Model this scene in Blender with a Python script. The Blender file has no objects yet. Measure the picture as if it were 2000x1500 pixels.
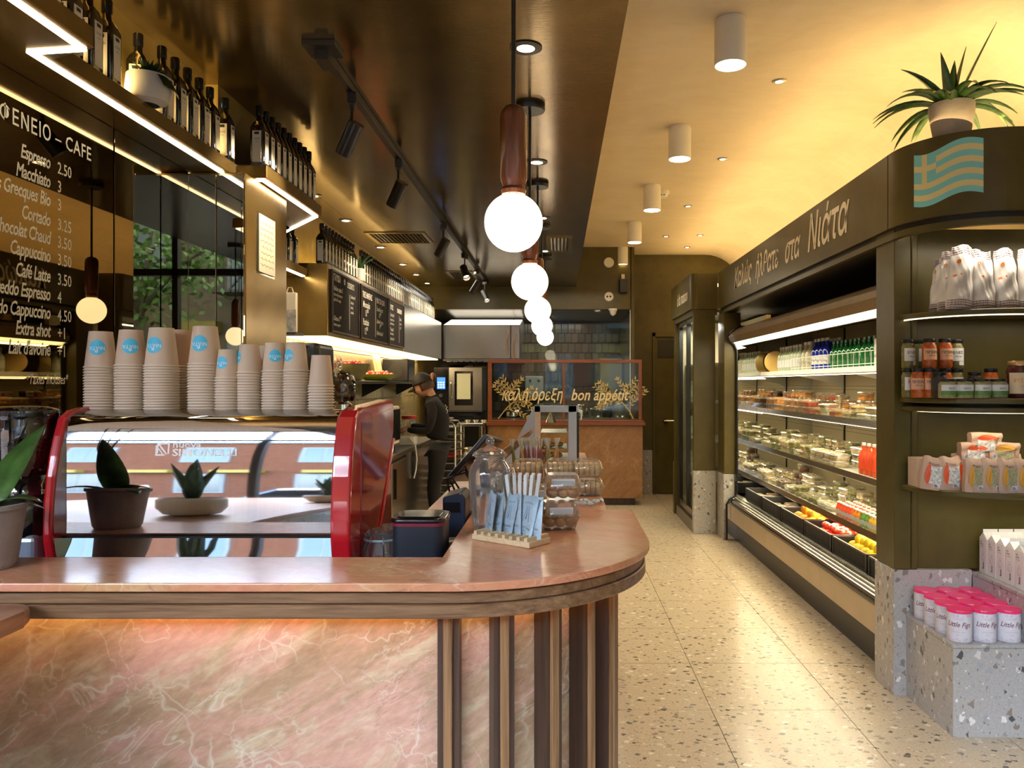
import bpy, math, random
from mathutils import Vector, Matrix, Euler
RND = random.Random(7)
S = bpy.context.scene
COL = S.collection
PI = math.pi
# ---------------------------------------------------------------- camera
cd = bpy.data.cameras.new('camera'); cam = bpy.data.objects.new('camera', cd); COL.objects.link(cam)
cam.location = (0, 0, 1.5); cam.rotation_euler = (PI/2, 0, 0)
cd.sensor_width = 36; cd.lens = 1520/2000*36; cd.shift_x = -0.045; cd.clip_start = .02; cd.clip_end = 200
S.camera = cam
# ---------------------------------------------------------------- exposure, sky, sun
S.view_settings.view_transform = 'Standard'; S.view_settings.look = 'None'
S.view_settings.gamma = 1; S.view_settings.use_curve_mapping = False
S.view_settings.exposure = 0.6
cy = S.cycles
cy.max_bounces = 7; cy.diffuse_bounces = 3; cy.glossy_bounces = 5; cy.transmission_bounces = 5; cy.transparent_max_bounces = 12
cy.sample_clamp_indirect = 4; cy.caustics_reflective = False; cy.caustics_refractive = False
cy.use_denoising = True; cy.use_light_tree = True
wd = bpy.data.worlds.new('sky'); S.world = wd; wd.use_nodes = True
nt = wd.node_tree; bg = nt.nodes['Background']
sk = nt.nodes.new('ShaderNodeTexSky'); sk.sky_type = 'NISHITA'; sk.sun_disc = False
sk.sun_elevation = math.radians(48); sk.sun_rotation = math.radians(200); sk.air_density = 1.2; sk.dust_density = 1.3
nt.links.new(sk.outputs[0], bg.inputs[0]); bg.inputs[1].default_value = 2.7
def light(name, kind, loc, power, color, rot=(0, 0, 0), size=None, size_y=None, spot=None, blend=.5):
    l = bpy.data.lights.new(name, kind); l.energy = power; l.color = color
    if kind == 'AREA':
        l.size = size
        if size_y: l.shape = 'RECTANGLE'; l.size_y = size_y
    elif kind == 'SPOT':
        l.spot_size = math.radians(spot); l.spot_blend = blend; l.shadow_soft_size = size or .03
    elif kind == 'POINT': l.shadow_soft_size = size or .05
    elif kind == 'SUN': l.angle = math.radians(1)
    o = bpy.data.objects.new(name, l); o.location = loc; o.rotation_euler = rot; COL.objects.link(o); return o
light('sun', 'SUN', (0, -10, 12), 1.6, (1, .94, .84), rot=(math.radians(48), 0, math.radians(205)))
pl = light('sky_portal', 'AREA', (-1.2, -1.72, 1.95), 1, (1, 1, 1), rot=(-PI/2, 0, 0), size=7.4, size_y=2.0)
pl.data.cycles.is_portal = True
WARM = (1, .70, .38); WARMER = (1, .60, .25); SOFT = (1, .84, .62)
# ---------------------------------------------------------------- materials
MATS = {}
def srgb(h):
    h = h.lstrip('#'); v = [int(h[i:i+2], 16)/255 for i in (0, 2, 4)]
    return tuple(c/12.92 if c <= .04045 else ((c+.055)/1.055)**2.4 for c in v)
def newmat(name):
    m = bpy.data.materials.new(name); m.use_nodes = True
    b = m.node_tree.nodes['Principled BSDF']; return m, m.node_tree, b
def N(t, ty, **kw):
    n = t.nodes.new(ty)
    for k, v in kw.items():
        if k in n.inputs.keys() if isinstance(k, str) else False: n.inputs[k].default_value = v
        else: setattr(n, k, v)
    return n
def setin(n, **kw):
    for k, v in kw.items(): n.inputs[k.replace('_', ' ')].default_value = v
def mapped(t, scale=(1, 1, 1), rot=(0, 0, 0), world=False):
    if world: c = t.nodes.new('ShaderNodeNewGeometry').outputs['Position']
    else: c = t.nodes.new('ShaderNodeTexCoord').outputs['Object']
    mp = t.nodes.new('ShaderNodeMapping'); mp.inputs['Scale'].default_value = scale; mp.inputs['Rotation'].default_value = rot
    t.links.new(c, mp.inputs['Vector']); return mp.outputs[0]
def noise(t, vec, scale, detail=3, rough=.5, dist=0):
    n = t.nodes.new('ShaderNodeTexNoise'); t.links.new(vec, n.inputs['Vector'])
    n.inputs['Scale'].default_value = scale; n.inputs['Detail'].default_value = detail
    n.inputs['Roughness'].default_value = rough; n.inputs['Distortion'].default_value = dist; return n
def ramp(t, fac, stops, interp='LINEAR'):
    r = t.nodes.new('ShaderNodeValToRGB'); r.color_ramp.interpolation = interp
    e = r.color_ramp.elements
    while len(e) < len(stops): e.new(.5)
    for i, (p, c) in enumerate(stops):
        e[i].position = p; e[i].color = (*c, 1) if len(c) == 3 else c
    t.links.new(fac, r.inputs[0]); return r.outputs[0]
def mth(t, op, a, b=None, clamp=False):
    m = t.nodes.new('ShaderNodeMath'); m.operation = op; m.use_clamp = clamp
    for i, x in enumerate((a, b)):
        if x is None: continue
        if isinstance(x, (int, float)): m.inputs[i].default_value = x
        else: t.links.new(x, m.inputs[i])
    return m.outputs[0]
def mix(t, fac, a, b, mode='MIX'):
    m = t.nodes.new('ShaderNodeMix'); m.data_type = 'RGBA'; m.blend_type = mode
    for s, x in ((m.inputs[0], fac), (m.inputs[6], a), (m.inputs[7], b)):
        if isinstance(x, (int, float)): s.default_value = x
        elif isinstance(x, tuple): s.default_value = (*x, 1) if len(x) == 3 else x
        else: t.links.new(x, s)
    return m.outputs[2]
def bump(t, b, h, strength=.1, dist=.01):
    n = t.nodes.new('ShaderNodeBump'); n.inputs['Strength'].default_value = strength; n.inputs['Distance'].default_value = dist
    t.links.new(h, n.inputs['Height']); t.links.new(n.outputs[0], b.inputs['Normal'])
def mat(name, col=(.5, .5, .5), rough=.5, metal=0, spec=None, coat=0, trans=0, ior=None, emit=None, estr=0, var=0, vscale=8, bmp=0, bscale=60, aniso=(1, 1, 1), sss=0, alpha=1):
    if name in MATS: return MATS[name]
    if isinstance(col, str): col = srgb(col)
    m, t, b = newmat(name); MATS[name] = m
    b.inputs['Base Color'].default_value = (*col, 1); b.inputs['Roughness'].default_value = rough; b.inputs['Metallic'].default_value = metal
    if spec is not None: b.inputs['Specular IOR Level'].default_value = spec
    if coat: b.inputs['Coat Weight'].default_value = coat; b.inputs['Coat Roughness'].default_value = .05
    if trans: b.inputs['Transmission Weight'].default_value = trans
    if ior: b.inputs['IOR'].default_value = ior
    if alpha < 1: b.inputs['Alpha'].default_value = alpha
    if emit:
        if isinstance(emit, str): emit = srgb(emit)
        b.inputs['Emission Color'].default_value = (*emit, 1); b.inputs['Emission Strength'].default_value = estr
    if var:
        v = mapped(t, aniso); n = noise(t, v, vscale, 4, .6)
        lo = tuple(max(0, c*(1-var)) for c in col); hi = tuple(min(1, c*(1+var)) for c in col)
        t.links.new(ramp(t, n.outputs[0], [(.3, lo), (.7, hi)]), b.inputs['Base Color'])
    if bmp:
        v = mapped(t, aniso); n = noise(t, v, bscale, 3); bump(t, b, n.outputs[0], bmp, .01)
    return m
def lacquer(name, col, rough=.22, sc=(1, 1, 1), bm=.05, spec=.6, coat=.6, metal=0):
    m, t, b = newmat(name); MATS[name] = m
    v = mapped(t, sc, world=True); n = noise(t, v, 5, 4, .6)
    lo = tuple(c*.8 for c in col); hi = tuple(c*1.2 for c in col)
    t.links.new(ramp(t, n.outputs[0], [(.3, lo), (.7, hi)]), b.inputs['Base Color'])
    b.inputs['Roughness'].default_value = rough; b.inputs['Specular IOR Level'].default_value = spec; b.inputs['Metallic'].default_value = metal
    b.inputs['Coat Weight'].default_value = coat; b.inputs['Coat Roughness'].default_value = rough*.6
    v2 = mapped(t, (1, 12, 1), world=True); n2 = noise(t, v2, 22, 3); bump(t, b, n2.outputs[0], bm, .006)
    return m
def terrazzo(name, base, chips, scale=22, dens=.55, rough=.25, coat=.15):
    m, t, b = newmat(name); MATS[name] = m
    v = mapped(t, (1, 1, 1), world=True)
    nz = noise(t, v, scale*1.7, 2); vm = t.nodes.new('ShaderNodeVectorMath'); vm.operation = 'MULTIPLY_ADD'
    t.links.new(nz.outputs['Color'], vm.inputs[0]); vm.inputs[1].default_value = (.02, .02, .02); t.links.new(v, vm.inputs[2])
    col = base
    bn = noise(t, v, 90, 3, .7)
    col = ramp(t, bn.outputs[0], [(.32, tuple(c*.86 for c in base)), (.68, tuple(min(1, c*1.12) for c in base))])
    for k, (sc, th, rr) in enumerate(((scale*3.2, .36, .65), (scale*1.6, .36, .55), (scale, .34, dens))):
        vo = t.nodes.new('ShaderNodeTexVoronoi'); vo.distance = 'CHEBYCHEV' if k == 1 else 'MANHATTAN'
        mp = t.nodes.new('ShaderNodeMapping'); mp.inputs['Rotation'].default_value = (.5+k, .3+k*.7, .9*k); mp.inputs['Scale'].default_value = (1, 1.35, .8)
        t.links.new(vm.outputs[0], mp.inputs['Vector']); t.links.new(mp.outputs[0], vo.inputs['Vector']); vo.inputs['Scale'].default_value = sc
        sep = t.nodes.new('ShaderNodeSeparateColor'); t.links.new(vo.outputs['Color'], sep.inputs[0])
        size = mth(t, 'MULTIPLY', sep.outputs[0], th*1.25)
        on = mth(t, 'LESS_THAN', sep.outputs[1], rr)
        mask = mth(t, 'MULTIPLY', mth(t, 'LESS_THAN', vo.outputs['Distance'], size), on)
        cc = ramp(t, sep.outputs[2], [(i/len(chips), c) for i, c in enumerate(chips)], 'CONSTANT')
        col = mix(t, mask, col, cc)
    t.links.new(col, b.inputs['Base Color'])
    b.inputs['Roughness'].default_value = rough; b.inputs['Coat Weight'].default_value = coat; b.inputs['Coat Roughness'].default_value = .12
    return m
def marble(name, tan, pink, pale, white, veins=1.0, rough=.12, dark=.7, sc=1.0, rot=(0, 0, 0)):
    m, t, b = newmat(name); MATS[name] = m
    v0 = mapped(t, (1, 1, 1), rot, world=True)
    mp = t.nodes.new('ShaderNodeMapping'); mp.inputs['Scale'].default_value = (1.1*sc, 2.4*sc, 3.6*sc); t.links.new(v0, mp.inputs['Vector']); v = mp.outputs[0]
    n1 = noise(t, v, 1.5, 6, .62, 1.2); n2 = noise(t, v, 3.3, 5, .6, .8); n3 = noise(t, v0, 1.7, 3, .5)
    base = ramp(t, n1.outputs[0], [(.28, tuple(c*dark for c in tan)), (.44, tan), (.55, pink), (.70, tuple(c*.93 for c in pink))])
    base = mix(t, ramp(t, n2.outputs[0], [(.5, (0, 0, 0)), (.72, (.75, .75, .75))]), base, pale)
    fine = noise(t, v, 22, 5, .7); base = mix(t, .35, base, ramp(t, fine.outputs[0], [(.3, (.3, .3, .3)), (.7, (.75, .75, .75))]), 'OVERLAY')
    # long streaks and thin branching veins
    for (sc2, w, msk, amt, vec) in ((1.6, .007, .50, .55, v), (4.6, .006, .55, .4, v0)):
        nn = noise(t, vec, sc2, 4, .55, 1.6); line = mth(t, 'ABSOLUTE', mth(t, 'SUBTRACT', nn.outputs[0], .5))
        ln = ramp(t, line, [(0, (1, 1, 1)), (w, (.25, .25, .25)), (w*3.2, (0, 0, 0))])
        mk = noise(t, v0, 2.1+sc2*.3, 2); mm = ramp(t, mk.outputs[0], [(msk-.04, (0, 0, 0)), (msk+.06, (1, 1, 1))])
        f = mth(t, 'MULTIPLY', mth(t, 'MULTIPLY', ln, mm), amt*veins)
        base = mix(t, f, base, white)
    wob = noise(t, v0, 3.0, 4, .6); va = t.nodes.new('ShaderNodeVectorMath'); va.operation = 'MULTIPLY_ADD'
    t.links.new(wob.outputs['Color'], va.inputs[0]); va.inputs[1].default_value = (.55, .55, .55); t.links.new(v0, va.inputs[2])
    for (sc3, w, lo, amt) in ((3.2, .012, .54, .75), (8.0, .014, .58, .6)):
        vo = t.nodes.new('ShaderNodeTexVoronoi'); vo.feature = 'DISTANCE_TO_EDGE'; vo.inputs['Scale'].default_value = sc3; t.links.new(va.outputs[0], vo.inputs['Vector'])
        ln = ramp(t, vo.outputs['Distance'], [(0, (1, 1, 1)), (w*.5, (.5, .5, .5)), (w*2.2, (0, 0, 0))])
        mk = noise(t, v0, 1.9+sc3*.15, 3, .6); mm = ramp(t, mk.outputs[0], [(lo-.05, (0, 0, 0)), (lo+.06, (1, 1, 1))])
        base = mix(t, mth(t, 'MULTIPLY', mth(t, 'MULTIPLY', ln, mm), amt*veins), base, white)
    dk = noise(t, v, 2.3, 5, .6, 2.0); l2 = mth(t, 'ABSOLUTE', mth(t, 'SUBTRACT', dk.outputs[0], .47))
    f = mth(t, 'MULTIPLY', ramp(t, l2, [(0, (1, 1, 1)), (.012, (0, 0, 0))]), mth(t, 'MULTIPLY', ramp(t, n3.outputs[0], [(.5, (0, 0, 0)), (.6, (1, 1, 1))]), .45))
    base = mix(t, f, base, tuple(c*.35 for c in pink))
    t.links.new(base, b.inputs['Base Color']); b.inputs['Roughness'].default_value = rough
    b.inputs['Coat Weight'].default_value = .04; b.inputs['Coat Roughness'].default_value = .1; b.inputs['Specular IOR Level'].default_value = .32
    return m
def wood(name, c1, c2, aniso=(30, 30, 2), rough=.35, sc=1.5):
    m, t, b = newmat(name); MATS[name] = m
    v = mapped(t, aniso); n = noise(t, v, sc, 5, .65, .6)
    v2 = mapped(t, tuple(a*4 for a in aniso)); n2 = noise(t, v2, sc, 3, .6)
    c = ramp(t, n.outputs[0], [(.3, c1), (.5, tuple((a+b_)/2 for a, b_ in zip(c1, c2))), (.68, c2)])
    c = mix(t, .3, c, ramp(t, n2.outputs[0], [(.35, (.25, .25, .25)), (.65, (.7, .7, .7))]), 'OVERLAY')
    t.links.new(c, b.inputs['Base Color']); b.inputs['Roughness'].default_value = rough; b.inputs['Coat Weight'].default_value = .15
    bump(t, b, n2.outputs[0], .08, .003); return m
def steel(name, col=(.55, .55, .54), rough=.25, aniso=(2, 2, 80)):
    m, t, b = newmat(name); MATS[name] = m
    b.inputs['Metallic'].default_value = 1
    v = mapped(t, aniso); n = noise(t, v, 3, 3, .6)
    t.links.new(ramp(t, n.outputs[0], [(.3, tuple(c*.96 for c in col)), (.7, tuple(min(1, c*1.04) for c in col))]), b.inputs['Base Color'])
    t.links.new(ramp(t, n.outputs[0], [(.3, (rough*.92,)*3), (.7, (rough*1.1,)*3)]), b.inputs['Roughness']); return m
def clearmat(name, tint=(1, 1, 1), gloss=.12, rough=.03, body=0, bodycol=(1, 1, 1)):
    """thin clear pane or plastic: mostly see-through with a sharp reflection on top"""
    m, t, b = newmat(name); MATS[name] = m; t.nodes.remove(b)
    out = t.nodes['Material Output']
    tr = t.nodes.new('ShaderNodeBsdfTransparent'); tr.inputs[0].default_value = (*tint, 1)
    gl = t.nodes.new('ShaderNodeBsdfGlossy'); gl.inputs['Roughness'].default_value = rough; gl.inputs[0].default_value = (1, 1, 1, 1)
    fr = t.nodes.new('ShaderNodeFresnel'); fr.inputs[0].default_value = 1.5
    fac = mth(t, 'ADD', mth(t, 'MULTIPLY', fr.outputs[0], min(1, .25+1.5*gloss)), gloss*.12, True)
    mx = t.nodes.new('ShaderNodeMixShader'); t.links.new(fac, mx.inputs[0]); t.links.new(tr.outputs[0], mx.inputs[1]); t.links.new(gl.outputs[0], mx.inputs[2])
    last = mx
    if body:
        df = t.nodes.new('ShaderNodeBsdfDiffuse'); df.inputs[0].default_value = (*bodycol, 1)
        m2 = t.nodes.new('ShaderNodeMixShader'); m2.inputs[0].default_value = body
        t.links.new(mx.outputs[0], m2.inputs[1]); t.links.new(df.outputs[0], m2.inputs[2]); last = m2
    t.links.new(last.outputs[0], out.inputs[0]); return m
def M(n): return MATS[n]

OLV = (.062, .047, .013)
lacquer('ceiling_lacquer', (.19, .128, .045), .17, bm=.07, spec=.5, coat=.04, metal=.85)
lacquer('olive_panel', (.088, .070, .018), .35, bm=.03, spec=.35, coat=.06)
lacquer('bronze_panel', (.34, .225, .07), .24, bm=.05, spec=.5, coat=.08, metal=.8)
lacquer('gold_wall', (.30, .20, .045), .4, bm=.04, spec=.4, coat=.1)
def plaster():
    m, t, b = newmat('cream_plaster'); MATS['cream_plaster'] = m
    v = mapped(t, (1, 1, 1), world=True); n = noise(t, v, 1.6, 6, .65, .5); n2 = noise(t, mapped(t, (1, 3, 1), (0, 0, .6), True), 6, 5, .7)
    c = ramp(t, n.outputs[0], [(.3, (.66, .56, .40)), (.7, (.76, .66, .49))])
    c = mix(t, .25, c, ramp(t, n2.outputs[0], [(.3, (.38,)*3), (.7, (.62,)*3)]), 'OVERLAY')
    t.links.new(c, b.inputs['Base Color']); b.inputs['Roughness'].default_value = .6
plaster()
CH = [(.22, .19, .15), (.68, .60, .46), (.07, .055, .04), (.36, .29, .20), (.80, .73, .60), (.27, .21, .14), (.13, .11, .085)]
terrazzo('terrazzo_floor', (.56, .46, .31), CH, 21, .55, .28)
terrazzo('terrazzo_grey', (.40, .385, .36), [(.2, .2, .19), (.6, .6, .57), (.07, .07, .07), (.3, .28, .24), (.72, .71, .68), (.33, .35, .35), (.25, .2, .15)], 22, .5, .3)
marble('pink_marble', (.42, .28, .17), (.55, .33, .245), (.56, .50, .33), (.74, .72, .58), 1.0, .16, .82, 1.15, (.0, .5, .2))
marble('pink_marble_top', (.60, .28, .14), (.64, .27, .15), (.62, .42, .18), (.85, .62, .45), .8, .21, .9, .8, (.2, .1, .5))
marble('brown_marble', (.30, .15, .06), (.34, .17, .07), (.36, .20, .09), (.62, .42, .25), .5, .2, .8, .9, (.3, .8, .2))
wood('walnut', (.13, .062, .024), (.36, .205, .095), (40, 40, 1.2), .4)
wood('walnut_dark', (.03, .016, .01), (.075, .04, .025), (40, 40, 1.2), .45)
wood('walnut_band', (.12, .058, .025), (.31, .175, .085), (2, 40, 40), .4)
wood('table_wood', (.24, .11, .05), (.38, .19, .10), (30, 1.5, 30), .3)
wood('pendant_wood', (.13, .04, .015), (.24, .08, .035), (40, 40, 1.5), .2)
wood('cherry_wood', (.17, .045, .015), (.26, .075, .025), (2, 30, 30), .3)
wood('pale_wood', (.62, .45, .24), (.76, .60, .36), (3, 30, 30), .5)
steel('steel', (.42, .40, .36), .24); steel('steel_dark', (.26, .26, .25), .3); steel('chrome', (.80, .80, .80), .06)
steel('mirror_steel', (.70, .73, .77), .03, (60, 2, 2))
mat('bronze_mirror', (.125, .092, .042), .012, 1); mat('clear_mirror', (.70, .72, .68), .01, 1)
mat('black_metal', (.012, .011, .010), .35, 0, .5); mat('black_plastic', (.010, .010, .012), .25, 0, .5); mat('black_gloss', (.006, .006, .008), .08, coat=.6)
mat('white_metal', (.78, .77, .72), .35, var=.04); mat('white_plastic', (.80, .79, .75), .35)
mat('cream_paint', (.78, .68, .52), .5, var=.04)
mat('red_paint', (.55, .012, .02), .16, 0, .6, coat=.8)
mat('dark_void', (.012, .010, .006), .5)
mat('chalk', (.82, .80, .74), .9); mat('letter_cream', (.90, .82, .62), .5); mat('letter_gold', (.62, .45, .16), .35, .5)
mat('letter_white', (.95, .95, .94), .6); mat('letter_black', (.02, .02, .02), .6)
mat('chalkboard', (.016, .013, .010), .75, spec=.2)
mat('emit_globe', (1, 1, 1), .4, emit=(1, .83, .60), estr=5.0)
mat('emit_lamp', (1, 1, 1), .4, emit=(1, .78, .50), estr=16)
mat('emit_led', (1, 1, 1), .4, emit=(1, .86, .66), estr=7)
mat('emit_fridge', (1, 1, 1), .4, emit=(1, .86, .55), estr=7)
mat('emit_amber', (1, 1, 1), .4, emit=(1, .45, .10), estr=12)
mat('emit_cove', (1, 1, 1), .4, emit=(1, .60, .18), estr=16)
clearmat('pane', (.93, .96, .93), .06); clearmat('clear_plastic', (.95, .95, .94), .35, .08, .10, (.9, .88, .82)); clearmat('jar_glass', (.86, .88, .86), .4, .02, .05)
clearmat('smoked_glass', (.45, .42, .38), .5, .03)
mat('leaf', (.055, .13, .025), .35, var=.5, vscale=20, spec=.5); mat('leaf_dark', (.015, .055, .018), .3, var=.5, vscale=15)
mat('leaf_edge', (.22, .26, .06), .4); mat('soil', (.05, .03, .02), .9)
mat('stone_pot', (.52, .44, .34), .8, var=.12, vscale=10, bmp=.15); mat('white_bowl', (.66, .63, .57), .5, var=.05)
mat('grey_pot', (.34, .30, .28), .75, var=.15, vscale=12, bmp=.2)
mat('bottle_glass', (.008, .007, .005), .06, 0, .7, coat=.5); mat('paper_label', (.82, .74, .58), .7, var=.04); mat('kraft_card', (.62, .45, .31), .7, var=.05)
# ---------------------------------------------------------------- mesh builder
W = {}
class MB:
    def __init__(s): s.v = []; s.f = []; s.m = []; s.s = []
    def add(s, vs, fs, m=0, sm=False):
        b = len(s.v); s.v += [tuple(v) for v in vs]
        for f in fs: s.f.append([i+b for i in f]); s.m.append(m); s.s.append(sm)
        return s
    def box(s, x0, x1, y0, y1, z0, z1, m=0):
        if x0 > x1: x0, x1 = x1, x0
        if y0 > y1: y0, y1 = y1, y0
        if z0 > z1: z0, z1 = z1, z0
        v = [(x, y, z) for z in (z0, z1) for y in (y0, y1) for x in (x0, x1)]
        return s.add(v, [(0, 2, 3, 1), (4, 5, 7, 6), (0, 1, 5, 4), (2, 6, 7, 3), (0, 4, 6, 2), (1, 3, 7, 5)], m)
    def obox(s, c, size, rot=None, m=0):
        a, b, d = (q/2 for q in size); rot = rot or Matrix.Identity(3); c = Vector(c)
        v = [c+rot@Vector((x, y, z)) for z in (-d, d) for y in (-b, b) for x in (-a, a)]
        return s.add(v, [(0, 2, 3, 1), (4, 5, 7, 6), (0, 1, 5, 4), (2, 6, 7, 3), (0, 4, 6, 2), (1, 3, 7, 5)], m)
    def ext(s, poly, a0, a1, axis='z', m=0, sm=False, caps=True):
        n = len(poly)
        def P(p, a): return (p[0], p[1], a) if axis == 'z' else ((a, p[0], p[1]) if axis == 'x' else (p[0], a, p[1]))
        v = [P(p, a0) for p in poly]+[P(p, a1) for p in poly]
        b = len(s.v); s.v += v
        for i in range(n):
            j = (i+1) % n; s.f.append([b+i, b+j, b+n+j, b+n+i]); s.m.append(m); s.s.append(sm)
        if caps:
            s.f.append([b+i for i in range(n)][::-1]); s.m.append(m); s.s.append(False)
            s.f.append([b+n+i for i in range(n)]); s.m.append(m); s.s.append(False)
        return s
    def lathe(s, prof, c=(0, 0, 0), n=24, m=0, cap=True, sm=True, sx=1, sy=1, rot=None):
        b = len(s.v); c = Vector(c)
        for r, z in prof:
            for i in range(n):
                a = 2*PI*i/n; p = Vector((r*math.cos(a)*sx, r*math.sin(a)*sy, z))
                if rot: p = rot@p
                s.v.append(tuple(c+p))
        for k in range(len(prof)-1):
            for i in range(n):
                j = (i+1) % n; s.f.append([b+k*n+i, b+k*n+j, b+(k+1)*n+j, b+(k+1)*n+i]); s.m.append(m); s.s.append(sm)
        if cap:
            s.f.append([b+i for i in range(n)][::-1]); s.m.append(m); s.s.append(False)
            s.f.append([b+(len(prof)-1)*n+i for i in range(n)]); s.m.append(m); s.s.append(False)
        return s
    def cyl(s, p0, p1, r0, r1=None, n=12, m=0, cap=True, sm=True):
        r1 = r0 if r1 is None else r1; p0 = Vector(p0); p1 = Vector(p1); d = p1-p0
        if d.length < 1e-7: return s
        q = Vector((0, 0, 1)).rotation_difference(d.normalized()).to_matrix()
        return s.lathe([(r0, 0), (r1, d.length)], p0, n, m, cap, sm, rot=q)
    def tube(s, pts, r, n=8, m=0, cap=True):
        pts = [Vector(p) for p in pts]; b = len(s.v); k = len(pts); up = None
        rr = r if isinstance(r, (list, tuple)) else [r]*k
        for i, p in enumerate(pts):
            d = (pts[min(i+1, k-1)]-pts[max(i-1, 0)]).normalized()
            if up is None: up = d.orthogonal().normalized()
            up = (up-d*up.dot(d))
            up = up.normalized() if up.length > 1e-6 else d.orthogonal().normalized()
            w = d.cross(up)
            for j in range(n):
                a = 2*PI*j/n; s.v.append(tuple(p+(up*math.cos(a)+w*math.sin(a))*rr[i]))
        for i in range(k-1):
            for j in range(n):
                q = (j+1) % n; s.f.append([b+i*n+j, b+i*n+q, b+(i+1)*n+q, b+(i+1)*n+j]); s.m.append(m); s.s.append(True)
        if cap:
            s.f.append([b+j for j in range(n)][::-1]); s.m.append(m); s.s.append(False)
            s.f.append([b+(k-1)*n+j for j in range(n)]); s.m.append(m); s.s.append(False)
        return s
    def ball(s, c, r, n=12, m=0, sc=(1, 1, 1), rot=None, k=None):
        k = k or max(4, n//2); pr = [(max(1e-4, math.sin(PI*i/k))*r, -math.cos(PI*i/k)*r*sc[2]) for i in range(k+1)]
        return s.lathe(pr, c, n, m, False, True, sc[0], sc[1], rot)
    def grid(s, fn, nu, nv, m=0, sm=True, mf=None):
        b = len(s.v)
        for j in range(nv+1):
            for i in range(nu+1): s.v.append(tuple(fn(i/nu, j/nv)))
        for j in range(nv):
            for i in range(nu):
                a = b+j*(nu+1)+i; s.f.append([a, a+1, a+nu+2, a+nu+1]); s.m.append(mf((i+.5)/nu, (j+.5)/nv) if mf else m); s.s.append(sm)
        return s
    def shell(s, fn, nu, nv, th, m=0, sm=True, mf=None):
        """grid with thickness: fn(u,v)->Vector; th offset vector or function"""
        off = th if callable(th) else (lambda u, v: Vector(th))
        s.grid(fn, nu, nv, m, sm, mf); s.grid(lambda u, v: Vector(fn(u, v))+off(u, v), nu, nv, m, sm, mf)
        n = (nu+1)*(nv+1); b = len(s.v)-2*n
        ring = [i for i in range(nu+1)]+[j*(nu+1)+nu for j in range(1, nv+1)]+[nv*(nu+1)+i for i in range(nu-1, -1, -1)]+[j*(nu+1) for j in range(nv-1, 0, -1)]
        for q in range(len(ring)):
            a, c = ring[q], ring[(q+1) % len(ring)]; s.f.append([b+a, b+c, b+n+c, b+n+a]); s.m.append(m); s.s.append(False)
        return s
    def text(s, txt, size, fn, m=0, shear=0, bold=0, align='LEFT', width=1, res=2, space=1):
        vs, fs = textmesh(txt, size, shear, bold, align, res, space)
        return s.add([fn(x*width, y) for x, y in vs], fs, m)
    def build(s, name, mats, parent=None, bevel=0, seg=1, loc=None, origin=None, merge=False):
        if not isinstance(mats, (list, tuple)): mats = [mats]
        me = bpy.data.meshes.new(name)
        if parent is not None: inv = W[parent].inverted(); org = Vector((0, 0, 0)); vs = [inv@Vector(v) for v in s.v]; Mx = None
        else:
            if origin is None:
                xs = [v[0] for v in s.v]; ys = [v[1] for v in s.v]; zs = [v[2] for v in s.v]
                origin = ((min(xs)+max(xs))/2, (min(ys)+max(ys))/2, min(zs))
            o_ = Vector(origin); vs = [Vector(v)-o_ for v in s.v]
        me.from_pydata([tuple(v) for v in vs], [], s.f)
        for mm in mats: me.materials.append(M(mm) if isinstance(mm, str) else mm)
        me.polygons.foreach_set('material_index', s.m); me.polygons.foreach_set('use_smooth', s.s); me.update()
        if any(s.s): me.set_sharp_from_angle(angle=math.radians(38))
        o = bpy.data.objects.new(name, me); COL.objects.link(o)
        if parent is not None: o.parent = parent; W[o] = W[parent].copy()
        else: o.location = origin; W[o] = Matrix.Translation(origin)
        if bevel:
            bv = o.modifiers.new('bevel', 'BEVEL'); bv.width = bevel; bv.segments = seg; bv.limit_method = 'ANGLE'; bv.angle_limit = math.radians(40)
        return o
_tc = {}
def textmesh(txt, size, shear, bold, align, res, space):
    key = (txt, shear, bold, align, res, space)
    if key not in _tc:
        c = bpy.data.curves.new('t', 'FONT'); c.body = txt; c.size = 1; c.shear = shear; c.offset = bold; c.align_x = align; c.resolution_u = res; c.space_character = space
        o = bpy.data.objects.new('t', c); COL.objects.link(o)
        dg = bpy.context.evaluated_depsgraph_get(); me = bpy.data.meshes.new_from_object(o.evaluated_get(dg))
        _tc[key] = ([(v.co.x, v.co.y) for v in me.vertices], [tuple(p.vertices) for p in me.polygons])
        bpy.data.objects.remove(o); bpy.data.curves.remove(c); bpy.data.meshes.remove(me)
    vs, fs = _tc[key]
    return [(x*size, y*size) for x, y in vs], fs
def thing(name, label, cat, loc=(0, 0, 0), group=None, rz=0):
    o = bpy.data.objects.new(name, None); o.empty_display_size = .05; COL.objects.link(o)
    o.location = loc; o.rotation_euler = (0, 0, rz); o['label'] = label; o['category'] = cat
    if group: o['group'] = group
    W[o] = Matrix.Translation(loc) @ Matrix.Rotation(rz, 4, 'Z'); return o
def tag(o, label, cat, group=None):
    o['label'] = label; o['category'] = cat
    if group: o['group'] = group
    return o
def struct(o): o['kind'] = 'structure'; return o
KIDS = {}
def dup(root, loc, rz=0, label=None, group=None, rot=None, scale=None):
    r = root.copy(); COL.objects.link(r); r.location = loc; r.rotation_euler = rot or (0, 0, rz)
    if scale: r.scale = scale if isinstance(scale, tuple) else (scale,)*3
    if label: r['label'] = label
    if group: r['group'] = group
    if root not in KIDS: KIDS[root] = [(c, list(c.children)) for c in root.children]
    for c0, g in KIDS[root]:
        c = c0.copy(); COL.objects.link(c); c.parent = r
        for d0 in g: d = d0.copy(); COL.objects.link(d); d.parent = c
    return r
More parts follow.
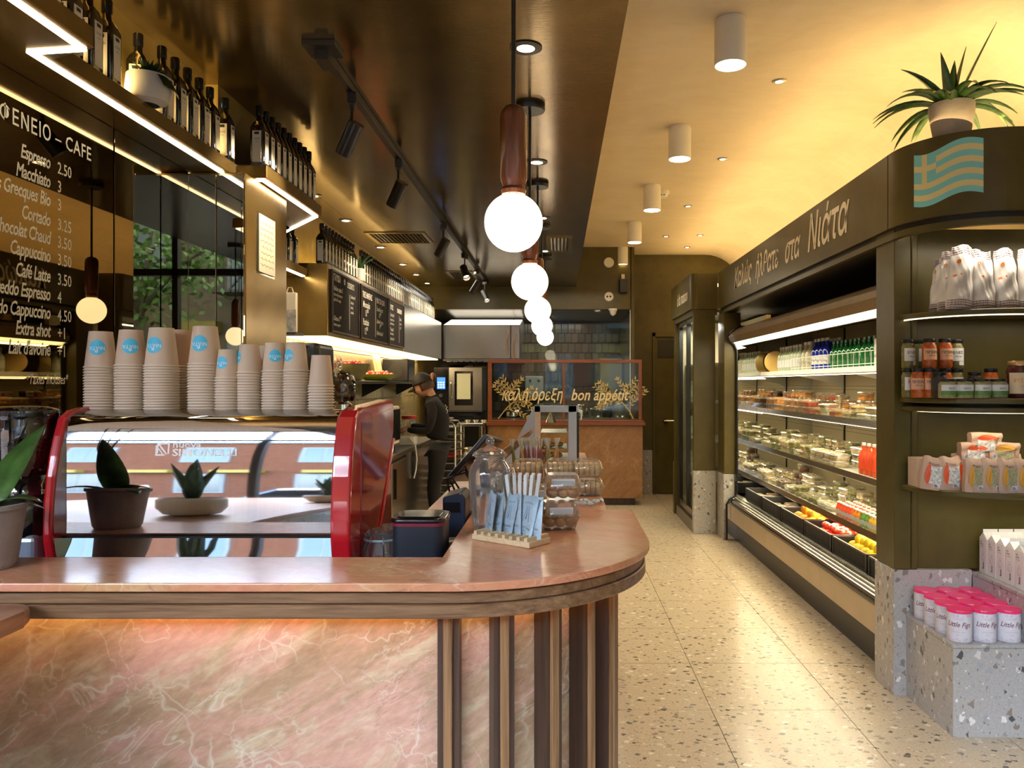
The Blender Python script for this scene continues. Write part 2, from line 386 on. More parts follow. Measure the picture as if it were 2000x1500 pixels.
def place(i, root, loc, rz=0, label=None, group=None, rot=None, scale=None):
    if i == 0:
        root.location = loc; root.rotation_euler = rot or (0, 0, rz)
        if scale: root.scale = scale if isinstance(scale, tuple) else (scale,)*3
        if label: root['label'] = label
        if group: root['group'] = group
        return root
    return dup(root, loc, rz, label, group, rot, scale)
def ORD(n):
    w = ['', 'first', 'second', 'third', 'fourth', 'fifth', 'sixth', 'seventh', 'eighth', 'ninth', 'tenth', 'eleventh', 'twelfth']
    if n < len(w): return w[n]
    return f"{n}{'th' if 10 <= n % 100 <= 20 else {1:'st',2:'nd',3:'rd'}.get(n % 10,'th')}"
def arc(cx, cy, r, a0, a1, n): return [(cx+r*math.cos(math.radians(a0+(a1-a0)*i/n)), cy+r*math.sin(math.radians(a0+(a1-a0)*i/n))) for i in range(n+1)]
# ================================================================ ROOM SHELL
XL = -1.52     # mirror wall plane
XK = -1.80     # kitchen wall plane
XR = 2.55      # right wall
CZ = 3.26      # cream ceiling
DZ = 2.75      # dark lacquer ceiling
BY = 10.6      # back wall
o = struct(MB().box(-5.1, 2.9, -2.0, 12.6, -.12, -.006).build('floor', mat('floor_grout', (.10, .075, .05), .8)))
fl = o
ti = 0
tm = None
for ix in range(-1, 5):
    for iy in range(-1, 18):
        x0 = .1065+.6*(ix-1); y0 = 3.58+.6*(iy-4)
        x1, y1 = x0+.6, y0+.6
        if y0 > BY-.1: continue
        if tm is None:
            b = MB().box(x0+.0016, x1-.0016, y0+.0016, y1-.0016, -.006, 0); t_ = b.build('tile', 'terrazzo_floor', fl); tm = (t_, x0, y0)
        else:
            c = tm[0].copy(); COL.objects.link(c); c.parent = fl; c.location = (x0-tm[1], y0-tm[2], 0)
# dark lacquer ceiling, lower than the cream one, with its side face
b = MB().box(-1.60, .230, -1.75, 10.0, DZ, DZ+.08)
dc = struct(b.build('ceiling', 'ceiling_lacquer'))
b = MB().box(.15, .23, -1.75, 10.0, DZ+.08, CZ)
struct(b.build('trim_1', 'cream_plaster'))
# cream ceiling with coved right side
pr = [(.15, CZ)]+[(2.0+.5*math.sin(math.radians(a)), CZ-.5+.5*math.cos(math.radians(a))) for a in range(0, 91, 9)]+[(2.5, 2.0), (2.62, 2.0), (2.62, CZ+.1), (.15, CZ+.1)]
b = MB()
n = len(pr)
for i in range(n):
    p, q = pr[i], pr[(i+1) % n]
    b.add([(p[0], -1.75, p[1]), (q[0], -1.75, q[1]), (q[0], BY, q[1]), (p[0], BY, p[1])], [(0, 1, 2, 3)], 0, 1 <= i <= 10)
struct(b.build('ceiling', 'cream_plaster'))
struct(MB().box(2.5, 2.62, -1.75, BY, 0, 2.0).build('wall_right', 'olive_panel'))
# back wall (right part) with door opening, and beam above kitchen
b = MB(); b.box(.94, 1.30, BY, BY+.1, 0, CZ).box(1.30, 1.67, BY, BY+.1, 2.18, CZ).box(1.67, 2.62, BY, BY+.1, 0, CZ)
struct(b.build('wall_back', 'olive_panel'))
b = MB(); b.box(XK, .94, 10.0, 10.12, 2.46, CZ); b.box(.93, .94, 10.0, BY, 2.46, CZ); b.box(.94, .98, 10.0, BY, 0, CZ)
struct(b.build('wall_kitchen_front', 'olive_panel'))
struct(MB().box(1.05, 2.6, BY+.11, BY+.15, 0, CZ).build('light_block_behind_door', 'dark_void'))  # unseen dark board, added to block outside light leaking under the door
# terrazzo skirting on back wall
struct(MB().box(.98, 1.28, BY-.03, BY, 0, .6).build('baseboard_back', 'terrazzo_grey'))
# door
d = struct(MB().box(1.325, 1.645, BY+.01, BY+.05, .01, 2.14).build('door_1', 'olive_panel'))
b = MB().box(1.285, 1.325, BY-.03, BY+.06, 0, 2.2).box(1.645, 1.685, BY-.03, BY+.06, 0, 2.2).box(1.285, 1.685, BY-.03, BY+.06, 2.14, 2.2)
b.build('door_frame', 'olive_panel', d, .004)
MB().box(1.36, 1.645, BY-.0, BY+.012, 1.86, 2.10).build('transom_panel', 'dark_void', d)
b = MB().cyl((1.46, BY+.01, 1.0), (1.46, BY-.012, 1.0), .03, n=16).cyl((1.46, BY-.01, 1.0), (1.46, BY-.06, 1.0), .012).cyl((1.45, BY-.055, 1.0), (1.60, BY-.055, 1.0), .010)
b.build('door_handle', 'chrome', d)
# left walls
struct(MB().box(-1.62, XL-.012, 1.62, 3.2, 0, DZ).build('wall_left', 'gold_wall'))
struct(MB().box(XK-.08, XK, 3.3, 12.0, 0, DZ).build('wall_kitchen_left', 'gold_wall'))
struct(MB().box(XK-.08, -1.601, 3.3, 10.0, DZ, DZ+.08).build('ceiling', 'ceiling_lacquer'))
# kitchen room: back wall, ceiling
struct(MB().box(XK, 1.0, 11.9, 12.0, 0, 2.7).build('wall_kitchen_back', mat('grout', (.10, .09, .07), .8)))
struct(MB().box(XK, .95, 10.12, 11.9, 2.46, 2.52).build('ceiling_kitchen', 'steel_dark'))
struct(MB().box(.95, 1.0, BY, 11.9, 0, 2.6).build('wall_kitchen_right', 'olive_panel'))
kb = bpy.data.objects['wall_kitchen_back']
mat('tile_a', (.115, .100, .072), .22, coat=.4, var=.2, vscale=20); mat('tile_b', (.145, .125, .092), .22, coat=.4, var=.2, vscale=20); mat('tile_c', (.09, .078, .058), .25, coat=.4, var=.2, vscale=20)
tw, th = .103, .148
protos = []
for k in 'abc':
    b = MB().box(0, tw-.006, 11.885, 11.9, 0, th-.006); protos.append((b, 'tile_'+k))
pm = {}
cnt = 0
for r in range(13):
    for c in range(27):
        x = XK+c*tw+(tw/2 if r % 2 else 0); z = .50+r*th
        if x+tw > .95 or z+th > 2.47 or cnt >= 300: continue
        if z < 1.0 and x < -.9: continue
        k = RND.choice((0, 0, 1, 2)); cnt += 1
        if k not in pm: pm[k] = protos[k][0].build('tile', protos[k][1], kb, .002); t_ = pm[k]
        else: t_ = pm[k].copy(); COL.objects.link(t_)
        t_.location = Vector((x, 0, z))
# kitchen side wall: tall narrow glossy tiles behind the shelf, beneath the chalkboard cabinet
kl = bpy.data.objects['wall_kitchen_left']
mat('tile_side', (.33, .27, .13), .25, coat=.5, var=.2, vscale=12)
stl = None; cnt = 0
for r in range(5):
    for c in range(56):
        y = 4.0+c*.105+(.05 if r % 2 else 0); z = .95+r*.205
        if cnt >= 280 or y > 9.9: continue
        if stl is None: stl = MB().box(XK, XK+.012, 0, .101, 0, .20).build('tile', 'tile_side', kl, .002); t_ = stl
        else: t_ = stl.copy(); COL.objects.link(t_)
        cnt += 1; t_.location = Vector((0, y, z))
# pillar between mirror wall and kitchen: two mirror panes then bronze lacquer
PY = 3.2; SZ_ = 2.374
struct(MB().box(-1.66, -1.42, PY+.05, PY+.50, 2.43, DZ).build('trim_3', 'gold_wall'))
pil = struct(MB().box(-1.62, -1.29, PY+.015, PY+.50, 0, SZ_).build('wall_pillar', 'bronze_panel', bevel=.004))
b = MB().box(XL, -1.408, PY, PY+.014, .9, 2.36); mp1 = b.build('mirror_pane', 'clear_mirror', pil, .001)
b = MB().box(-1.404, -1.293, PY, PY+.014, .9, 2.36); b.build('mirror_pane', 'clear_mirror', pil, .001)
# mirror wall with the menu lettering
mw = thing('menu_mirror', 'dark bronze mirror wall carrying the cream cafe price list above the coffee machine', 'mirror', (XL, 1.9, .9))
MB().box(XL-.01, XL, 1.64, 2.66, .9, 2.374).build('mirror_panel', 'bronze_mirror', mw, .001)
MB().box(XL-.01, XL, 2.668, PY-.002, .9, 2.374).build('mirror_panel', 'bronze_mirror', mw, .001)
def ontoleft(y0, z0, x=XL+.0004): return lambda a, c: (x, y0+a, z0+c)
def UVY(u): return 1.52*1520/(1090-u)
menu = [('Espresso', '2.50', 320), ('Macchiato', '3', 357), ('Cafés Grecques Bio', '3', 393), ('Cortado', '3.25', 432), ('Chocolat Chaud', '3.50', 467), ('Cappuccino', '3.50', 502), ('Café Latte', '3.50', 541), ('Freddo Espresso', '4', 577), ('Freddo Cappuccino', '4.50', 613), ('Extra shot', '+1', 648), ("Lait d'avoine", '+1', 684)]
ye = UVY(98); yp = UVY(112)
b = MB()
for nm, pr_, v in menu:
    z = 1.5+(750-v)*ye/1520-.016
    MB().text(nm, .056, ontoleft(ye, z), 0, .22, .018, 'RIGHT', .70, 2, .92).build('menu_line', 'letter_cream', mw)
    MB().text(pr_, .050, ontoleft(yp, z-.002), 0, 0, .006, 'LEFT', .80).build('price', 'letter_cream', mw)
MB().text('ΚΑΦΕΝΕΙΟ – CAFE', .062, ontoleft(UVY(178), 1.5+(750-312)*UVY(178)/1520-.005), 0, 0, .010, 'RIGHT', .86, 2, 1.1).build('menu_heading', 'letter_cream', mw)
MB().text('*Taxes incluses*', .042, ontoleft(UVY(50), 1.5), 0, .25, .008, 'LEFT', .68).build('menu_note', 'letter_cream', mw)
# sheet in a holder on the aisle side of the pillar
t_ = thing('notice_sheet', 'pale handwritten sheet in a clear holder fixed on the bronze pillar', 'notice', (-1.288, 3.43, 1.98))
MB().box(-1.289, -1.283, 3.34, 3.53, 1.985, 2.235).build('paper', 'paper_label', t_)
b = MB()
for i in range(8):
    zz = 2.20-i*.026
    b.tube([(-1.2822, 3.355+k*.014, zz+.005*math.sin(k*2.1+i)) for k in range(12)], .0009, 4)
b.build('handwriting', mat('ink_faint', (.45, .36, .22), .8), t_)['kind'] = 'stuff'
MB().box(-1.2899, -1.2891, 3.33, 3.54, 1.975, 2.24).build('holder', 'pane', t_)
# ---- bottle shelf above the mirror: stepped box with LED line below
SZ = 2.375; ST = 2.43
sh = thing('bottle_shelf', 'long stepped bronze shelf with a zigzag light line above the cafe menu', 'shelf', (-1.4, 2.5, SZ))
b = MB().ext([(XL-.02, 1.66), (-1.21, 1.66), (-1.21, 2.03), (-1.36, 2.10), (-1.36, 3.30), (-1.235, 3.30), (-1.235, 4.06), (-1.26, 4.10), (-1.6, 4.52), (XL-.02, 4.5), (XK, 4.5), (XK, 3.62), (-1.52, 3.62)], SZ, ST, 'z')
b.build('shelf_body', 'bronze_panel', sh, .003)
def ledline(pts, w=.008, z=SZ):
    b = MB()
    for i in range(len(pts)-1):
        p, q = Vector(pts[i]), Vector(pts[i+1]); d = (q-p).normalized(); nn = Vector((-d.y, d.x))*w
        p = p-d*w*.6; q = q+d*w*.6
        b.ext([tuple(p+nn), tuple(p-nn), tuple(q-nn), tuple(q+nn)], z-.005, z+.001, 'z')
    return b
ledline([(-1.24, 1.68), (-1.24, 2.03), (-1.39, 2.05), (-1.39, 3.34), (-1.265, 3.34), (-1.262, 4.06), (-1.59, 4.5)]).build('light_strip', 'emit_led', sh)
# small lower shelf behind the pillar
s2 = thing('small_shelf', 'short lower bronze shelf with a light strip just behind the bronze pillar', 'shelf', (-1.7, 4.7, 2.2))
MB().box(XK, -1.63, 4.52, 5.06, 2.20, 2.25).build('shelf_body', 'bronze_panel', s2, .003)
MB().box(-1.66, -1.64, 4.54, 5.04, 2.194, 2.2005).build('light_strip', 'emit_led', s2)
# gold wall strip above the shelf
struct(MB().box(-1.60, -1.47, 1.63, 3.22, ST, DZ).build('trim_2', 'gold_wall'))
# chalkboard cabinet
cb = thing('wall_cabinet', 'long bronze upper cabinet carrying three chalkboards below the row of bottles', 'cabinet', (-1.65, 7.5, 1.816))
MB().box(XK, -1.5, 5.07, 7.55, 1.816, 2.29).build('body', 'bronze_panel', cb, .004)
MB().box(XK, -1.5, 7.555, 10.0, 1.816, 2.29).build('steel_end', 'steel', cb, .004)
MB().box(XK+.02, -1.53, 5.1, 9.9, 1.803, 1.815).build('light_strip', mat('emit_under', (1, 1, 1), .4, emit=(1, .72, .35), estr=2.5), cb)
def board(y0, y1, z0, z1, label, rows):
    t_ = thing('chalkboard', label, 'chalkboard', (-1.49, (y0+y1)/2, z0), 'chalkboards on the wall cabinet')
    MB().box(-1.499, -1.488, y0, y1, z0, z1).build('board', 'chalkboard', t_)
    b = MB(); f = .012
    b.box(-1.499, -1.482, y0-f, y0, z0-f, z1+f).box(-1.499, -1.482, y1, y1+f, z0-f, z1+f).box(-1.499, -1.482, y0, y1, z0-f, z0).box(-1.499, -1.482, y0, y1, z1, z1+f)
    b.build('frame', 'walnut_dark', t_)
    for (txt, yy, zz, sz, sh_, bo, wd) in rows:
        if txt == '|': MB().box(-1.4875, -1.4868, y0+yy, y0+yy+.006, z0+zz, z0+zz+sz).build('chalk_divider', 'chalk', t_)
        else: MB().text(txt, sz, ontoleft(y0+yy, z0+zz, -1.4868), 0, sh_, bo, 'LEFT', wd).build('chalk_line', 'chalk', t_)
    return t_
board(5.13, 5.80, 1.855, 2.245, 'first chalkboard from the pillar, listing desserts', [('ΓΛΥΚΑ', .03, .335, .062, 0, .024, .8), ('✿', .27, .335, .06, 0, .01, .9), ('DESSERTS', .36, .325, .055, 0, .012, .78),
  ('Baklava pitas 5', .03, .27, .045, .2, .01, .8), ('noix, miel grecque et', .03, .235, .03, .2, .010, .8), ('pâte à filo orange', .03, .20, .03, .2, .010, .8), ('|', .42, .03, .25, 0, 0, 1),
  ('Loukoum 5', .45, .26, .034, .2, .006, .8), ('sirop au', .45, .22, .03, .2, .010, .8), ('miel et', .45, .185, .03, .2, .010, .8), ('cannelle', .45, .15, .03, .2, .010, .8),
  ('Gâteau 5⁰⁰', .03, .07, .045, .15, .01, .85), ('miettes et yaourt', .03, .035, .028, .2, .010, .8)])
board(5.88, 6.80, 1.855, 2.245, 'second chalkboard from the pillar, with a dish column on each side', [('ΤΗΣ ΗΜΕΡΑΣ', .04, .31, .06, 0, .024, .78), ('PLAT DU JOUR', .50, .31, .06, 0, .016, .72), ('|', .46, .03, .32, 0, 0, 1),
  ('Moussaka', .05, .235, .07, .2, .010, .8), ('13⁵⁰', .12, .17, .07, 0, .003, .8), ('Pastitsio', .05, .10, .07, .2, .010, .8), ('12⁵⁰', .10, .03, .07, 0, .003, .8),
  ('Souvlaki porc', .50, .245, .055, .2, .006, .75), ('10⁰⁰', .58, .195, .055, 0, .004, .8), ('Sandwich gyros', .50, .145, .05, .2, .006, .75), ('9⁰⁰', .60, .10, .05, 0, .004, .8), ('Keftedes bœuf', .50, .05, .05, .2, .006, .75)])
board(6.86, 7.50, 1.855, 2.245, 'third chalkboard from the pillar, beside the steel cabinet end', [('ΠΙΤΕΣ', .04, .31, .055, 0, .024, .78), ('CHAUSSONS', .33, .305, .055, 0, .024, .66), ('|', .42, .03, .25, 0, 0, 1),
  ('Spanakopita 5', .04, .25, .042, .2, .008, .7), ('épinards et feta', .04, .21, .03, .2, .010, .8), ('pâte filo maison', .04, .175, .03, .2, .010, .8), ('Tiropita 5', .04, .12, .042, .2, .008, .8), ('feta de brebis', .04, .085, .03, .2, .010, .8), ('végé du jour 5', .04, .04, .035, .2, .005, .8),
  ('Salade', .45, .24, .04, .2, .008, .7), ('maison', .45, .20, .035, .2, .004, .8), ('10⁵⁰', .46, .155, .035, 0, .004, .8)])
# ================================================================ STOREFRONT AND STREET (behind the camera; seen in the mirrors and the machine)
sf = struct(MB().box(-5.0, 2.7, -1.80, -1.66, 0, .78).box(-5.0, 2.7, -1.80, -1.66, 3.2, 3.6).box(2.55, 2.75, -1.8, -1.66, .78, 3.2).box(-5.1, -4.95, -1.8, -1.66, .78, 3.2).build('wall_front', 'terrazzo_grey'))
for i, x in enumerate((-3.8, -2.2, -.6, .95)):
    struct(MB().box(x-.03, x+.03, -1.78, -1.70, .78, 3.2).build('window_%d' % (i+1), 'black_metal'))
struct(MB().box(-4.95, 2.6, -1.78, -1.70, 2.63, 2.70).build('window_5', 'black_metal'))
struct(MB().box(-5.1, -5.0, -1.8, 1.75, 0, 3.3).build('wall_left_front', 'cream_plaster'))
struct(MB().box(-5.1, -1.625, 1.65, 1.75, 0, 3.3).build('wall_left_return', 'cream_plaster'))
struct(MB().box(-5.1, -1.605, -1.75, 1.65, 3.2, 3.3).build('ceiling_front', 'cream_plaster'))
mat('asphalt', (.020, .021, .025), .85, var=.2); mat('sidewalk_c', (.08, .078, .075), .85, var=.1)
struct(MB().box(-40, 40, -30, -2.0, -.3, -.15).build('street_ground', 'asphalt'))
struct(MB().box(-40, 40, -4.6, -1.8, -.149, -.02).build('sidewalk', 'sidewalk_c')); struct(MB().box(-40, 40, -15, -12.4, -.149, -.02).build('sidewalk', 'sidewalk_c'))
def brickmat(name, c1, c2, mo, sc=1):
    m, t, b = newmat(name); MATS[name] = m
    c = t.nodes.new('ShaderNodeNewGeometry').outputs['Position']; sp = t.nodes.new('ShaderNodeSeparateXYZ'); t.links.new(c, sp.inputs[0])
    cb_ = t.nodes.new('ShaderNodeCombineXYZ'); t.links.new(sp.outputs[0], cb_.inputs[0]); t.links.new(sp.outputs[2], cb_.inputs[1])
    br = t.nodes.new('ShaderNodeTexBrick'); t.links.new(cb_.outputs[0], br.inputs['Vector'])
    br.inputs['Color1'].default_value = (*c1, 1); br.inputs['Color2'].default_value = (*c2, 1); br.inputs['Mortar'].default_value = (*mo, 1)
    br.inputs['Scale'].default_value = 4*sc; br.inputs['Mortar Size'].default_value = .015; t.links.new(br.outputs[0], b.inputs['Base Color']); b.inputs['Roughness'].default_value = .9; b.inputs['Specular IOR Level'].default_value = .05
brickmat('brick_orange', (.13, .043, .021), (.10, .031, .016), (.10, .07, .05)); brickmat('brick_tan', (.16, .12, .076), (.11, .082, .053), (.16, .13, .10)); brickmat('brick_red', (.07, .022, .016), (.055, .018, .013), (.05, .04, .034))
mat('street_frame', (.13, .135, .13), .5); mat('street_awning', (.22, .15, .015), .6)
def facade(name, x0, x1, h, mt, label, wc, rows, cols, esc=False):
    t_ = thing(name, label, 'building', ((x0+x1)/2, -15.5, 0))
    MB().box(x0, x1, -16.5, -15, -.15, h).build('wall', mt, t_)
    MB().box(x0, x1, -15.15, -14.8, h-.35, h).build('cornice', 'street_frame', t_)
    for q in range(int((x1-x0)/2.2)): MB().box(x0+.3+2.2*q, x0+1.5+2.2*q, -14.99, -14.6, 2.9, 3.2).build('awning', 'street_awning', t_)
    for r in range(rows):
        for c in range(cols):
            x = x0+(c+.5)*(x1-x0)/cols; z = 1.0+r*3.1
            f = MB().box(x-.6, x+.6, -15.05, -14.94, z-.1, z+1.8).build('window', wc, t_)
            MB().box(x-.5, x-.03, -14.945, -14.93, z, z+1.7).box(x+.03, x+.5, -14.945, -14.93, z, z+1.7).build('pane', mat('street_glass', (.05, .07, .09), .1), f)
    if esc:
        for r in range(1, rows):
            z = .8+r*3.1; b = MB(); xa_, xb2 = x0+.8, x0+4.6
            b.box(xa_, xb2, -14.9, -13.9, z, z+.06)
            for k in range(20): xx = xa_+k*(xb2-xa_)/19; b.box(xx-.015, xx+.015, -13.93, -13.9, z, z+.95)
            b.box(xa_, xb2, -13.94, -13.89, z+.93, z+.98)
            for q in (0, 1): b.tube([(xa_+.3+q*.5, -14.3, z), (xb2-.8+q*.5, -14.3, z-3.1)], .03, 4)
            b.build('fire_escape', 'black_metal', t_)
facade('town_house', -26, -13, 6.6, 'brick_red', 'red brick town house at the far left across the street', 'street_frame', 2, 4)
facade('town_house', -13, 1.5, 7.0, 'brick_orange', 'orange brick town house across the street, mirrored in the coffee machine', 'street_frame', 2, 5)
facade('town_house', 1.5, 12, 11, 'brick_tan', 'tan brick house with fire escapes, seen in the narrow mirror panes', 'street_frame', 3, 4, True)
facade('town_house', 12, 28, 9, 'brick_red', 'red brick town house at the far right across the street', 'street_frame', 2, 4)
# street tree
t_ = thing('street_tree', 'leafy street tree reflected in the narrow mirror panes', 'tree', (5.2, -9, -.15))
b = MB().tube([(5.2, -9, -.15), (5.15, -9, 1.8), (5.3, -9.1, 3.2)], [.13, .11, .08], 8)
lf = MB(); rr = random.Random(3)
for k in range(9):
    a = k*2*PI/9; p0 = Vector((5.25, -9.05, 2.4+.12*k)); p1 = p0+Vector((math.cos(a)*1.7, math.sin(a)*1.3, 1.2+rr.random()*1.2)); b.tube([p0, (p0+p1)/2+Vector((0, 0, .2)), p1], [.05, .035, .015], 5)
    for j in range(150):
        q = p0.lerp(p1, .25+.8*rr.random())+Vector((rr.gauss(0, .38), rr.gauss(0, .38), rr.gauss(0, .32)))
        u_ = Vector((rr.uniform(-1, 1), rr.uniform(-1, 1), rr.uniform(-1, 1))).normalized(); w_ = u_.orthogonal().normalized(); L = .09
        lf.add([q-u_*L, q-w_*L*.5, q+u_*L, q+w_*L*.5], [(0, 1, 2, 3)], 0)
b.build('trunk', mat('bark', (.10, .075, .05), .9), t_); lf.build('foliage', mat('street_leaf', (.09, .17, .03), .6, var=.4, vscale=3), t_)['kind'] = 'stuff'
# parked car across street
def car(x, y, mt, label):
    t_ = thing('car', label, 'car', (x, y, -.15))
    pr_ = [(-2.1, .35), (-2.15, .75), (-1.9, .92), (-1.2, .98), (-.7, 1.42), (.9, 1.45), (1.5, 1.0), (2.1, .88), (2.2, .5), (2.1, .3)]
    MB().ext([(x+a, -.15+c) for a, c in pr_], y-.85, y+.85, 'y').build('body', mt, t_, .06, 2)
    MB().ext([(x+a, -.15+c) for a, c in [(-1.05, 1.0), (-.65, 1.36), (.85, 1.38), (1.3, 1.02)]], y-.87, y+.87, 'y').build('window', 'black_gloss', t_)
    for sx in (-1.35, 1.4):
        for sy in (-.8, .8): MB().cyl((x+sx, y+sy-.1, .17), (x+sx, y+sy+.1, .17), .32, n=20).build('wheel', 'black_plastic', t_)
car(-2.5, -5.8, mat('car_grey', (.08, .09, .11), .2, .6, coat=.8), 'grey parked car beyond the shop window'); car(3.4, -5.8, mat('car_white', (.16, .17, .18), .2, coat=.8), 'white parked car beyond the shop window')
# ================================================================ FRONT COUNTER
CTZ = 1.10; CX, CYc = -.233, 2.03
ct = thing('service_counter', 'long pink marble bar counter with a rounded end and walnut fins', 'counter', (-.6, 1.9, 0))
def rnd_end(r, left, back, inner):
    """plan outline: straight front from left, quarter round corner, straight right side to back"""
    return [(left, CYc-r)]+arc(CX, CYc, r, -90, 0, 28)+[(CX+r, back)]+inner
R0 = .468
b = MB().ext([(-2.9, CYc-R0)]+arc(CX, CYc, R0, -90, 0, 40)+[(CX+R0, 2.48), (-.268, 2.48), (-.268, 1.80), (-1.51, 1.80), (-1.51, 1.60), (-2.9, 1.60)], CTZ-.018, CTZ, 'z')
b.build('countertop', 'pink_marble_top', ct, .003, 2)
MB().box(-.42, .158, 2.4815, 4.55, CTZ-.018, CTZ-.001).build('rear_countertop', 'pink_marble_top', ct, .003)
for i, (r, z0, z1) in enumerate(((.452, CTZ-.046, CTZ-.024), (.458, CTZ-.075, CTZ-.047))):
    b = MB().ext([(-1.50, CYc-r)]+arc(CX, CYc, r, -90, 0, 40)+[(CX+r, 2.46), (CX+r-.05, 2.46)]+arc(CX, CYc, r-.05, 0, -90, 40)+[(-1.50, CYc-r+.05)], z0, z1, 'z')
    b.build('wood_band', 'walnut_band', ct, .002)
r = .40
b = MB().ext([(-1.50, CYc-r)]+arc(CX, CYc, r, -90, 0, 30)+[(CX+r, 2.44), (-.20, 2.44), (-.20, 1.78), (-1.50, 1.78)], CTZ-.05, CTZ-.019, 'z'); b.build('subtop', 'walnut_dark', ct)
# light strip behind the band
b = MB()
pa = [(-1.50, CYc-.398)]+arc(CX, CYc, .398, -90, 0, 30); pb = arc(CX, CYc, .388, 0, -90, 30)+[(-1.50, CYc-.388)]
b.ext(pa+pb, CTZ-.062, CTZ-.051, 'z'); b.build('light_strip', 'emit_amber', ct)
# marble front panels, the flat ones and the curved ones between fins
BR = .335
MB().box(-1.50, CX-.002, CYc-BR, CYc-BR+.03, 0, CTZ-.05).build('marble_panel', 'pink_marble', ct)
for k in range(5):
    a0, a1 = -90+18*k+1.2, -90+18*(k+1)-1.2
    MB().ext(arc(CX, CYc, BR, a0, a1, 6)+arc(CX, CYc, BR-.03, a1, a0, 6), 0, CTZ-.05, 'z', 0, True).build('marble_panel', 'pink_marble', ct)
MB().box(CX+BR-.03, CX+BR, CYc, 2.44, 0, CTZ-.05).build('marble_panel', 'pink_marble', ct)
MB().box(-.40, .10, 2.50, 4.5, 0, CTZ-.019).build('rear_body', 'brown_marble', ct)
MB().ext([(-1.50, CYc-BR+.03), (CX, CYc-BR+.03)]+arc(CX, CYc, BR-.03, -90, 0, 16)+[(CX+BR-.03, 2.44), (-.268, 2.44), (-.268, 1.78), (-1.50, 1.78)], 0, CTZ-.05, 'z').build('carcass', 'walnut_dark', ct)
for k in range(6):
    a = math.radians(-90+18*k); d = Vector((math.cos(a), math.sin(a), 0)); n_ = Vector((-d.y, d.x, 0)); rot = Matrix((d, n_, Vector((0, 0, 1)))).transposed()
    c = Vector((CX, CYc, 0))+d*(BR+.027); h = CTZ-.076
    b = MB().obox(c+Vector((0, 0, h/2)), (.054, .019, h), rot)
    f = b.build('fin', 'walnut', ct, .0015)
    b = MB().obox(c-d*.004+n_*.0165+Vector((0, 0, h/2)), (.042, .013, h), rot).obox(c-d*.004-n_*.0165+Vector((0, 0, h/2)), (.042, .013, h), rot)
    b.build('fin_backing', 'walnut_dark', f)['kind'] = 'stuff'
# lower work counter behind the ledge
wc = thing('work_counter', 'dark low staff work counter behind the marble ledge', 'counter', (-.9, 2.1, 0))
MB().box(XL+.02, -.275, 1.81, 2.47, .88, .92).build('worktop', 'steel_dark', wc, .003); MB().box(XL+.02, -.275, 1.83, 2.44, 0, .88).build('body', 'black_metal', wc)
# wood table at the left front
tb = thing('window_table', 'brown wooden table top meeting the marble ledge at the lower left corner', 'table', (-1.6, .4, 0))
b = MB().ext([(-2.9, -1.6), (-1.25, -1.6), (-1.06, -1.2), (-1.03, -.8), (-1.03, 1.50)]+arc(-1.09, 1.50, .06, 0, 90, 6)+[(-2.9, 1.56)], 1.03, 1.062, 'z'); b.build('table_top', 'table_wood', tb, .010, 3)
MB().box(-2.9, -2.85, -1.2, 0, 0, 1.03).box(-1.49, -1.44, -1.2, 1.2, 0, 1.03).build('support', 'terrazzo_grey', tb)['kind'] = 'stuff'
# ================================================================ ESPRESSO MACHINE
em = thing('espresso_machine', 'red sided espresso machine with a mirror polished steel back panel', 'coffee machine', (-.89, 2.2, .92))
x0, x1 = -1.274, -.513
TILT = [(1.40, 19), (1.385, 15.5), (1.365, 13), (1.345, 10), (1.32, 8.2), (1.29, 6.8), (1.26, 5.2), (1.22, 3.2), (1.16, .8), (1.12, 0)]
PF = [(1.950, 1.12)]
for i in range(len(TILT)-1, 0, -1):
    (z1_, t1_), (z0_, t0_) = TILT[i-1], TILT[i]; PF.append((PF[-1][0]+(z1_-z0_)*math.tan(math.radians((t0_+t1_)/2)), z1_))
PF += [(PF[-1][0]+.010, 1.414), (PF[-1][0]+.028, 1.423), (2.06, 1.430)]
PF = PF[::-1]
PS = [(2.06, 1.430), (2.02, 1.424), (1.988, 1.408), (1.968, 1.37), (1.952, 1.32), (1.940, 1.27), (1.932, 1.21), (1.928, 1.16), (1.929, 1.11), (1.938, 1.07), (1.945, 1.03), (1.95, .95)]
def prof_panel(x0, x1, prof, th, name, mt, par, nx=1, sub=3):
    pts = []
    for i in range(len(prof)-1):     # Catmull smoothing of the profile
        p0 = Vector(prof[max(i-1, 0)]); p1 = Vector(prof[i]); p2 = Vector(prof[i+1]); p3 = Vector(prof[min(i+2, len(prof)-1)])
        for q in range(sub):
            t = q/sub; pts.append(.5*((2*p1)+(-p0+p2)*t+(2*p0-5*p1+4*p2-p3)*t*t+(-p0+3*p1-3*p2+p3)*t**3))
    pts.append(Vector(prof[-1])); n = len(pts)-1
    def fn(u, v):
        k = min(int(round(v*n)), n); return Vector((x0+(x1-x0)*u, pts[k].x, pts[k].y))
    b = MB().grid(fn, nx, n).grid(lambda u, v: fn(u, v)+Vector((0, th, 0)), nx, n); return b.build(name, mt, par)
prof_panel(x0+.025, x1-.048, PF, .01, 'back_panel', 'mirror_steel', em, sub=1)
prof_panel(x0+.025, x1-.048, [(1.962, 1.1125), (1.958, 1.095), (1.950, 1.06), (1.938, 1.0), (1.930, .95)], .01, 'lower_panel', 'mirror_steel', em)
MB().box(x0+.025, x1-.048, 1.956, 2.40, 1.113, 1.1175).build('panel_seam', 'black_metal', em)
MB().box(x0+.02, x1-.04, 2.03, 2.44, 1.405, 1.424).build('cup_tray', 'steel', em, .003)
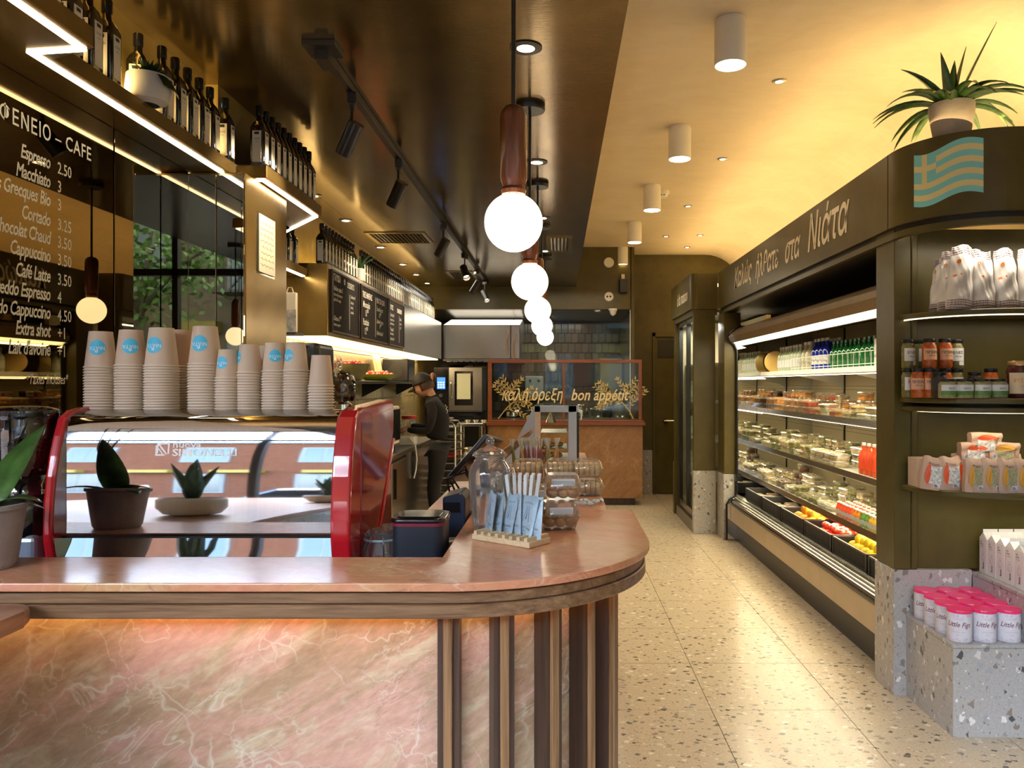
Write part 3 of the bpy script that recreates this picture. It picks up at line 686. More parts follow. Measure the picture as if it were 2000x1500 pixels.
MB().box(x0+.03, x1-.05, 2.02, 2.42, .98, 1.40).build('body', 'black_metal', em)
def side(xa, xb, name):
    pr_ = [(p[0]-.010, p[1]+(.008 if p[1] > 1.4 else 0)) for p in PS]
    poly = pr_[::-1]+[(2.40, 1.452), (2.428, 1.44), (2.436, 1.41), (2.43, 1.35), (2.30, 1.18), (2.20, 1.06), (2.10, .95)]
    s_ = MB().ext(poly, xa, xb, 'x').build(name, 'red_paint', em, .008, 3); return s_
side(x0, x0+.026, 'side_panel'); sp_ = side(x1-.050, x1, 'side_panel')
# raised crease and recessed field on the right side
b = MB().tube([(x1+.0015, 2.415, 1.33), (x1+.002, 2.24, 1.10), (x1+.0015, 2.08, .96)], .005, 8); b.build('crease', 'red_paint', sp_)
b = MB().ext([(2.03, 1.40), (2.40, 1.425), (2.405, 1.30), (2.06, .97), (2.02, 1.0)], x1, x1+.0018, 'x'); b.build('side_field', mat('red_deep', (.33, .008, .02), .12, coat=.8), sp_)
b = MB().box(x1-.03, x1-.006, 2.10, 2.42, .93, 1.30); b.build('rear_foot', mat('red_dark', (.25, .006, .015), .2, coat=.6), em)
for fx in (x0+.06, x1-.08):
    for fy in (2.05, 2.35): MB().cyl((fx, fy, .92), (fx, fy, .985), .022, n=12).build('foot', 'black_plastic', em)
def onmachine(xo, zo): 
    def f(a, c):
        z = zo+c; pts = PF; y = 1.95
        for i in range(len(pts)-1):
            if pts[i][1] >= z >= pts[i+1][1]: t = (pts[i][1]-z)/(pts[i][1]-pts[i+1][1]); y = pts[i][0]+(pts[i+1][0]-pts[i][0])*t
        return (xo+a, y-.0007, z)
    return f
kx = 1.95/1520
X_ = lambda u: (u-1090)*kx
Z_ = lambda v: 1.5-(v-750)*kx
MB().text('nuova', .0215, onmachine(X_(331), Z_(875)), 0, 0, .012, 'LEFT', 1.38).build('logo_word', 'letter_white', em)
MB().text('SIMONELLI', .0245, onmachine(X_(331), Z_(891)), 0, 0, .022, 'LEFT', 1.40).build('logo_word', 'letter_white', em)
b = MB(); f = onmachine(X_(298), Z_(891))
def rect(a0, a1, c0, c1, sh=0): b.add([f(a0, c0), f(a1, c0), f(a1+sh, c1), f(a0+sh, c1)], [(0, 1, 2, 3)])
rect(0, .004, 0, .026); rect(.003, .032, .028, .032); rect(.031, .035, .005, .032); rect(0, .024, 0, .004); rect(.003, .007, .006, .032)
b.add([f(.006, .028), f(.011, .028), f(.031, .004), f(.026, .004)], [(0, 1, 2, 3)]); b.add([f(.006, .018), f(.010, .018), f(.024, .0), f(.020, .0)], [(0, 1, 2, 3)])
b.build('logo_mark', 'letter_white', em)['kind'] = 'stuff'
# ---------------------------------------------------------------- cup stacks
mat('cup_paper', (.76, .56, .38), .6, var=.03); mat('cup_rim', (.84, .70, .52), .6); mat('cup_tan', (.62, .38, .23), .6); mat('logo_cyan', (.10, .62, .86), .5)
def cup(name, h, rb, rt, mt, logo):
    """paper cup standing upside down, rim at z=0"""
    t_ = thing(name, 'x', 'cup', (0, 0, 0))
    MB().lathe([(rb, h), (rb-.002, h-.004), (rb-.0035, h-.004)][0:1]+[(rt-.0012, .003)], n=28, cap=False).lathe([(1e-4, h-.003), (rb-.001, h-.003)], n=28, cap=False).lathe([(rb-.001, h-.003), (rb, h)], n=28, cap=False).build('cup_wall', mt, t_)
    MB().lathe([(rt-.0015, .0045), (rt+.0012, .0035), (rt+.002, .0015), (rt+.001, 0), (rt-.0015, .0005)], n=28, cap=False).build('rolled_rim', 'cup_rim', t_)
    if logo:
        R_ = h*.21; zc = h*.55; rm = rb+(rt-rb)*(1-zc/h)
        def wrap(a, c, e=.0006):
            z = zc+c; r = rb+(rt-rb)*(1-z/h)+e; an = a/rm-PI/2; return (r*math.cos(an), r*math.sin(an), z)
        MB().grid(lambda u, v: wrap(R_*v*math.cos(2*PI*u), R_*v*math.sin(2*PI*u)), 28, 4).build('round_logo', 'logo_cyan', t_)
        MB().text('ΝΙΑΤΑ', R_*.62, lambda a, c: wrap(-a, -c+R_*.12, .0012), 0, 0, .01, 'CENTER', 1).text('✿', R_*.5, lambda a, c: wrap(-a, -c-R_*.35, .0012), 0, 0, 0, 'CENTER', 1).build('logo_lettering', 'letter_white', t_)['kind'] = 'stuff'
    return t_
def yv(v, r): return v
stacks = [  # u centre, Y, top v, big?, logo, label of the stack
    (197, 2.115, 648, 'b', .25, 'first big cup stack from the left'), (256, 2.115, 645, 'b', .45, 'second big cup stack from the left'), (316, 2.10, 641, 'B', -.1, 'third big cup stack from the left'),
    (352, 2.19, 645, 'k', None, 'tan cup stack half hidden behind the third big one'), (401, 2.115, 638, 'B', .0, 'big cup stack left of the small stacks'),
    (446, 2.09, 683, 's', -.25, 'shortest small cup stack'), (487, 2.10, 673, 's', -1.0, 'second small cup stack from the left'), (537, 2.10, 670, 's', .35, 'third small cup stack from the left'),
    (578, 2.10, 669, 's', -.5, 'fourth small cup stack from the left'), (627, 2.10, 694, 'p', None, 'plain small cup stack at the right end'), (524, 2.20, 676, 'p', None, 'small cup stack tucked behind the third one')]
dims = {'b': (.098, .029, .0405), 'B': (.104, .031, .0435), 'k': (.104, .031, .043), 's': (.078, .0245, .0335), 'p': (.084, .0245, .0335)}
cp = {}
for u, Y, v, kd, rz, lab in stacks:
    h, rb, rt = dims[kd]; X = (u-1090)*Y/1520; top = 1.5+(750-v)*Y/1520; z0 = 1.4245
    pitch = .0073; n = max(3, int(round((top-h-z0)/pitch))+1)
    for i in range(n):
        z = top-h-(n-1-i)*(top-h-z0)/(n-1); last = i == n-1
        key = (kd, last and rz is not None)
        if key not in cp: cp[key] = cup('paper_cup', h, rb, rt, 'cup_tan' if kd == 'k' else 'cup_paper', last and rz is not None); k = 0
        else: k = 1
        L = ('topmost paper cup' + (' with cyan logo' if last and rz is not None else '') if last else 'nested paper cup, '+ORD(i+1)+' from bottom')+', '+lab
        place(k, cp[key], (X, Y, z), rz or 0, L, 'upturned paper cups on the coffee machine')
# ---------------------------------------------------------------- grinder
g = thing('coffee_grinder', 'coffee grinder with a bean hopper left of the coffee machine', 'coffee grinder', (-1.37, 1.99, .92))
c = (-1.368, 1.985, 0)
MB().lathe([(.070, 1.27), (.080, 1.31), (.081, 1.40), (.081, 1.418)], c, 32, cap=False).build('hopper', 'smoked_glass', g)
MB().lathe([(.083, 1.412), (.085, 1.422), (.083, 1.434), (.06, 1.442), (.02, 1.444)], c, 32).build('hopper_lid', 'black_gloss', g)
beans = MB(); rr = random.Random(5)
beans.lathe([(.055, 1.262), (.070, 1.285), (.072, 1.345), (.05, 1.350)], c, 24, sm=True)
for k in range(260):
    a = rr.random()*2*PI; hh = rr.choice((0, 1)); r_ = .0715 if hh else .07*math.sqrt(rr.random()); z = 1.285+.06*rr.random() if hh else 1.352
    rot = Euler((rr.random()*6, rr.random()*6, rr.random()*6)).to_matrix(); beans.ball((c[0]+r_*math.cos(a), c[1]+r_*math.sin(a), z), .0065, 6, 0, (.7, 1, .6), rot, 4)
beans.build('coffee_beans', mat('bean', (.022, .010, .006), .35), g)['kind'] = 'stuff'
MB().lathe([(.045, 1.225), (.048, 1.245), (.062, 1.262), (.07, 1.27)], c, 28).build('hopper_neck', 'chrome', g)
MB().lathe([(.078, 1.12), (.081, 1.15), (.080, 1.20), (.070, 1.222), (.045, 1.226)], c, 28).build('grinder_head', 'black_gloss', g)
MB().box(c[0]-.075, c[0]+.073, 1.92, 2.08, .92, 1.125).build('grinder_body', mat('blue_steel', (.42, .50, .62), .3, .6), g, .015, 3)
MB().box(c[0]-.02, c[0]+.05, 1.93, 1.96, 1.155, 1.175).build('adjusting_plate', 'chrome', g, .004)
# glass dome hopper behind the cups at the right
g = thing('glass_dome', 'small smoked glass dome with orange inside and chrome base beside the cups', 'dome', ((668-1090)*2.3/1520, 2.3, 1.425)); c = ((668-1090)*2.3/1520, 2.3, 0)
MB().lathe([(.034, 1.45), (.040, 1.47), (.041, 1.50), (.034, 1.525), (.018, 1.538), (.001, 1.541)], c, 28, cap=False).build('dome', 'smoked_glass', g)
MB().lathe([(.030, 1.4255), (.028, 1.44), (.016, 1.448), (.018, 1.462)], c, 24).build('chrome_base', 'chrome', g)
MB().ball((c[0], c[1], 1.487), .019, 12, 0, (1, 1, .7)).build('orange_filling', mat('orange_fill', (.65, .18, .03), .5), g)
# ---------------------------------------------------------------- things on the low counter
g = thing('compost_bin', 'black lidded canister with a dark red band behind the marble ledge', 'canister', (-.343, 2.03, .92))
def rbox(cx, cy, hw, hd, r, n=6):
    return arc(cx+hw-r, cy+hd-r, r, 0, 90, n)+arc(cx-hw+r, cy+hd-r, r, 90, 180, n)+arc(cx-hw+r, cy-hd+r, r, 180, 270, n)+arc(cx+hw-r, cy-hd+r, r, 270, 360, n)
gx, gy = (823-1090)*2.03/1520, 2.03
MB().ext(rbox(gx, gy, .066, .066, .025), .921, 1.140, 'z', 0, True).build('bin_body', mat('navy_black', (.012, .017, .026), .4), g)
MB().ext(rbox(gx, gy, .068, .068, .027), 1.140, 1.148, 'z', 0, True).build('red_band', mat('maroon', (.22, .01, .03), .4), g)
MB().ext(rbox(gx, gy, .071, .071, .030), 1.148, 1.160, 'z', 0, True).build('bin_lid', 'black_gloss', g, .004, 3)
MB().ext(rbox(gx, gy, .055, .055, .022), 1.1595, 1.163, 'z', 0, True).build('lid_top', 'black_gloss', g, .003, 2)
def jar(x, y, z, r, h, fill, label, fc):
    t_ = thing('storage_jar', label, 'jar', (x, y, z), 'clip top jars behind the ledge')
    MB().lathe([(r*.8, z), (r, z+.01), (r, z+h*.72), (r*.82, z+h*.82), (r*.82, z+h*.88)], (x, y, 0), 28, cap=False).build('jar_body', 'jar_glass', t_)
    MB().lathe([(r*.88, z+h*.89), (r*.9, z+h*.93), (r*.6, z+h), (1e-4, z+h)], (x, y, 0), 28, cap=False).build('glass_lid', 'jar_glass', t_)
    MB().lathe([(r*.9, z+h*.865), (r*.93, z+h*.88), (r*.9, z+h*.895)], (x, y, 0), 28, cap=False).build('gasket', mat('gasket', (.35, .55, .6), .4), t_)
    b = MB()
    for sx in (-1, 1): b.tube([(x+sx*r*.35, y-r*.95, z+h*.62), (x+sx*r*.38, y-r*1.12, z+h*.80), (x+sx*r*.30, y-r*.95, z+h*.93)], .0018, 6)
    b.tube([(x-r*.35, y-r*.95, z+h*.62), (x+r*.35, y-r*.95, z+h*.62)], .0018, 6); b.build('wire_clip', 'chrome', t_)['kind'] = 'stuff'
    MB().lathe([(r*.75, z+.004), (r*.93, z+.012), (r*.93, z+h*fill), (r*.3, z+h*(fill+.05))], (x, y, 0), 24).build('contents', fc, t_)
jar((745-1090)*2.04/1520, 2.04, .92, .050, .20, .45, 'clear clip top jar of brown biscuits directly beside the black canister', mat('biscuit', (.30, .13, .05), .8, var=.5, vscale=40))
jar(-.470, 2.16, .92, .036, .19, .5, 'smaller clear jar of dark red tea tucked behind the biscuit jar', mat('red_tea', (.13, .015, .02), .8, var=.5, vscale=50))
g = thing('napkin_stack', 'stack of white takeaway trays and lids beside the marble corner', 'trays', (-.33, 2.3, .92))
for i in range(6): MB().ext(rbox(-.325, 2.33, .045, .09, .02), .921+i*.022, .921+i*.022+.016, 'z').build('tray', 'white_plastic', g, .003)
MB().cyl((-.40, 2.22, .93), (-.36, 2.30, 1.09), .012, .012, 10).build('spoon_handle', 'black_plastic', g)
# POS tablet, seen from the side, and its base
g = thing('till_screen', 'black till touch screen tilted back on the counter, seen edge on', 'screen', (-.30, 2.75, 1.10))
p0 = Vector(((875-1090)*2.75/1520, 2.75, 1.5-(938-750)*2.75/1520)); p1 = Vector(((952-1090)*2.75/1520, 2.75, 1.5-(850-750)*2.75/1520)); d = (p1-p0).normalized(); yv_ = Vector((.25, 1, 0)).normalized(); yv_ = (yv_-d*yv_.dot(d)).normalized(); n_ = d.cross(yv_)
rot = Matrix((d, yv_, n_)).transposed()
MB().obox((p0+p1)/2+yv_*.12, ((p1-p0).length, .26, .018), rot).build('tablet', 'black_plastic', g, .004, 2)
MB().obox((p0+p1)/2+yv_*.12+n_*.0105, ((p1-p0).length-.02, .24, .002), rot).build('display', mat('blue_screen', (.10, .16, .24), .1, emit=(.15, .3, .5), estr=.25), g)
MB().tube([(-.27, 2.92, 1.10), (-.28, 2.92, 1.20), (-.30, 2.90, 1.24)], .018, 8).ext(rbox(-.26, 2.92, .06, .07, .02), 1.10, 1.112, 'z').build('stand', 'black_metal', g)['kind'] = 'stuff'
g = thing('card_terminal', 'dark blue receipt printer box with cables under the tilted till screen', 'printer', (-.30, 2.42, 1.0))
xx = (905-1090)*2.44/1520-.012
MB().ext([(xx-.035, .95), (xx+.035, .95), (xx+.035, 1.165), (xx+.02, 1.178), (xx-.032, 1.165)], 2.30, 2.44, 'y').build('printer_body', mat('navy_plastic', (.02, .035, .07), .35), g, .004)
MB().box(xx-.028, xx+.02, 2.298, 2.30, 1.12, 1.150).build('printer_slot', 'black_plastic', g)
for k in range(3): MB().tube([(xx-.03+.02*k, 2.45, 1.15), (xx-.045+.01*k, 2.47, 1.20), (xx+.01, 2.50, 1.215+.01*k), (xx+.04, 2.52, 1.16), (xx+.03, 2.5, 1.12)], .0035, 6).build('cable', 'black_plastic', g)
# ---------------------------------------------------------------- things on the rounded counter end
g = thing('sachet_stand', 'pale wooden grooved block holding upright light blue sachets', 'stand', (-.13, 1.97, CTZ))
A = Vector((-.222, 2.005, 0)); B = Vector((-.070, 1.890, 0)); Cc = Vector((-.026, 1.985, 0)); ex = (B-A).normalized(); ey = Vector((-ex.y, ex.x, 0)); L = (B-A).length; Dp = .085
gr = Matrix((ex, ey, Vector((0, 0, 1)))).transposed()
b = MB(); zt = CTZ+.0005
b.obox(A+ex*L/2+ey*Dp/2+Vector((0, 0, zt+.007)), (L, Dp, .014), gr)
base = b.build('block', 'pale_wood', g, .001)
for i in range(8):
    x = .012+i*(L-.024)/7
    MB().obox(A+ex*x+ey*Dp/2+Vector((0, 0, zt+.0185)), (.010, Dp, .009), gr).build('ridge', 'pale_wood', base)
mat('sachet_blue', (.42, .56, .64), .4, .15, var=.12, vscale=30, bmp=.25, bscale=90); mat('sachet_ink', (.12, .17, .22), .6)
for i in range(6):
    x = .022+i*(L-.044)/5; lean = -.24+.07*i; yaw = math.atan2(ex.y, ex.x)+(-.55+.10*i)
    w, h = .058, .105
    R_ = Matrix.Rotation(yaw, 3, 'Z') @ Matrix.Rotation(.12*(-1)**i+lean*.2, 3, 'Y') @ Matrix.Rotation(-.12-.04*(i % 3), 3, 'X')
    org = A+ex*x+ey*(Dp*.45)+Vector((0, 0, zt+.0145))
    t_ = thing('sachet', 'light blue foil sachet, '+ORD(i+1)+' from the left in the grooved wooden block', 'sachet', tuple(org), 'light blue sachets in the wooden block')
    def fn(u, v, s=1):
        th = .0035*math.sin(PI*u)**.6*math.sin(PI*min(1, max(0, (v-.06)/.86)))**.5 if .06 < v < .92 else 0
        return org+R_@Vector(((u-.5)*w, -s*(th+.0004)+.0012*math.sin(9*u+i)*v, v*h+.002*math.sin(7*u+i)))
    MB().grid(lambda u, v: fn(u, v, 1), 10, 12).grid(lambda u, v: fn(u, v, -1), 10, 12).build('pouch', 'sachet_blue', t_)
    b = MB(); P = lambda a, c: fn(.5+a/w, c/h, 1)+R_@Vector((0, -.0006, 0))
    for q in range(3): b.text(('MOUNTAIN', 'TEA', 'ΤΣΑΪ')[q], (.008, .007, .006)[q], lambda a, c, q=q: P(a, c+.022-.008*q), 0, .2, .01, 'CENTER', .9)
    b.add([P(-.002, .045), P(.002, .045), P(.0, .075)], [(0, 1, 2)])
    for sx in (-1, 1): b.add([P(sx*.010, .040), P(sx*.0116, .040), P(sx*.003, .078), P(sx*.002, .078)], [(0, 1, 2, 3)])
    b.text('ΤΣΑΪ ΒΟΥΝΟΥ', .005, lambda a, c: P(a, c+.085), 0, 0, .01, 'CENTER', .9)
    b.build('print', 'sachet_ink', t_)['kind'] = 'stuff'
# paper wrapped sticks in a clear holder
g = thing('stir_stick_holder', 'clear holder full of white paper wrapped sticks behind the sachets', 'stick holder', (-.105, 2.13, CTZ))
hx, hy = -.103, 2.12
MB().lathe([(.034, CTZ+.001), (.038, CTZ+.004), (.042, CTZ+.07)], (hx, hy, 0), 20, cap=False).build('holder', 'jar_glass', g)
st = MB().box(-.0046, .0046, -.0015, .0015, 0, .15).build('stick', mat('stick_paper', (.80, .80, .76), .6), origin=(0, 0, 0)); st.parent = g
k = 0
for i in range(7):
    for j in range(4):
        q = st if k == 0 else st.copy()
        if k: COL.objects.link(q); q.parent = g
        k += 1; lx = (-.030+i*.010); ly = (-.02+j*.013)
        q.location = Vector((hx+lx, hy+ly, CTZ+.006))-W[g].translation; q.rotation_euler = ((j-1.5)*-.03, (i-3)*.05, RND.uniform(-.4, .4))
# big clear jar with lid
g = thing('apothecary_jar', 'large empty clear glass jar with a ball knob lid beside the sachets', 'jar', (-.185, 2.13, CTZ)); c = ((957-1090)*2.14/1520, 2.14, 0); z = CTZ+.001
MB().lathe([(.040, z), (.045, z+.004), (.048, z+.03), (.056, z+.10), (.060, z+.145), (.056, z+.170), (.042, z+.188), (.040, z+.197), (.044, z+.200)], c, 40, cap=False).lathe([(1e-4, z+.004), (.043, z+.004)], c, 40, cap=False).build('jar_body', 'jar_glass', g)
MB().lathe([(.046, z+.201), (.047, z+.207), (.035, z+.218), (.014, z+.226), (.008, z+.230)], c, 36, cap=False).build('jar_lid', 'jar_glass', g)
MB().ball((c[0], c[1], z+.241), .0125, 16, 0).build('lid_knob', 'jar_glass', g)
b = MB()
for zz, r_ in ((z+.188, .0425), (z+.203, .0465)): b.lathe([(r_, zz-.002), (r_+.002, zz), (r_, zz+.002)], c, 36, cap=False)
b.build('rim_ring', 'clear_plastic', g)['kind'] = 'stuff'
MB().ball((c[0]+.003, c[1], z+.022), .006, 8).build('green_sweet', mat('sweet', (.02, .45, .12), .3), g)
# cookie clamshells
mat('cookie', (.80, .42, .13), .75, var=.35, vscale=60, bmp=.4); mat('kraft_lbl', (.75, .72, .68), .6); mat('cookie_y', (.85, .52, .17), .75, var=.3, vscale=50)
def clamshell(w, d, h, cm, label, group, balls=True):
    t_ = thing('pastry_box', label, 'plastic box', (0, 0, 0), group)
    def ring(s, z): return [(x*s, y*s) for x, y in rbox(0, 0, w/2, d/2, w*.22, 3)]
    lv = [(.80, 0), (.90, .22), (1.0, .46), (1.05, .48), (1.05, .51), (.98, .52), (.92, .80), (.74, 1.0)]
    b = MB(); n = 16
    vs = []; 
    for s_, z in lv: vs += [(x, y, z*h) for x, y in ring(s_, z)]
    n = len(ring(1, 0)); fs = [(k*n+i, k*n+(i+1) % n, (k+1)*n+(i+1) % n, (k+1)*n+i) for k in range(len(lv)-1) for i in range(n)]
    fs += [tuple(range(n))[::-1], tuple((len(lv)-1)*n+i for i in range(n))]
    b.add(vs, fs, 0, True); b.build('clear_shell', 'clear_plastic', t_)
    MB().box(-w*.30, w*.30, -d*.46, -d*.455, h*.60, h*.86).build('printed_label', 'kraft_lbl', t_) if balls else None
    rr = random.Random(int(w*1e4)+int(h*1e4))
    if balls:
        k = 0
        for lay in range(2):
            for ix in range(3):
                for iy in range(2 if lay else 3):
                    if k >= 14: break
                    k += 1; MB().ball(((ix-1)*w*.27+rr.uniform(-.002, .002), (iy-(.5 if lay else 1))*d*.27, h*(.24+.30*lay)), w*.145, 10, 0, (1, 1, .75)).build('cookie', cm, t_)
    else:
        for ix in range(5): MB().ext(rbox((ix-2)*w*.16, 0, w*.07, d*.34, .005, 3), h*.08, h*.78, 'z').build('biscuit_row', cm, t_, .003)
    return t_
c1 = clamshell(.108, .105, .072, 'cookie', 'front lower clear box of round brown cookies on the counter', 'clear cookie boxes on the counter')
place(0, c1, (.002, 2.17, CTZ+.001), .15)
dup(c1, (.012, 2.20, CTZ+.075), .05, 'front upper clear box of round cookies stacked on another')
dup(c1, (-.05, 2.52, CTZ+.001), .3, 'clear cookie box standing just behind the front stack')
c2 = clamshell(.118, .10, .062, 'cookie_y', 'x', 'clear biscuit boxes in the back row', False)
k = 0
for i, (x, nm) in enumerate(((-.105, 'left'), (.012, 'middle'), (.106, 'right'))):
    for j in range(2):
        place(k, c2, (x-.004*j, 2.82+.01*j, CTZ+.001+j*.064), RND.uniform(-.06, .06), ('upper' if j else 'lower')+' clear biscuit box at the '+nm+' of the back row'); k += 1
dup(c2, (-.185, 2.90, CTZ+.001), .2, 'single clear biscuit box at the far left of the back row')
# wrapped mints
mat('mint_wrap', (.55, .66, .74), .3, .2); w0 = None
for i in range(7):
    x = .065+.014*i+RND.uniform(-.004, .004); y = 2.58+RND.uniform(-.05, .05)
    if w0 is None:
        w0 = MB().ball((0, 0, .007), .012, 8, 0, (1.1, .7, .55)).add([(-.011, 0, .007), (-.022, -.007, .004), (-.022, .007, .010)], [(0, 1, 2)]).add([(.011, 0, .007), (.022, -.007, .010), (.022, .007, .004)], [(0, 1, 2)]).build('wrapped_mint', 'mint_wrap', origin=(0, 0, 0)); w0['category'] = 'sweet'
    place(i, w0, (x, y, CTZ+.0015), RND.uniform(0, 3), ORD(i+1)+' wrapped pale blue mint from the left, scattered beside the cookie boxes', 'wrapped mints scattered on the counter')
# snack bars upright in a display
g = thing('bar_display', 'clear tray holding wrapped snack bars upright', 'display tray', (-.09, 3.15, CTZ))
MB().box(-.175, .0, 3.08, 3.24, CTZ+.001, CTZ+.006).box(-.175, .0, 3.08, 3.083, CTZ+.001, CTZ+.045).box(-.175, .0, 3.237, 3.24, CTZ+.001, CTZ+.06).build('tray', 'clear_plastic', g)['kind'] = 'stuff'
mat('bar_purple', (.30, .10, .10), .3, .2, var=.3); mat('bar_green', (.25, .28, .07), .3, .2, var=.3); mat('bar_gold', (.5, .28, .1), .3, .3, var=.3); mat('foil_clear', (.7, .65, .5), .25, .3)
bp = {}
for i in range(15):
    kd = ('bar_green', 'bar_green', 'bar_green', 'bar_gold', 'bar_purple', 'bar_purple', 'bar_purple', 'bar_purple', 'bar_purple', 'bar_purple', 'bar_gold', 'bar_purple', 'bar_green', 'bar_gold', 'bar_gold')[i]
    if kd not in bp:
        t_ = thing('snack_bar', 'x', 'snack bar'); bp[kd] = t_; kk = 0
        MB().ball((0, 0, .052), .0075, 8, 0, (1, .8, 7.0)).build('wrapper', kd, t_)
        MB().grid(lambda u, v: ((u-.5)*(.008+.012*v), .002*math.sin(9*u), .10+.024*v), 5, 3).build('crimped_end', 'foil_clear', t_)
    else: kk = 1
    place(kk, bp[kd], (-.168+.0114*i, 3.14+.03*(i % 3), CTZ+.007), 0, ORD(i+1)+' wrapped snack bar from the left in the clear upright tray', 'wrapped snack bars in the tray', rot=(RND.uniform(-.12, .12), RND.uniform(-.15, .1), RND.uniform(-.4, .4)), scale=(1.1, 1.1, 1.40))
# paper bags fan
g = thing('paper_bags', 'fan of folded brown paper bags leaning beside the till screen', 'paper bags', (-.2, 3.3, CTZ))
q0 = Vector(((962-1090)*3.35/1520, 3.35, 1.5-(904-750)*3.35/1520)); q1 = Vector(((1034-1090)*3.35/1520, 3.35, 1.5-(843-750)*3.35/1520)); d = (q1-q0).normalized(); yv_ = Vector((0, 1, 0)); n_ = d.cross(yv_)
R_ = Matrix((d, yv_, n_)).transposed()
for i in range(7): MB().obox((q0+q1)/2+n_*(.005*i-.02)+d*(.012*(i % 3)-.01)+Vector((0, .012*i, 0)), ((q1-q0).length, .12, .002), R_@Matrix.Rotation(.02*i-.05, 3, 'Y')).build('folded_bag', mat('brown_bag', (.42, .24, .11), .8, var=.1), g)
MB().box(-.30, -.20, 3.34, 3.46, CTZ, CTZ+.03).build('bag_base', 'brown_bag', g)
# hot display case
g = thing('warming_case', 'small pale blue heated glass pastry case on the counter', 'display case', (0, 4.05, CTZ))
mat('case_blue', (.50, .60, .68), .35, .2)
fy = 3.92; xl, xr = (1044-1090)*fy/1520, (1131-1090)*fy/1520; zt = 1.5-(792-750)*fy/1520; xl2 = (986-1090)*fy/1520
MB().ext([(xl2, CTZ+.002), (xl, zt), (xl, CTZ+.002)], fy-.004, fy+.008, 'y').build('sloping_end', 'case_blue', g)
MB().ext([(xl2, CTZ+.002), (xl, zt), (xl+.006, zt), (xl2+.008, CTZ+.002)], fy, fy+.38, 'y').build('sloping_glass', 'pane', g)
for (a, c_, z0, z1) in ((xl, xl+.030, CTZ, zt), (xr-.055, xr-.012, CTZ, zt), (xl, xr, zt-.035, zt)):
    MB().box(a, c_, fy-.006, fy+.006, z0+.001, z1).build('end_frame', 'cream_paint' if a == xl and c_ < 0 else 'case_blue', g, .002)
MB().box(xl, xr-.01, fy, fy+.38, CTZ+.001, CTZ+.02).build('case_base', 'steel', g)
MB().box(xl, xr-.01, fy, fy+.38, zt-.012, zt).build('case_roof', 'pane', g)
MB().box(xl+.03, xr-.055, fy+.001, fy+.004, CTZ+.02, zt-.035).build('end_window', 'pane', g)
MB().box(xr-.010, xr, fy, fy+.38, CTZ+.002, zt-.01).build('door', 'black_metal', g, .002)
MB().tube([(xr-.004, fy-.012, zt-.02), (xr+.012, fy-.014, zt-.03), (xr+.01, fy-.012, zt-.07)], .004, 6).build('door_handle', 'white_plastic', g)
MB().lathe([(.028, zt-.09), (.012, zt-.05), (.008, zt-.04)], ((xl+xr)/2-.03, fy+.1, 0), 16).build('heat_lamp', 'chrome', g)
for k, zz in enumerate((CTZ+.07, CTZ+.15)): MB().box(xl+.03, xr-.06, fy+.02, fy+.36, zz, zz+.004).build('wire_shelf', 'steel', g)
pp = None
for i in range(6):
    x = xl+.05+.04*(i % 3); zz = CTZ+(.022, .0745)[i//3]
    if pp is None: pp = MB().ball((0, 0, .014), .019, 10, 0, (1.1, 1.5, .75)).build('pastry', 'cookie', origin=(0, 0, 0)); pp['category'] = 'pastry'
    place(i, pp, (x-.01, fy+.08+.02*(i % 2), zz), .3*i, 'golden pastry in the warming case, '+ORD(i % 3+1)+' from the left on the '+('lower', 'middle')[i//3]+' level', 'pastries in the warming case')
# bottle shelf content is in the next part
# ---------------------------------------------------------------- orchid and snake plants near the window
def leafstrip(b, base, dirv, length, width, curl, n=8, m=0, tw=0, up=Vector((0, 0, 1)), taper=.6, fold=.15):
    base = Vector(base); d = Vector(dirv).normalized(); side = d.cross(up)
    side = side.normalized() if side.length > .05 else Vector((1, 0, 0))
    pts = []; p = base.copy(); dd = d.copy()
    for i in range(n+1):
        pts.append((p.copy(), dd.copy())); dd = (dd-up*curl/n).normalized(); p = p+dd*length/n
    bi = len(b.v)
    for i, (p, q) in enumerate(pts):
        t = i/n; w = width*math.sin(PI*min(1, (t*.92+.08)**taper))**.8*(1-t*.15)+.0006; nn = side.cross(q).normalized()
        b.v += [tuple(p-side*w/2+nn*w*fold), tuple(p), tuple(p+side*w/2+nn*w*fold)]
    for i in range(n):
        a = bi+i*3
        for k in (0, 1): b.f.append([a+k, a+k+1, a+k+4, a+k+3]); b.m.append(m); b.s.append(True)
    return b
def pot_plant(name, label, loc, pot, potmat, leaves, leafmat, top, soilr):
    t_ = thing(name, label, 'plant', loc); c = loc
    MB().lathe([(r, c[2]+z) for r, z in pot], (c[0], c[1], 0), 32, cap=False).lathe([(1e-4, c[2]+.002), (pot[0][0], c[2]+.001)], (c[0], c[1], 0), 32, cap=False).build('pot', potmat, t_)
    MB().lathe([(soilr, c[2]+top-.012), (1e-4, c[2]+top-.006)], (c[0], c[1], 0), 24, cap=False).build('soil', 'soil', t_)
    for (dv, L_, w_, cu, tp, fo) in leaves:
        b = MB(); leafstrip(b, (c[0]+dv[0]*.02, c[1]+dv[1]*.02, c[2]+top-.01), dv, L_, w_, cu, 9, taper=tp, fold=fo)
        o_ = b.build('leaf', leafmat, t_); sd = o_.modifiers.new('thickness', 'SOLIDIFY'); sd.thickness = .0018
    return t_
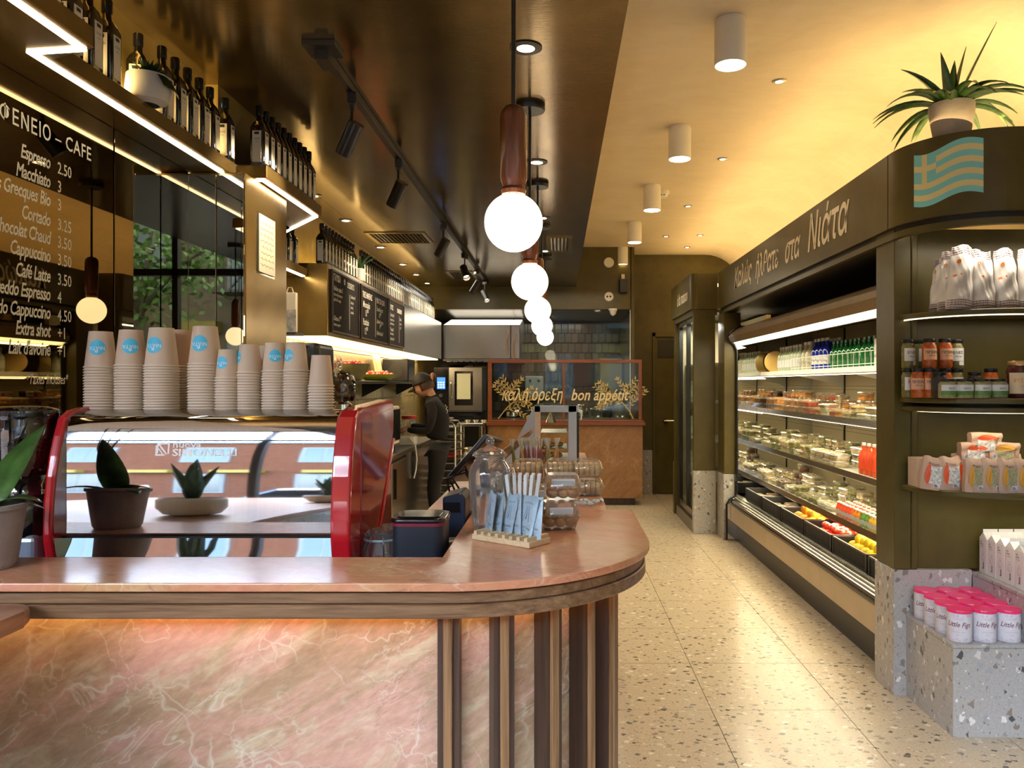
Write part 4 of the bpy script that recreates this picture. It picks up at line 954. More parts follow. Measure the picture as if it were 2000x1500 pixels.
pot_plant('orchid_plant', 'broad leaved orchid in a grey stone pot on the left end of the ledge', (-1.25, 1.69, CTZ), [(.058, 0), (.064, .01), (.080, .125), (.086, .13), (.086, .14), (.078, .14), (.074, .12)], 'grey_pot',
  [((.6, .2, .75), .11, .075, 1.5, .7, .05), ((.7, .5, .45), .10, .07, 1.0, .7, .05), ((-.6, .5, .5), .22, .09, 1.4, .7, .05), ((.1, .6, 1), .24, .085, .5, .7, .05), ((-.3, -.8, .6), .2, .085, 1.4, .7, .05)], 'leaf', .135, .075)
b = MB(); 
for q in range(3): b.tube([(-1.26-.01*q, 1.68, 1.22), (-1.32-.02*q, 1.64, 1.42), (-1.34-.03*q, 1.55+.02*q, 1.62), (-1.30-.03*q, 1.4, 1.72)], [.004, .0035, .003, .002], 6)
# stems stay below the table height of the frame edge
o_ = bpy.data.objects['orchid_plant']; b.build('flower_stem', mat('stem_brown', (.10, .06, .04), .6), o_)['kind'] = 'stuff'
sl = lambda n, a, w: [((math.cos(i*2*PI/n)*.38, math.sin(i*2*PI/n)*.38, 1), a*(.8+.2*((i*7) % 3)/2), w, -.25, .8, .25) for i in range(n)]+[((.05, .1, 1), a*1.1, w, .05, .8, .25), ((-.1, -.1, 1), a, w, .05, .8, .25)]
pot_plant('snake_plant', 'snake plant in a wide white bowl, mirrored in the machine panel', (-1.37, .98, 1.063), [(.06, 0), (.10, .01), (.125, .05), (.125, .10), (.115, .11), (.11, .10)], 'white_bowl', sl(6, .30, .075), 'leaf_dark', .10, .11)
pot_plant('snake_plant', 'second snake plant by the shop window, mirrored right of the machine lettering', (-1.25, -.35, 1.063), [(.06, 0), (.10, .01), (.13, .05), (.13, .08), (.12, .085), (.11, .07)], 'white_bowl', sl(6, .28, .06), 'leaf_dark', .08, .11)
# ================================================================ RIGHT SIDE: COLUMN, HEADER, ROUNDED SHELVES
HZ0, HZ1 = 2.25, 2.61
rc = thing('corner_shelving', 'olive rounded corner shelf unit at the right with a rounded header', 'shelving', (2.05, 3.75, 0))
MB().box(1.62, 1.70, 3.75, 3.965, .607, HZ0).build('column', 'olive_panel', rc, .003)
MB().box(1.704, 1.735, 3.752, 3.80, .607, HZ0).build('door_trim', 'olive_panel', rc, .004)
MB().box(1.738, 2.60, 3.775, 3.80, .607, HZ0).build('back_panel', 'olive_panel', rc)
MB().box(1.615, 1.992, 3.745, 3.80, 0, .605).build('terrazzo_panel', 'terrazzo_grey', rc, .002)
MB().box(1.615, 1.63, 3.801, 3.97, 0, .605).build('terrazzo_panel', 'terrazzo_grey', rc, .002)
def qshelf(z0, z1, r, name, mt='olive_panel'):
    MB().ext(arc(2.03, 3.772, r, 180, 270, 20)+[(2.60, 3.772-r), (2.60, 3.772)], z0, z1, 'z').build(name, mt, rc, .003)
qshelf(1.808, 1.832, .385, 'shelf'); qshelf(1.412, 1.437, .385, 'shelf'); qshelf(1.372, 1.395, .375, 'shelf'); qshelf(.995, 1.018, .385, 'shelf')
MB().ext(arc(2.03, 3.772, .30, 180, 270, 16)+[(2.60, 3.472), (2.60, 3.772)], 1.395, 1.412, 'z').build('shelf_core', 'dark_void', rc)
def qstrip(z, r, mt='emit_shelf', w=.006):
    MB().ext(arc(2.03, 3.772, r, 182, 270, 24)+[(2.60, 3.772-r), (2.60, 3.772-r+w)]+arc(2.03, 3.772, r-w, 270, 182, 24), z-.004, z, 'z').build('light_strip', mt, rc)
mat('emit_shelf', (1, 1, 1), .4, emit=(1, .80, .50), estr=3)
light('shelf_led', 'AREA', (2.2, 3.46, 2.19), 3.5, (1, .86, .66), size=.8, size_y=.1)
for z_ in (1.80, 1.365, .988): light('shelf_led', 'AREA', (2.2, 3.50, z_), 1.3, (1, .84, .6), size=.8, size_y=.1)
qstrip(1.8075, .365); qstrip(1.3715, .30); qstrip(.9945, .30); qstrip(2.222, .37, 'emit_led', .009)
hd = thing('shop_header', 'long olive fascia with cream Greek lettering running above the refrigerated case', 'fascia', (1.8, 5.7, HZ0))
rr_ = .4
outer = [(1.60, 7.78)]+[(1.60, 3.75)]+arc(2.0, 3.75, rr_, 180, 270, 28)+[(2.62, 3.35)]
inner = [(2.62, 3.40)]+arc(2.0, 3.75, rr_-.05, 270, 180, 28)+[(1.65, 7.78)]
MB().ext(outer+inner, HZ0, HZ1, 'z', 0, False).build('fascia', 'olive_panel', hd)
top = arc(2.0, 3.75, rr_-.006, 180, 270, 28)
MB().ext([(1.606, 4.1)]+top+[(2.6, 3.356), (2.6, 4.1)], HZ1-.02, HZ1-.001, 'z').build('top_board', 'olive_panel', hd)
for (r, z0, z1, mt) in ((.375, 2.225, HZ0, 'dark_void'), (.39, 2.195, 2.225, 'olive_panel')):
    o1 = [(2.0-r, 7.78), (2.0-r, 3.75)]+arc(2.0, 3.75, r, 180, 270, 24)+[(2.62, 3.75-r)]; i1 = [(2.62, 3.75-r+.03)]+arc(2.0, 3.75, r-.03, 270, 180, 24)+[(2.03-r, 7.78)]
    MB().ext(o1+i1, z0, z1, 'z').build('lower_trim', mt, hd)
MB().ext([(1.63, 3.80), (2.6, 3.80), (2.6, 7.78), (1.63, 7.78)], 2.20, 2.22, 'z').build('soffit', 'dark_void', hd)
# slot seam where the curve starts
MB().box(1.5985, 1.60, 3.775, 3.779, HZ0, HZ1).build('panel_seam', 'dark_void', hd)
def onright(yo, zo, x=1.598): return lambda a, c: (x, yo-a, zo+c)
def yof(u, X=1.598): return X*1520/(u-1090)
MB().text('Καλώς', .240, onright(yof(1434), 2.365), 0, .30, .016, 'LEFT', .78).build('lettering_word', 'letter_cream', hd)
MB().text('ήλθατε', .240, onright(yof(1475), 2.355), 0, .30, .016, 'LEFT', .78).build('lettering_word', 'letter_cream', hd)
MB().text('στα', .240, onright(yof(1532), 2.35), 0, .30, .016, 'LEFT', .80).build('lettering_word', 'letter_cream', hd)
MB().text('Νιάτα', .31, onright(yof(1576), 2.345), 0, .30, .014, 'LEFT', .80).build('lettering_word', 'letter_cream', hd)
# flag decal on the curve
mat('flag_blue', (.26, .74, .78), .3); mat('flag_cream', (.90, .80, .42), .3)
def hdr(s, z, e=.0012):
    """s = arc length from the start of the curve towards the right"""
    L = rr_*PI/2
    if s < 0: return (1.60-e, 3.75-s*1, z)
    if s < L: a = PI+s/rr_; return (2.0+(rr_+e)*math.cos(a), 3.75+(rr_+e)*math.sin(a), z)
    return (2.0+s-L, 3.35-e, z)
def sflag(u):  # arc position seen at image column u
    lo, hi = 0, .8
    for _ in range(40):
        m_ = (lo+hi)/2; p = hdr(m_, 0); uu = 1090+1520*p[0]/p[1]
        if uu < u: lo = m_
        else: hi = m_
    return lo
s0, s1 = sflag(1785), sflag(1921)
def ff(u, v):
    s = s0+(s1-s0)*u; wv = .017*math.sin(u*2*PI*.95-2.9)
    return hdr(s, 2.318+.255*v*.93+wv+.012*u)
def fm(u, v):
    st = int(v*9)  # 0 bottom stripe blue
    if u < .36 and v > 4/9:
        cu, cv = u/.36, (v-4/9)/(5/9)
        return 1 if (abs(cu-.5) < .11 or abs(cv-.5) < .10) else 0
    return 0 if st % 2 == 0 else 1
MB().grid(ff, 50, 45, 0, True, fm).build('flag_sticker', ['flag_blue', 'flag_cream'], hd)
# terrazzo plinths
p1 = thing('terrazzo_plinth', 'low terrazzo plinth carrying the pink lidded tins', 'plinth', (2.0, 3.5, 0))
MB().box(1.675, 1.988, 3.30, 3.743, 0, .378).build('body', 'terrazzo_grey', p1, .001)
MB().box(1.672, 1.988, 3.296, 3.743, .380, .396).build('top_slab', 'terrazzo_grey', p1, .002)
p2 = thing('terrazzo_plinth', 'taller terrazzo plinth carrying the white drink cartons', 'plinth', (2.3, 3.5, 0))
MB().box(1.993, 2.60, 3.00, 3.743, 0, .582).build('body', 'terrazzo_grey', p2, .001); MB().box(1.990, 2.60, 3.00, 3.743, .584, .600).build('top_slab', 'terrazzo_grey', p2, .002)
# pot plant on the header
pc = (1.80, 3.56, HZ1)
lv = []
rr = random.Random(11)
for i in range(28):
    a = i*2.399; e = .35+.5*((i*5) % 7)/7
    lv.append(((math.cos(a), math.sin(a), e*1.3), .27+.10*rr.random(), .052, 1.0+.7*rr.random(), .62, .22))
lv += [((.55, -.1, 1.3), .43, .042, .10, .7, .2), ((.35, .0, 2), .30, .045, .25, .65, .2), ((-.7, -.1, 1.1), .30, .055, .9, .65, .2), ((.0, -.2, 2), .22, .060, .1, .6, .2), ((-.3, -.2, 1.4), .26, .055, .4, .6, .2)]
tp = pot_plant('pot_plant', 'strap leaved green plant in a beige stone pot on the rounded header', pc, [(.06, 0), (.078, .02), (.096, .12), (.098, .165), (.089, .165), (.085, .14)], 'stone_pot', lv, 'leaf', .150, .086)
MB().ball((pc[0]+.03, pc[1]-.04, pc[2]+.185), .017, 10, 0, (.8, .8, 1.5)).build('pink_bud', mat('bud', (.4, .12, .2), .5), tp)
# ---------------------------------------------------------------- tins
mat('tin_white', (.72, .70, .74), .35, var=.06, vscale=25); mat('lid_pink', (.85, .03, .17), .3, coat=.3); mat('ink_plum', (.16, .06, .10), .5); mat('ink_grey', (.45, .40, .46), .6)
tn = thing('lidded_tin', 'x', 'tin')
TR, TH = .0505, .128
MB().lathe([(TR-.002, 0), (TR, .003), (TR, TH), (TR-.003, TH+.002)], n=36).build('can', 'tin_white', tn)
MB().lathe([(TR+.0012, TH-.006), (TR+.0018, TH+.004), (TR+.0005, TH+.007), (TR-.004, TH+.0075), (TR-.005, TH+.0055), (1e-4, TH+.005)], n=36, cap=False).build('lid', 'lid_pink', tn)
def onC(r, z0, ph=0, e=.0006): return lambda a, c: ((r+e)*math.sin(a/r+ph), -(r+e)*math.cos(a/r+ph), z0+c)
MB().text('Little Figs', .030, onC(TR, .066), 0, .35, .012, 'CENTER', .82).build('lettering', 'ink_plum', tn)
b = MB(); b.text('• ORGANIC •', .008, onC(TR, .096), 0, 0, 0, 'CENTER', 1).text('biscuits aux figues', .007, onC(TR, .042), 0, 0, 0, 'CENTER', 1).text('200 g', .007, onC(TR, .030), 0, 0, 0, 'CENTER', 1)
f_ = onC(TR, 0)
for zz in (.057, .053): b.add([f_(-.032, zz), f_(0, zz), f_(.032, zz), f_(.032, zz+.0007), f_(0, zz+.0007), f_(-.032, zz+.0007)], [(0, 1, 4, 5), (1, 2, 3, 4)])
b.build('small_print', 'ink_grey', tn)['kind'] = 'stuff'
b = MB(); rr = random.Random(2)
for k in range(26):
    a = rr.uniform(-.07, .07); zz = rr.choice((rr.uniform(.008, .024), rr.uniform(.104, .118))); g_ = onC(TR, zz, 0, .0004); q = rr.uniform(0, 6); L_ = .008
    b.add([g_(a+math.cos(q)*L_, math.sin(q)*L_), g_(a+math.cos(q+1.6)*L_*.35, math.sin(q+1.6)*L_*.35), g_(a-math.cos(q)*L_, -math.sin(q)*L_), g_(a+math.cos(q-1.6)*L_*.35, math.sin(q-1.6)*L_*.35)], [(0, 1, 2, 3)])
b.build('leaf_print', mat('print_pink', (.62, .54, .62), .5), tn)['kind'] = 'stuff'
k = 0
for r_ in range(4):
    for c_ in range(3): place(k, tn, (1.735+.1045*c_, 3.365+.1035*r_, .3965), (-.30, -.12, -.05)[c_]+RND.uniform(-.12, .12)-.2*(c_ == 0), 'white tin with pink lid, '+ORD(r_+1)+' row from the front, '+('left', 'middle', 'right')[c_]+' column', 'pink lidded tins on the low plinth'); k += 1
# ---------------------------------------------------------------- milk cartons
mat('carton', (.74, .68, .64), .5, var=.03); mat('carton_ink', (.06, .06, .08), .5)
cr = thing('drink_carton', 'x', 'carton'); w = .034; h = .165
MB().box(-w, w, -w, w, 0, h).build('carton_body', 'carton', cr, .001)
MB().add([(-w, -w, h), (w, -w, h), (w, w, h), (-w, w, h), (-w, 0, h+.030), (w, 0, h+.030), (-w, -.001, h+.045), (w, -.001, h+.045), (w, .001, h+.045), (-w, .001, h+.045)], [(0, 1, 5, 4), (2, 3, 4, 5), (3, 0, 4), (1, 2, 5), (4, 5, 7, 6), (5, 4, 9, 8), (6, 7, 8, 9), (0, 3, 2, 1), (4, 6, 9), (5, 8, 7)]).build('gable_top', 'white_metal', cr)
onx = lambda a, c: (-w-.0008, -a, c)
b = MB(); b.text('oat', .012, lambda a, c: onx(a-.025, c+.146), 0, 0, .02).text('drink', .012, lambda a, c: onx(a-.025, c+.134), 0, 0, .02).text('for coffee', .008, lambda a, c: onx(a-.025, c+.124), 0, 0, 0).text('ＪＪ' if False else 'JJ', .034, lambda a, c: onx(a+.004, c+.030), 0, 0, .025, 'CENTER', .7)
for (cx_, cz_, r1) in ((0, .075, .016), (0, .098, .006), (-.006, .068, .008)):
    for q in range(14):
        a0, a1 = 2*PI*q/14, 2*PI*(q+1)/14; b.add([onx(cx_+r1*math.cos(a0), cz_+r1*math.sin(a0)), onx(cx_+r1*math.cos(a1), cz_+r1*math.sin(a1)), onx(cx_+(r1-.0008)*math.cos(a1), cz_+(r1-.0008)*math.sin(a1)), onx(cx_+(r1-.0008)*math.cos(a0), cz_+(r1-.0008)*math.sin(a0))], [(0, 1, 2, 3)])
b.build('print', 'carton_ink', cr)['kind'] = 'stuff'
k = 0
for c_ in range(3):
    for r_ in range(6): place(k, cr, (2.055+.074*c_, 3.70-.0725*r_, .6005), RND.uniform(-.03, .03), 'white drink carton, '+ORD(r_+1)+' from the back in the '+('left', 'middle', 'right')[c_]+' row', 'white drink cartons on the tall plinth'); k += 1
# ---------------------------------------------------------------- white patterned bags
mat('bag_white', (.74, .72, .70), .35, .1, var=.04, bmp=.0); mat('bag_check', (.62, .55, .55), .4); mat('ink_dark', (.05, .02, .03), .5); mat('ink_orange', (.75, .20, .05), .5)
def white_bag(seed):
    rr = random.Random(seed); t_ = thing('food_bag', 'x', 'bag'); w, h = .104, .27
    ph = [rr.uniform(0, 6) for _ in range(4)]
    def fn(u, v, s):
        z = v*h; ww = w*(1-.10*v+.03*math.sin(3*v+ph[3])); th = .046*math.sin(PI*min(1, max(.0, u)))**.5*(1-.90*max(0, (v-.55)/.45)**1.4)*(.75 if v < .05 else 1)
        cr_ = .005*math.sin(11*u+8*v+ph[0])+.006*math.sin(17*v-7*u+ph[1])+.003*math.sin(31*u+23*v+ph[2])
        return Vector(((u-.5)*ww, s*(-th)+(cr_ if 0 < u < 1 else 0)*(.6 if v > .15 else .2), z+.008*math.sin(6*u+ph[2])*v))
    mf = lambda u, v: 1 if v < .14 or v > .86 else 0
    MB().grid(lambda u, v: fn(u, v, 1), 24, 30, 0, True, mf).grid(lambda u, v: fn(u, v, -1), 24, 30, 0, True, mf).add([fn(q/24, 0, 1) for q in range(25)]+[fn(1-q/24, 0, -1) for q in range(25)], [tuple(range(50))]).build('pouch', ['bag_white', 'bag_check'], t_)
    P = lambda u, v: fn(u, v, 1)+Vector((0, -.0012, 0))
    b = MB()
    for v0 in (.012, .05, .088, .128, .862, .90, .94, .975):
        for q in range(24): b.add([P(q/24, v0), P((q+1)/24, v0), P((q+1)/24, v0+.008), P(q/24, v0+.008)], [(0, 1, 2, 3)])
    for q in range(1, 12):
        for (va, vb) in ((0, .14), (.86, .99)):
            u0 = q/12
            for j in range(5): v0 = va+(vb-va)*j/5; b.add([P(u0-.008, v0), P(u0+.008, v0), P(u0+.008, v0+(vb-va)*.12), P(u0-.008, v0+(vb-va)*.12)], [(0, 1, 2, 3)])
    b.build('grid_print', 'ink_dark', t_)['kind'] = 'stuff'
    b = MB(); pc_ = lambda a, c: P(.22+a, .74+c)
    b.add([pc_(.07*math.cos(2*PI*q/16), .035*math.sin(2*PI*q/16)) for q in range(16)], [tuple(range(16))]); b.add([P(.05, .50), P(.32, .51), P(.32, .545), P(.05, .535)], [(0, 1, 2, 3)])
    b.build('orange_mark', 'ink_orange', t_)['kind'] = 'stuff'; return t_
wb = [white_bag(1), white_bag(2)]
for i, (u, Y, rz, sc, tl) in enumerate(((1836, 3.63, -.9, .95, .05), (1855, 3.56, -.45, 1.0, .05), (1872, 3.50, .05, 1.08, .10), (1920, 3.50, .1, 1.0, .0), (1966, 3.50, .1, 1.02, -.02), (2012, 3.50, .05, 1.0, .0))):
    place(0 if i < 2 else 1, wb[i % 2], ((u-1090)*Y/1520, Y, 1.8325), rz, ORD(i+1)+' white foil bag from the left with check borders on the upper shelf', 'white foil bags on the upper shelf', rot=(-.06, tl, rz), scale=sc)
# ---------------------------------------------------------------- jars
mat('olives', (.25, .22, .07), .4, var=.5, vscale=60); mat('peppers', (.62, .13, .02), .35, var=.5, vscale=45); mat('dark_food', (.05, .03, .015), .4, var=.5, vscale=50); mat('tapenade', (.40, .36, .17), .5, var=.3, vscale=60); mat('jam_dark', (.10, .008, .012), .25, coat=.5)
mat('lbl_white', (.78, .80, .84), .6); mat('lbl_peach', (.72, .42, .27), .6); mat('lbl_green', (.10, .26, .06), .6); mat('lbl_cream', (.72, .60, .38), .6); mat('lid_dark', (.02, .02, .025), .3, .5); mat('lid_gold', (.55, .34, .14), .3, .7)
def pjar(key, r, h, fm_, lid, lab, text_, lz=(.25, .70), barcode=False):
    t_ = thing('food_jar', 'x', 'jar')
    MB().lathe([(r*.88, 0), (r, h*.05), (r, h*.74), (r*.82, h*.84), (r*.80, h*.88)], n=28).build('contents', fm_, t_)
    MB().lathe([(r*1.01, h*.03), (r*1.03, h*.06), (r*1.03, h*.75), (r*.86, h*.85)], n=28, cap=False).build('glass', 'pane', t_)
    MB().lathe([(r*.88, h*.875), (r*.90, h*.89), (r*.90, h*.975), (r*.86, h)], n=28).build('lid', lid, t_)
    f_ = onC(r*1.035, 0, 0, .0004); A_ = 1.25*r
    def band(z0, z1, mt, nm, a0=-A_, a1=A_, e=.0004):
        g_ = onC(r*1.035, 0, 0, e); MB().grid(lambda u, v: g_(a0+(a1-a0)*u, z0+(z1-z0)*v), 14, 1).build(nm, mt, t_)
    band(h*lz[0], h*lz[1], lab, 'label')
    if key in ('green',): band(h*lz[0], h*(lz[0]+.22), 'lbl_green', 'label_band', e=.001)
    g_ = onC(r*1.035, 0, 0, .0016)
    MB().text(text_, h*.13, lambda a, c: g_(a, c+h*(lz[0]+(lz[1]-lz[0])*.55)), 0, 0, .01, 'CENTER', .9).text('100% bio', h*.07, lambda a, c: g_(a, c+h*(lz[0]+(lz[1]-lz[0])*.30)), 0, 0, 0, 'CENTER', .9).build('label_text', 'letter_black' if key != 'jam' else 'ink_orange', t_)
    if barcode: band(h*.10, h*.24, 'lbl_white', 'price_sticker', .1*r, 1.0*r, .002)
    return t_
J = {'olive': pjar('olive', .030, .135, 'olives', 'lid_dark', 'lbl_white', 'ΕΛΙΕΣ', barcode=True), 'pep': pjar('pep', .031, .135, 'peppers', 'lid_dark', 'lbl_peach', 'ΠΙΠΕΡΙΑ', (.28, .66)), 'black': pjar('black', .031, .118, 'dark_food', 'lid_dark', 'letter_black', 'ΜΕΛΙ', barcode=True),
     'green': pjar('green', .037, .085, 'tapenade', 'lid_dark', 'lbl_white', 'PESTO', (.16, .70)), 'jam': pjar('jam', .050, .165, 'jam_dark', 'lid_gold', 'lbl_cream', 'ΒΥΣΣΙΝΟ', (.12, .68))}
Z2 = 1.4375
jl = [('olive', 1774, 3.66, Z2, .3, 'olive jar at the left end of the lower jar row'), ('pep', 1793, 3.60, Z2, -.3, 'pepper jar with peach label standing second in the lower row'), ('pep', 1816, 3.58, Z2, .1, 'peach labelled pepper jar standing left of the black jar'),
      ('black', 1834, 3.52, Z2, 0, 'black labelled jar left of the four green labelled jars'), ('green', 1850, 3.47, Z2, .1, 'first green and white labelled jar from the left'), ('green', 1883, 3.46, Z2, -.1, 'second green and white labelled jar from the left'), ('green', 1917, 3.45, Z2, .05, 'third green and white labelled jar from the left'), ('green', 1950, 3.45, Z2, 0, 'green and white labelled jar beside the large jam jar'),
      ('jam', 1990, 3.47, Z2, -.1, 'large dark cherry jam jar with gold lid at the right edge'),
      ('olive', 1774, 3.665, Z2+.1365, .2, 'upper olive jar at the left end of the stack'), ('olive', 1797, 3.72, Z2+.1365, .6, 'upper olive jar half hidden behind the orange ones'), ('pep', 1815, 3.60, Z2+.1365, 0, 'upper left jar of orange peppers with peach label'), ('pep', 1846, 3.60, Z2+.1365, .05, 'upper right jar of red peppers with peach label'), ('olive', 1868, 3.67, Z2+.1365, -.2, 'upper olive jar at the right end of the stack'),
      ('olive', 1868, 3.67, Z2, 0, 'back row olive jar beneath the right upper jar'), ('pep', 1846, 3.66, Z2, 0, 'back row pepper jar beneath the upper red jar'), ('black', 1903, 3.62, Z2, 0, 'back row black jar behind the green labelled jars'), ('pep', 1935, 3.62, Z2, 0, 'back row pepper jar near the jam jar'), ('olive', 1797, 3.725, Z2, 0, 'back row olive jar behind the left pepper jar')]
seen = set()
for (kd, u, Y, z, rz, l) in jl:
    place(0 if kd not in seen else 1, J[kd], ((u-1090)*Y/1520, Y, z), rz, l, 'jars on the middle shelf'); seen.add(kd)
# ---------------------------------------------------------------- bean bags
mat('kraft', (.55, .37, .26), .6, var=.1, bmp=.15); mat('beans_white', (.70, .70, .62), .6, var=.5, vscale=120); mat('beans_green', (.38, .36, .20), .6, var=.4, vscale=140); mat('oval_red', (.80, .12, .04), .4); mat('oval_amber', (.72, .36, .05), .4)
def bean_bag(kind):
    t_ = thing('pulse_bag', 'x', 'bag'); w, h, d = .088, .150, .042
    def fn(u, v, s):
        th = d/2*(1-max(0, (v-.72)/.28)**1.5*.95); return Vector(((u-.5)*w*(1+.05*math.sin(5*v)), -s*th*(1 if .0 < u < 1 else .7)+.002*math.sin(15*u+9*v), v*h+.004*math.sin(8*u)*v))
    b = MB().grid(lambda u, v: fn(u, v, 1), 10, 14).grid(lambda u, v: fn(u, v, -1), 10, 14)
    for e in (0, 1): b.grid(lambda u, v: fn(e, v, 1).lerp(fn(e, v, -1), u), 1, 14)
    b.add([fn(q/10, 0, 1) for q in range(11)]+[fn(1-q/10, 0, -1) for q in range(11)], [tuple(range(22))]); b.build('bag', 'kraft', t_)
    P = lambda u, v, e=.001: fn(u, v, 1)+Vector((0, -e, 0))
    MB().grid(lambda u, v: P(.34+.60*u, .20+.52*v), 6, 6).build('window', 'beans_white' if kind == 'w' else 'beans_green', t_)
    b = MB(); b.add([P(.30+.17*math.cos(2*PI*q/18)*(1 if math.cos(2*PI*q/18) < 0 else .6), .47+.30*math.sin(2*PI*q/18), .0018) for q in range(18)], [tuple(range(18))]); b.build('oval_label', 'oval_red' if kind == 'w' else 'oval_amber', t_)
    MB().add([P(.58, .08, .002), P(.92, .08, .002), P(.92, .22, .002), P(.58, .22, .002)], [(0, 1, 2, 3)]).build('barcode_sticker', 'lbl_white', t_)
    b = MB()
    for q in range(8): u0 = .61+.036*q; b.add([P(u0, .10, .0026), P(u0+.014+.01*(q % 2), .10, .0026), P(u0+.014+.01*(q % 2), .19, .0026), P(u0, .19, .0026)], [(0, 1, 2, 3)])
    b.text('ΦΑΣΟΛΙΑ' if kind == 'w' else 'ΦΑΚΕΣ', .012, lambda a, c: P(.5+a/w, .76+c/h, .002), 0, 0, .01, 'CENTER', .9)
    b.build('print', 'letter_black', t_)['kind'] = 'stuff'
    return t_
Bw, Bg = bean_bag('w'), bean_bag('g')
Z3 = 1.0185
for i, (bb, u, Y, rz, rt, l) in enumerate(((Bw, 1815, 3.56, -.15, (0, .12, -.15), 'kraft bag of white beans leaning at the left, red oval label'), (Bw, 1853, 3.55, 0, (0, 0, 0), 'kraft bag of white beans with red oval label, second from left'), (Bw, 1882, 3.60, 0, (0, -.05, .1), 'kraft bag of white beans half hidden behind the lentils'),
     (Bg, 1902, 3.47, 0, (0, .03, -.05), 'kraft lentil bag with amber oval, first lentil bag from left'), (Bg, 1936, 3.46, 0, (0, 0, 0), 'kraft lentil bag with amber oval, second lentil bag from left'), (Bg, 1966, 3.45, 0, (0, 0, .1), 'kraft lentil bag, third lentil bag from the left'), (Bg, 2000, 3.45, 0, (0, 0, 0), 'kraft lentil bag cut by the right picture edge'),
     (Bw, 1875, 3.70, 0, (0, 0, 0), 'kraft bag of white beans in the back row, left'), (Bg, 1925, 3.68, 0, (0, 0, 0), 'kraft lentil bag in the back row, middle'), (Bg, 1975, 3.66, 0, (0, 0, 0), 'kraft lentil bag in the back row, right'))):
    src = bb; first = (bb is Bw and i == 0) or (bb is Bg and i == 3)
    place(0 if first else 1, src, ((u-1090)*Y/1520, Y, Z3), rz, l, 'kraft bags of pulses on the lower shelf', rot=rt)
for i, (u, Y, z, l) in enumerate(((1905, 3.60, 1.185, 'kraft bag of white beans lying on its back, lower left of the pile'), (1960, 3.60, 1.185, 'kraft bean bag lying on its back, lower right of the pile'), (1925, 3.60, 1.231, 'topmost kraft bag of white beans lying on the pile'))):
    dup(Bw if i != 1 else Bg, ((u-1090)*Y/1520-.075, Y, z), 0, l, 'kraft bags of pulses on the lower shelf', rot=(0, PI/2, 0)).rotation_euler = (0, PI/2, 0)
t_ = thing('kraft_box', 'small kraft cardboard box of beans at the left end of the lower shelf', 'box', (1.69, 3.68, Z3))
MB().box(1.672, 1.775, 3.63, 3.72, Z3, Z3+.135).build('box_body', 'kraft_card', t_, .001)
MB().add([(1.68+.035+.03*math.cos(2*PI*q/16), 3.6292, Z3+.045+.022*math.sin(2*PI*q/16)) for q in range(16)], [tuple(range(16))]).build('bean_picture', 'beans_white', t_)
MB().add([(1.725, 3.629, Z3+.105), (1.765, 3.629, Z3+.105), (1.765, 3.629, Z3+.125), (1.725, 3.629, Z3+.125)], [(0, 1, 2, 3)]).build('barcode', 'lbl_white', t_)
# ================================================================ OPEN REFRIGERATED CASE
FY0, FY1 = 3.975, 7.46
fr = thing('refrigerated_case', 'long open refrigerated case with lit shelves of prepared food', 'fridge', (2.0, 5.7, 0))
MB().box(1.71, 1.74, FY0, FY1, 0, .19).build('kick_plate', 'black_metal', fr)
MB().box(1.655, 1.70, FY0, FY1, .19, .345).build('lower_panel', mat('case_beige', (.50, .40, .27), .35, .3, var=.06), fr, .004)
MB().box(1.645, 1.70, FY0, FY1, .349, .372).build('bumper', 'black_plastic', fr, .006, 2)
MB().ext([(1.648, .376), (1.66, .374), (1.76, .405), (1.76, .425), (1.655, .392)], FY0, FY1, 'y').build('nose_rail', 'steel', fr)
for q, (xx, zz) in enumerate(((1.665, .398), (1.69, .406), (1.715, .414))): MB().box(xx, xx+.012, FY0, FY1, zz-.004, zz+.004).build('rail_rib', 'steel_dark' if q % 2 else 'steel', fr)
MB().box(1.74, 2.46, FY0, FY1, .19, .40).build('deck', 'steel_dark', fr)
bk = MB().box(2.44, 2.48, FY0, FY1, .40, 2.02).build('back_wall', mat('case_cream', (.62, .52, .32), .5), fr)
for yy in (5.38, 6.62): MB().box(2.43, 2.44, yy-.012, yy+.012, .42, 1.98).build('upright', 'black_metal', fr)
b = MB()
for (zz) in (.80, .83, 1.10, 1.13, 1.45, 1.48, 1.80, 1.83):
    for q in range(85): y = FY0+.03+q*.0405; b.add([(2.4395, y, zz), (2.4395, y+.022, zz), (2.4395, y+.022, zz+.005), (2.4395, y, zz+.005)], [(0, 1, 2, 3)])
b.build('air_slots', 'dark_void', fr)['kind'] = 'stuff'
MB().ext([(1.72, 2.03), (1.66, 1.99), (1.665, 1.955), (1.70, 1.90), (1.74, 1.905), (1.78, 1.96), (2.48, 1.99), (2.48, 2.06), (1.80, 2.06)], FY0, FY1, 'y').build('canopy', mat('canopy_bronze', (.30, .22, .13), .35, .5, var=.1), fr)
MB().ext([(1.70, 1.898), (1.775, 1.872), (1.778, 1.880), (1.70, 1.906)], FY0, FY1, 'y').build('light_tube', 'emit_fridge', fr)
MB().ext([(1.78, 1.87), (1.80, 1.87), (1.80, 1.96), (1.78, 1.96)], FY0, FY1, 'y').build('air_grille', 'dark_void', fr)
prof = [(1.615, .01), (1.615, .345), (1.64, .395), (1.70, .425), (1.715, .47), (1.715, 1.82), (1.69, 1.88), (1.635, 1.915), (1.625, 1.955), (1.66, 2.0), (1.75, 2.06), (2.48, 2.06), (2.48, .01)]
MB().ext(prof, FY1+.001, FY1+.03, 'y').build('end_panel', 'clear_mirror', fr)
MB().tube([(x, FY1-.004, z) for x, z in prof[:11]], .010, 8).build('end_trim', 'black_plastic', fr)
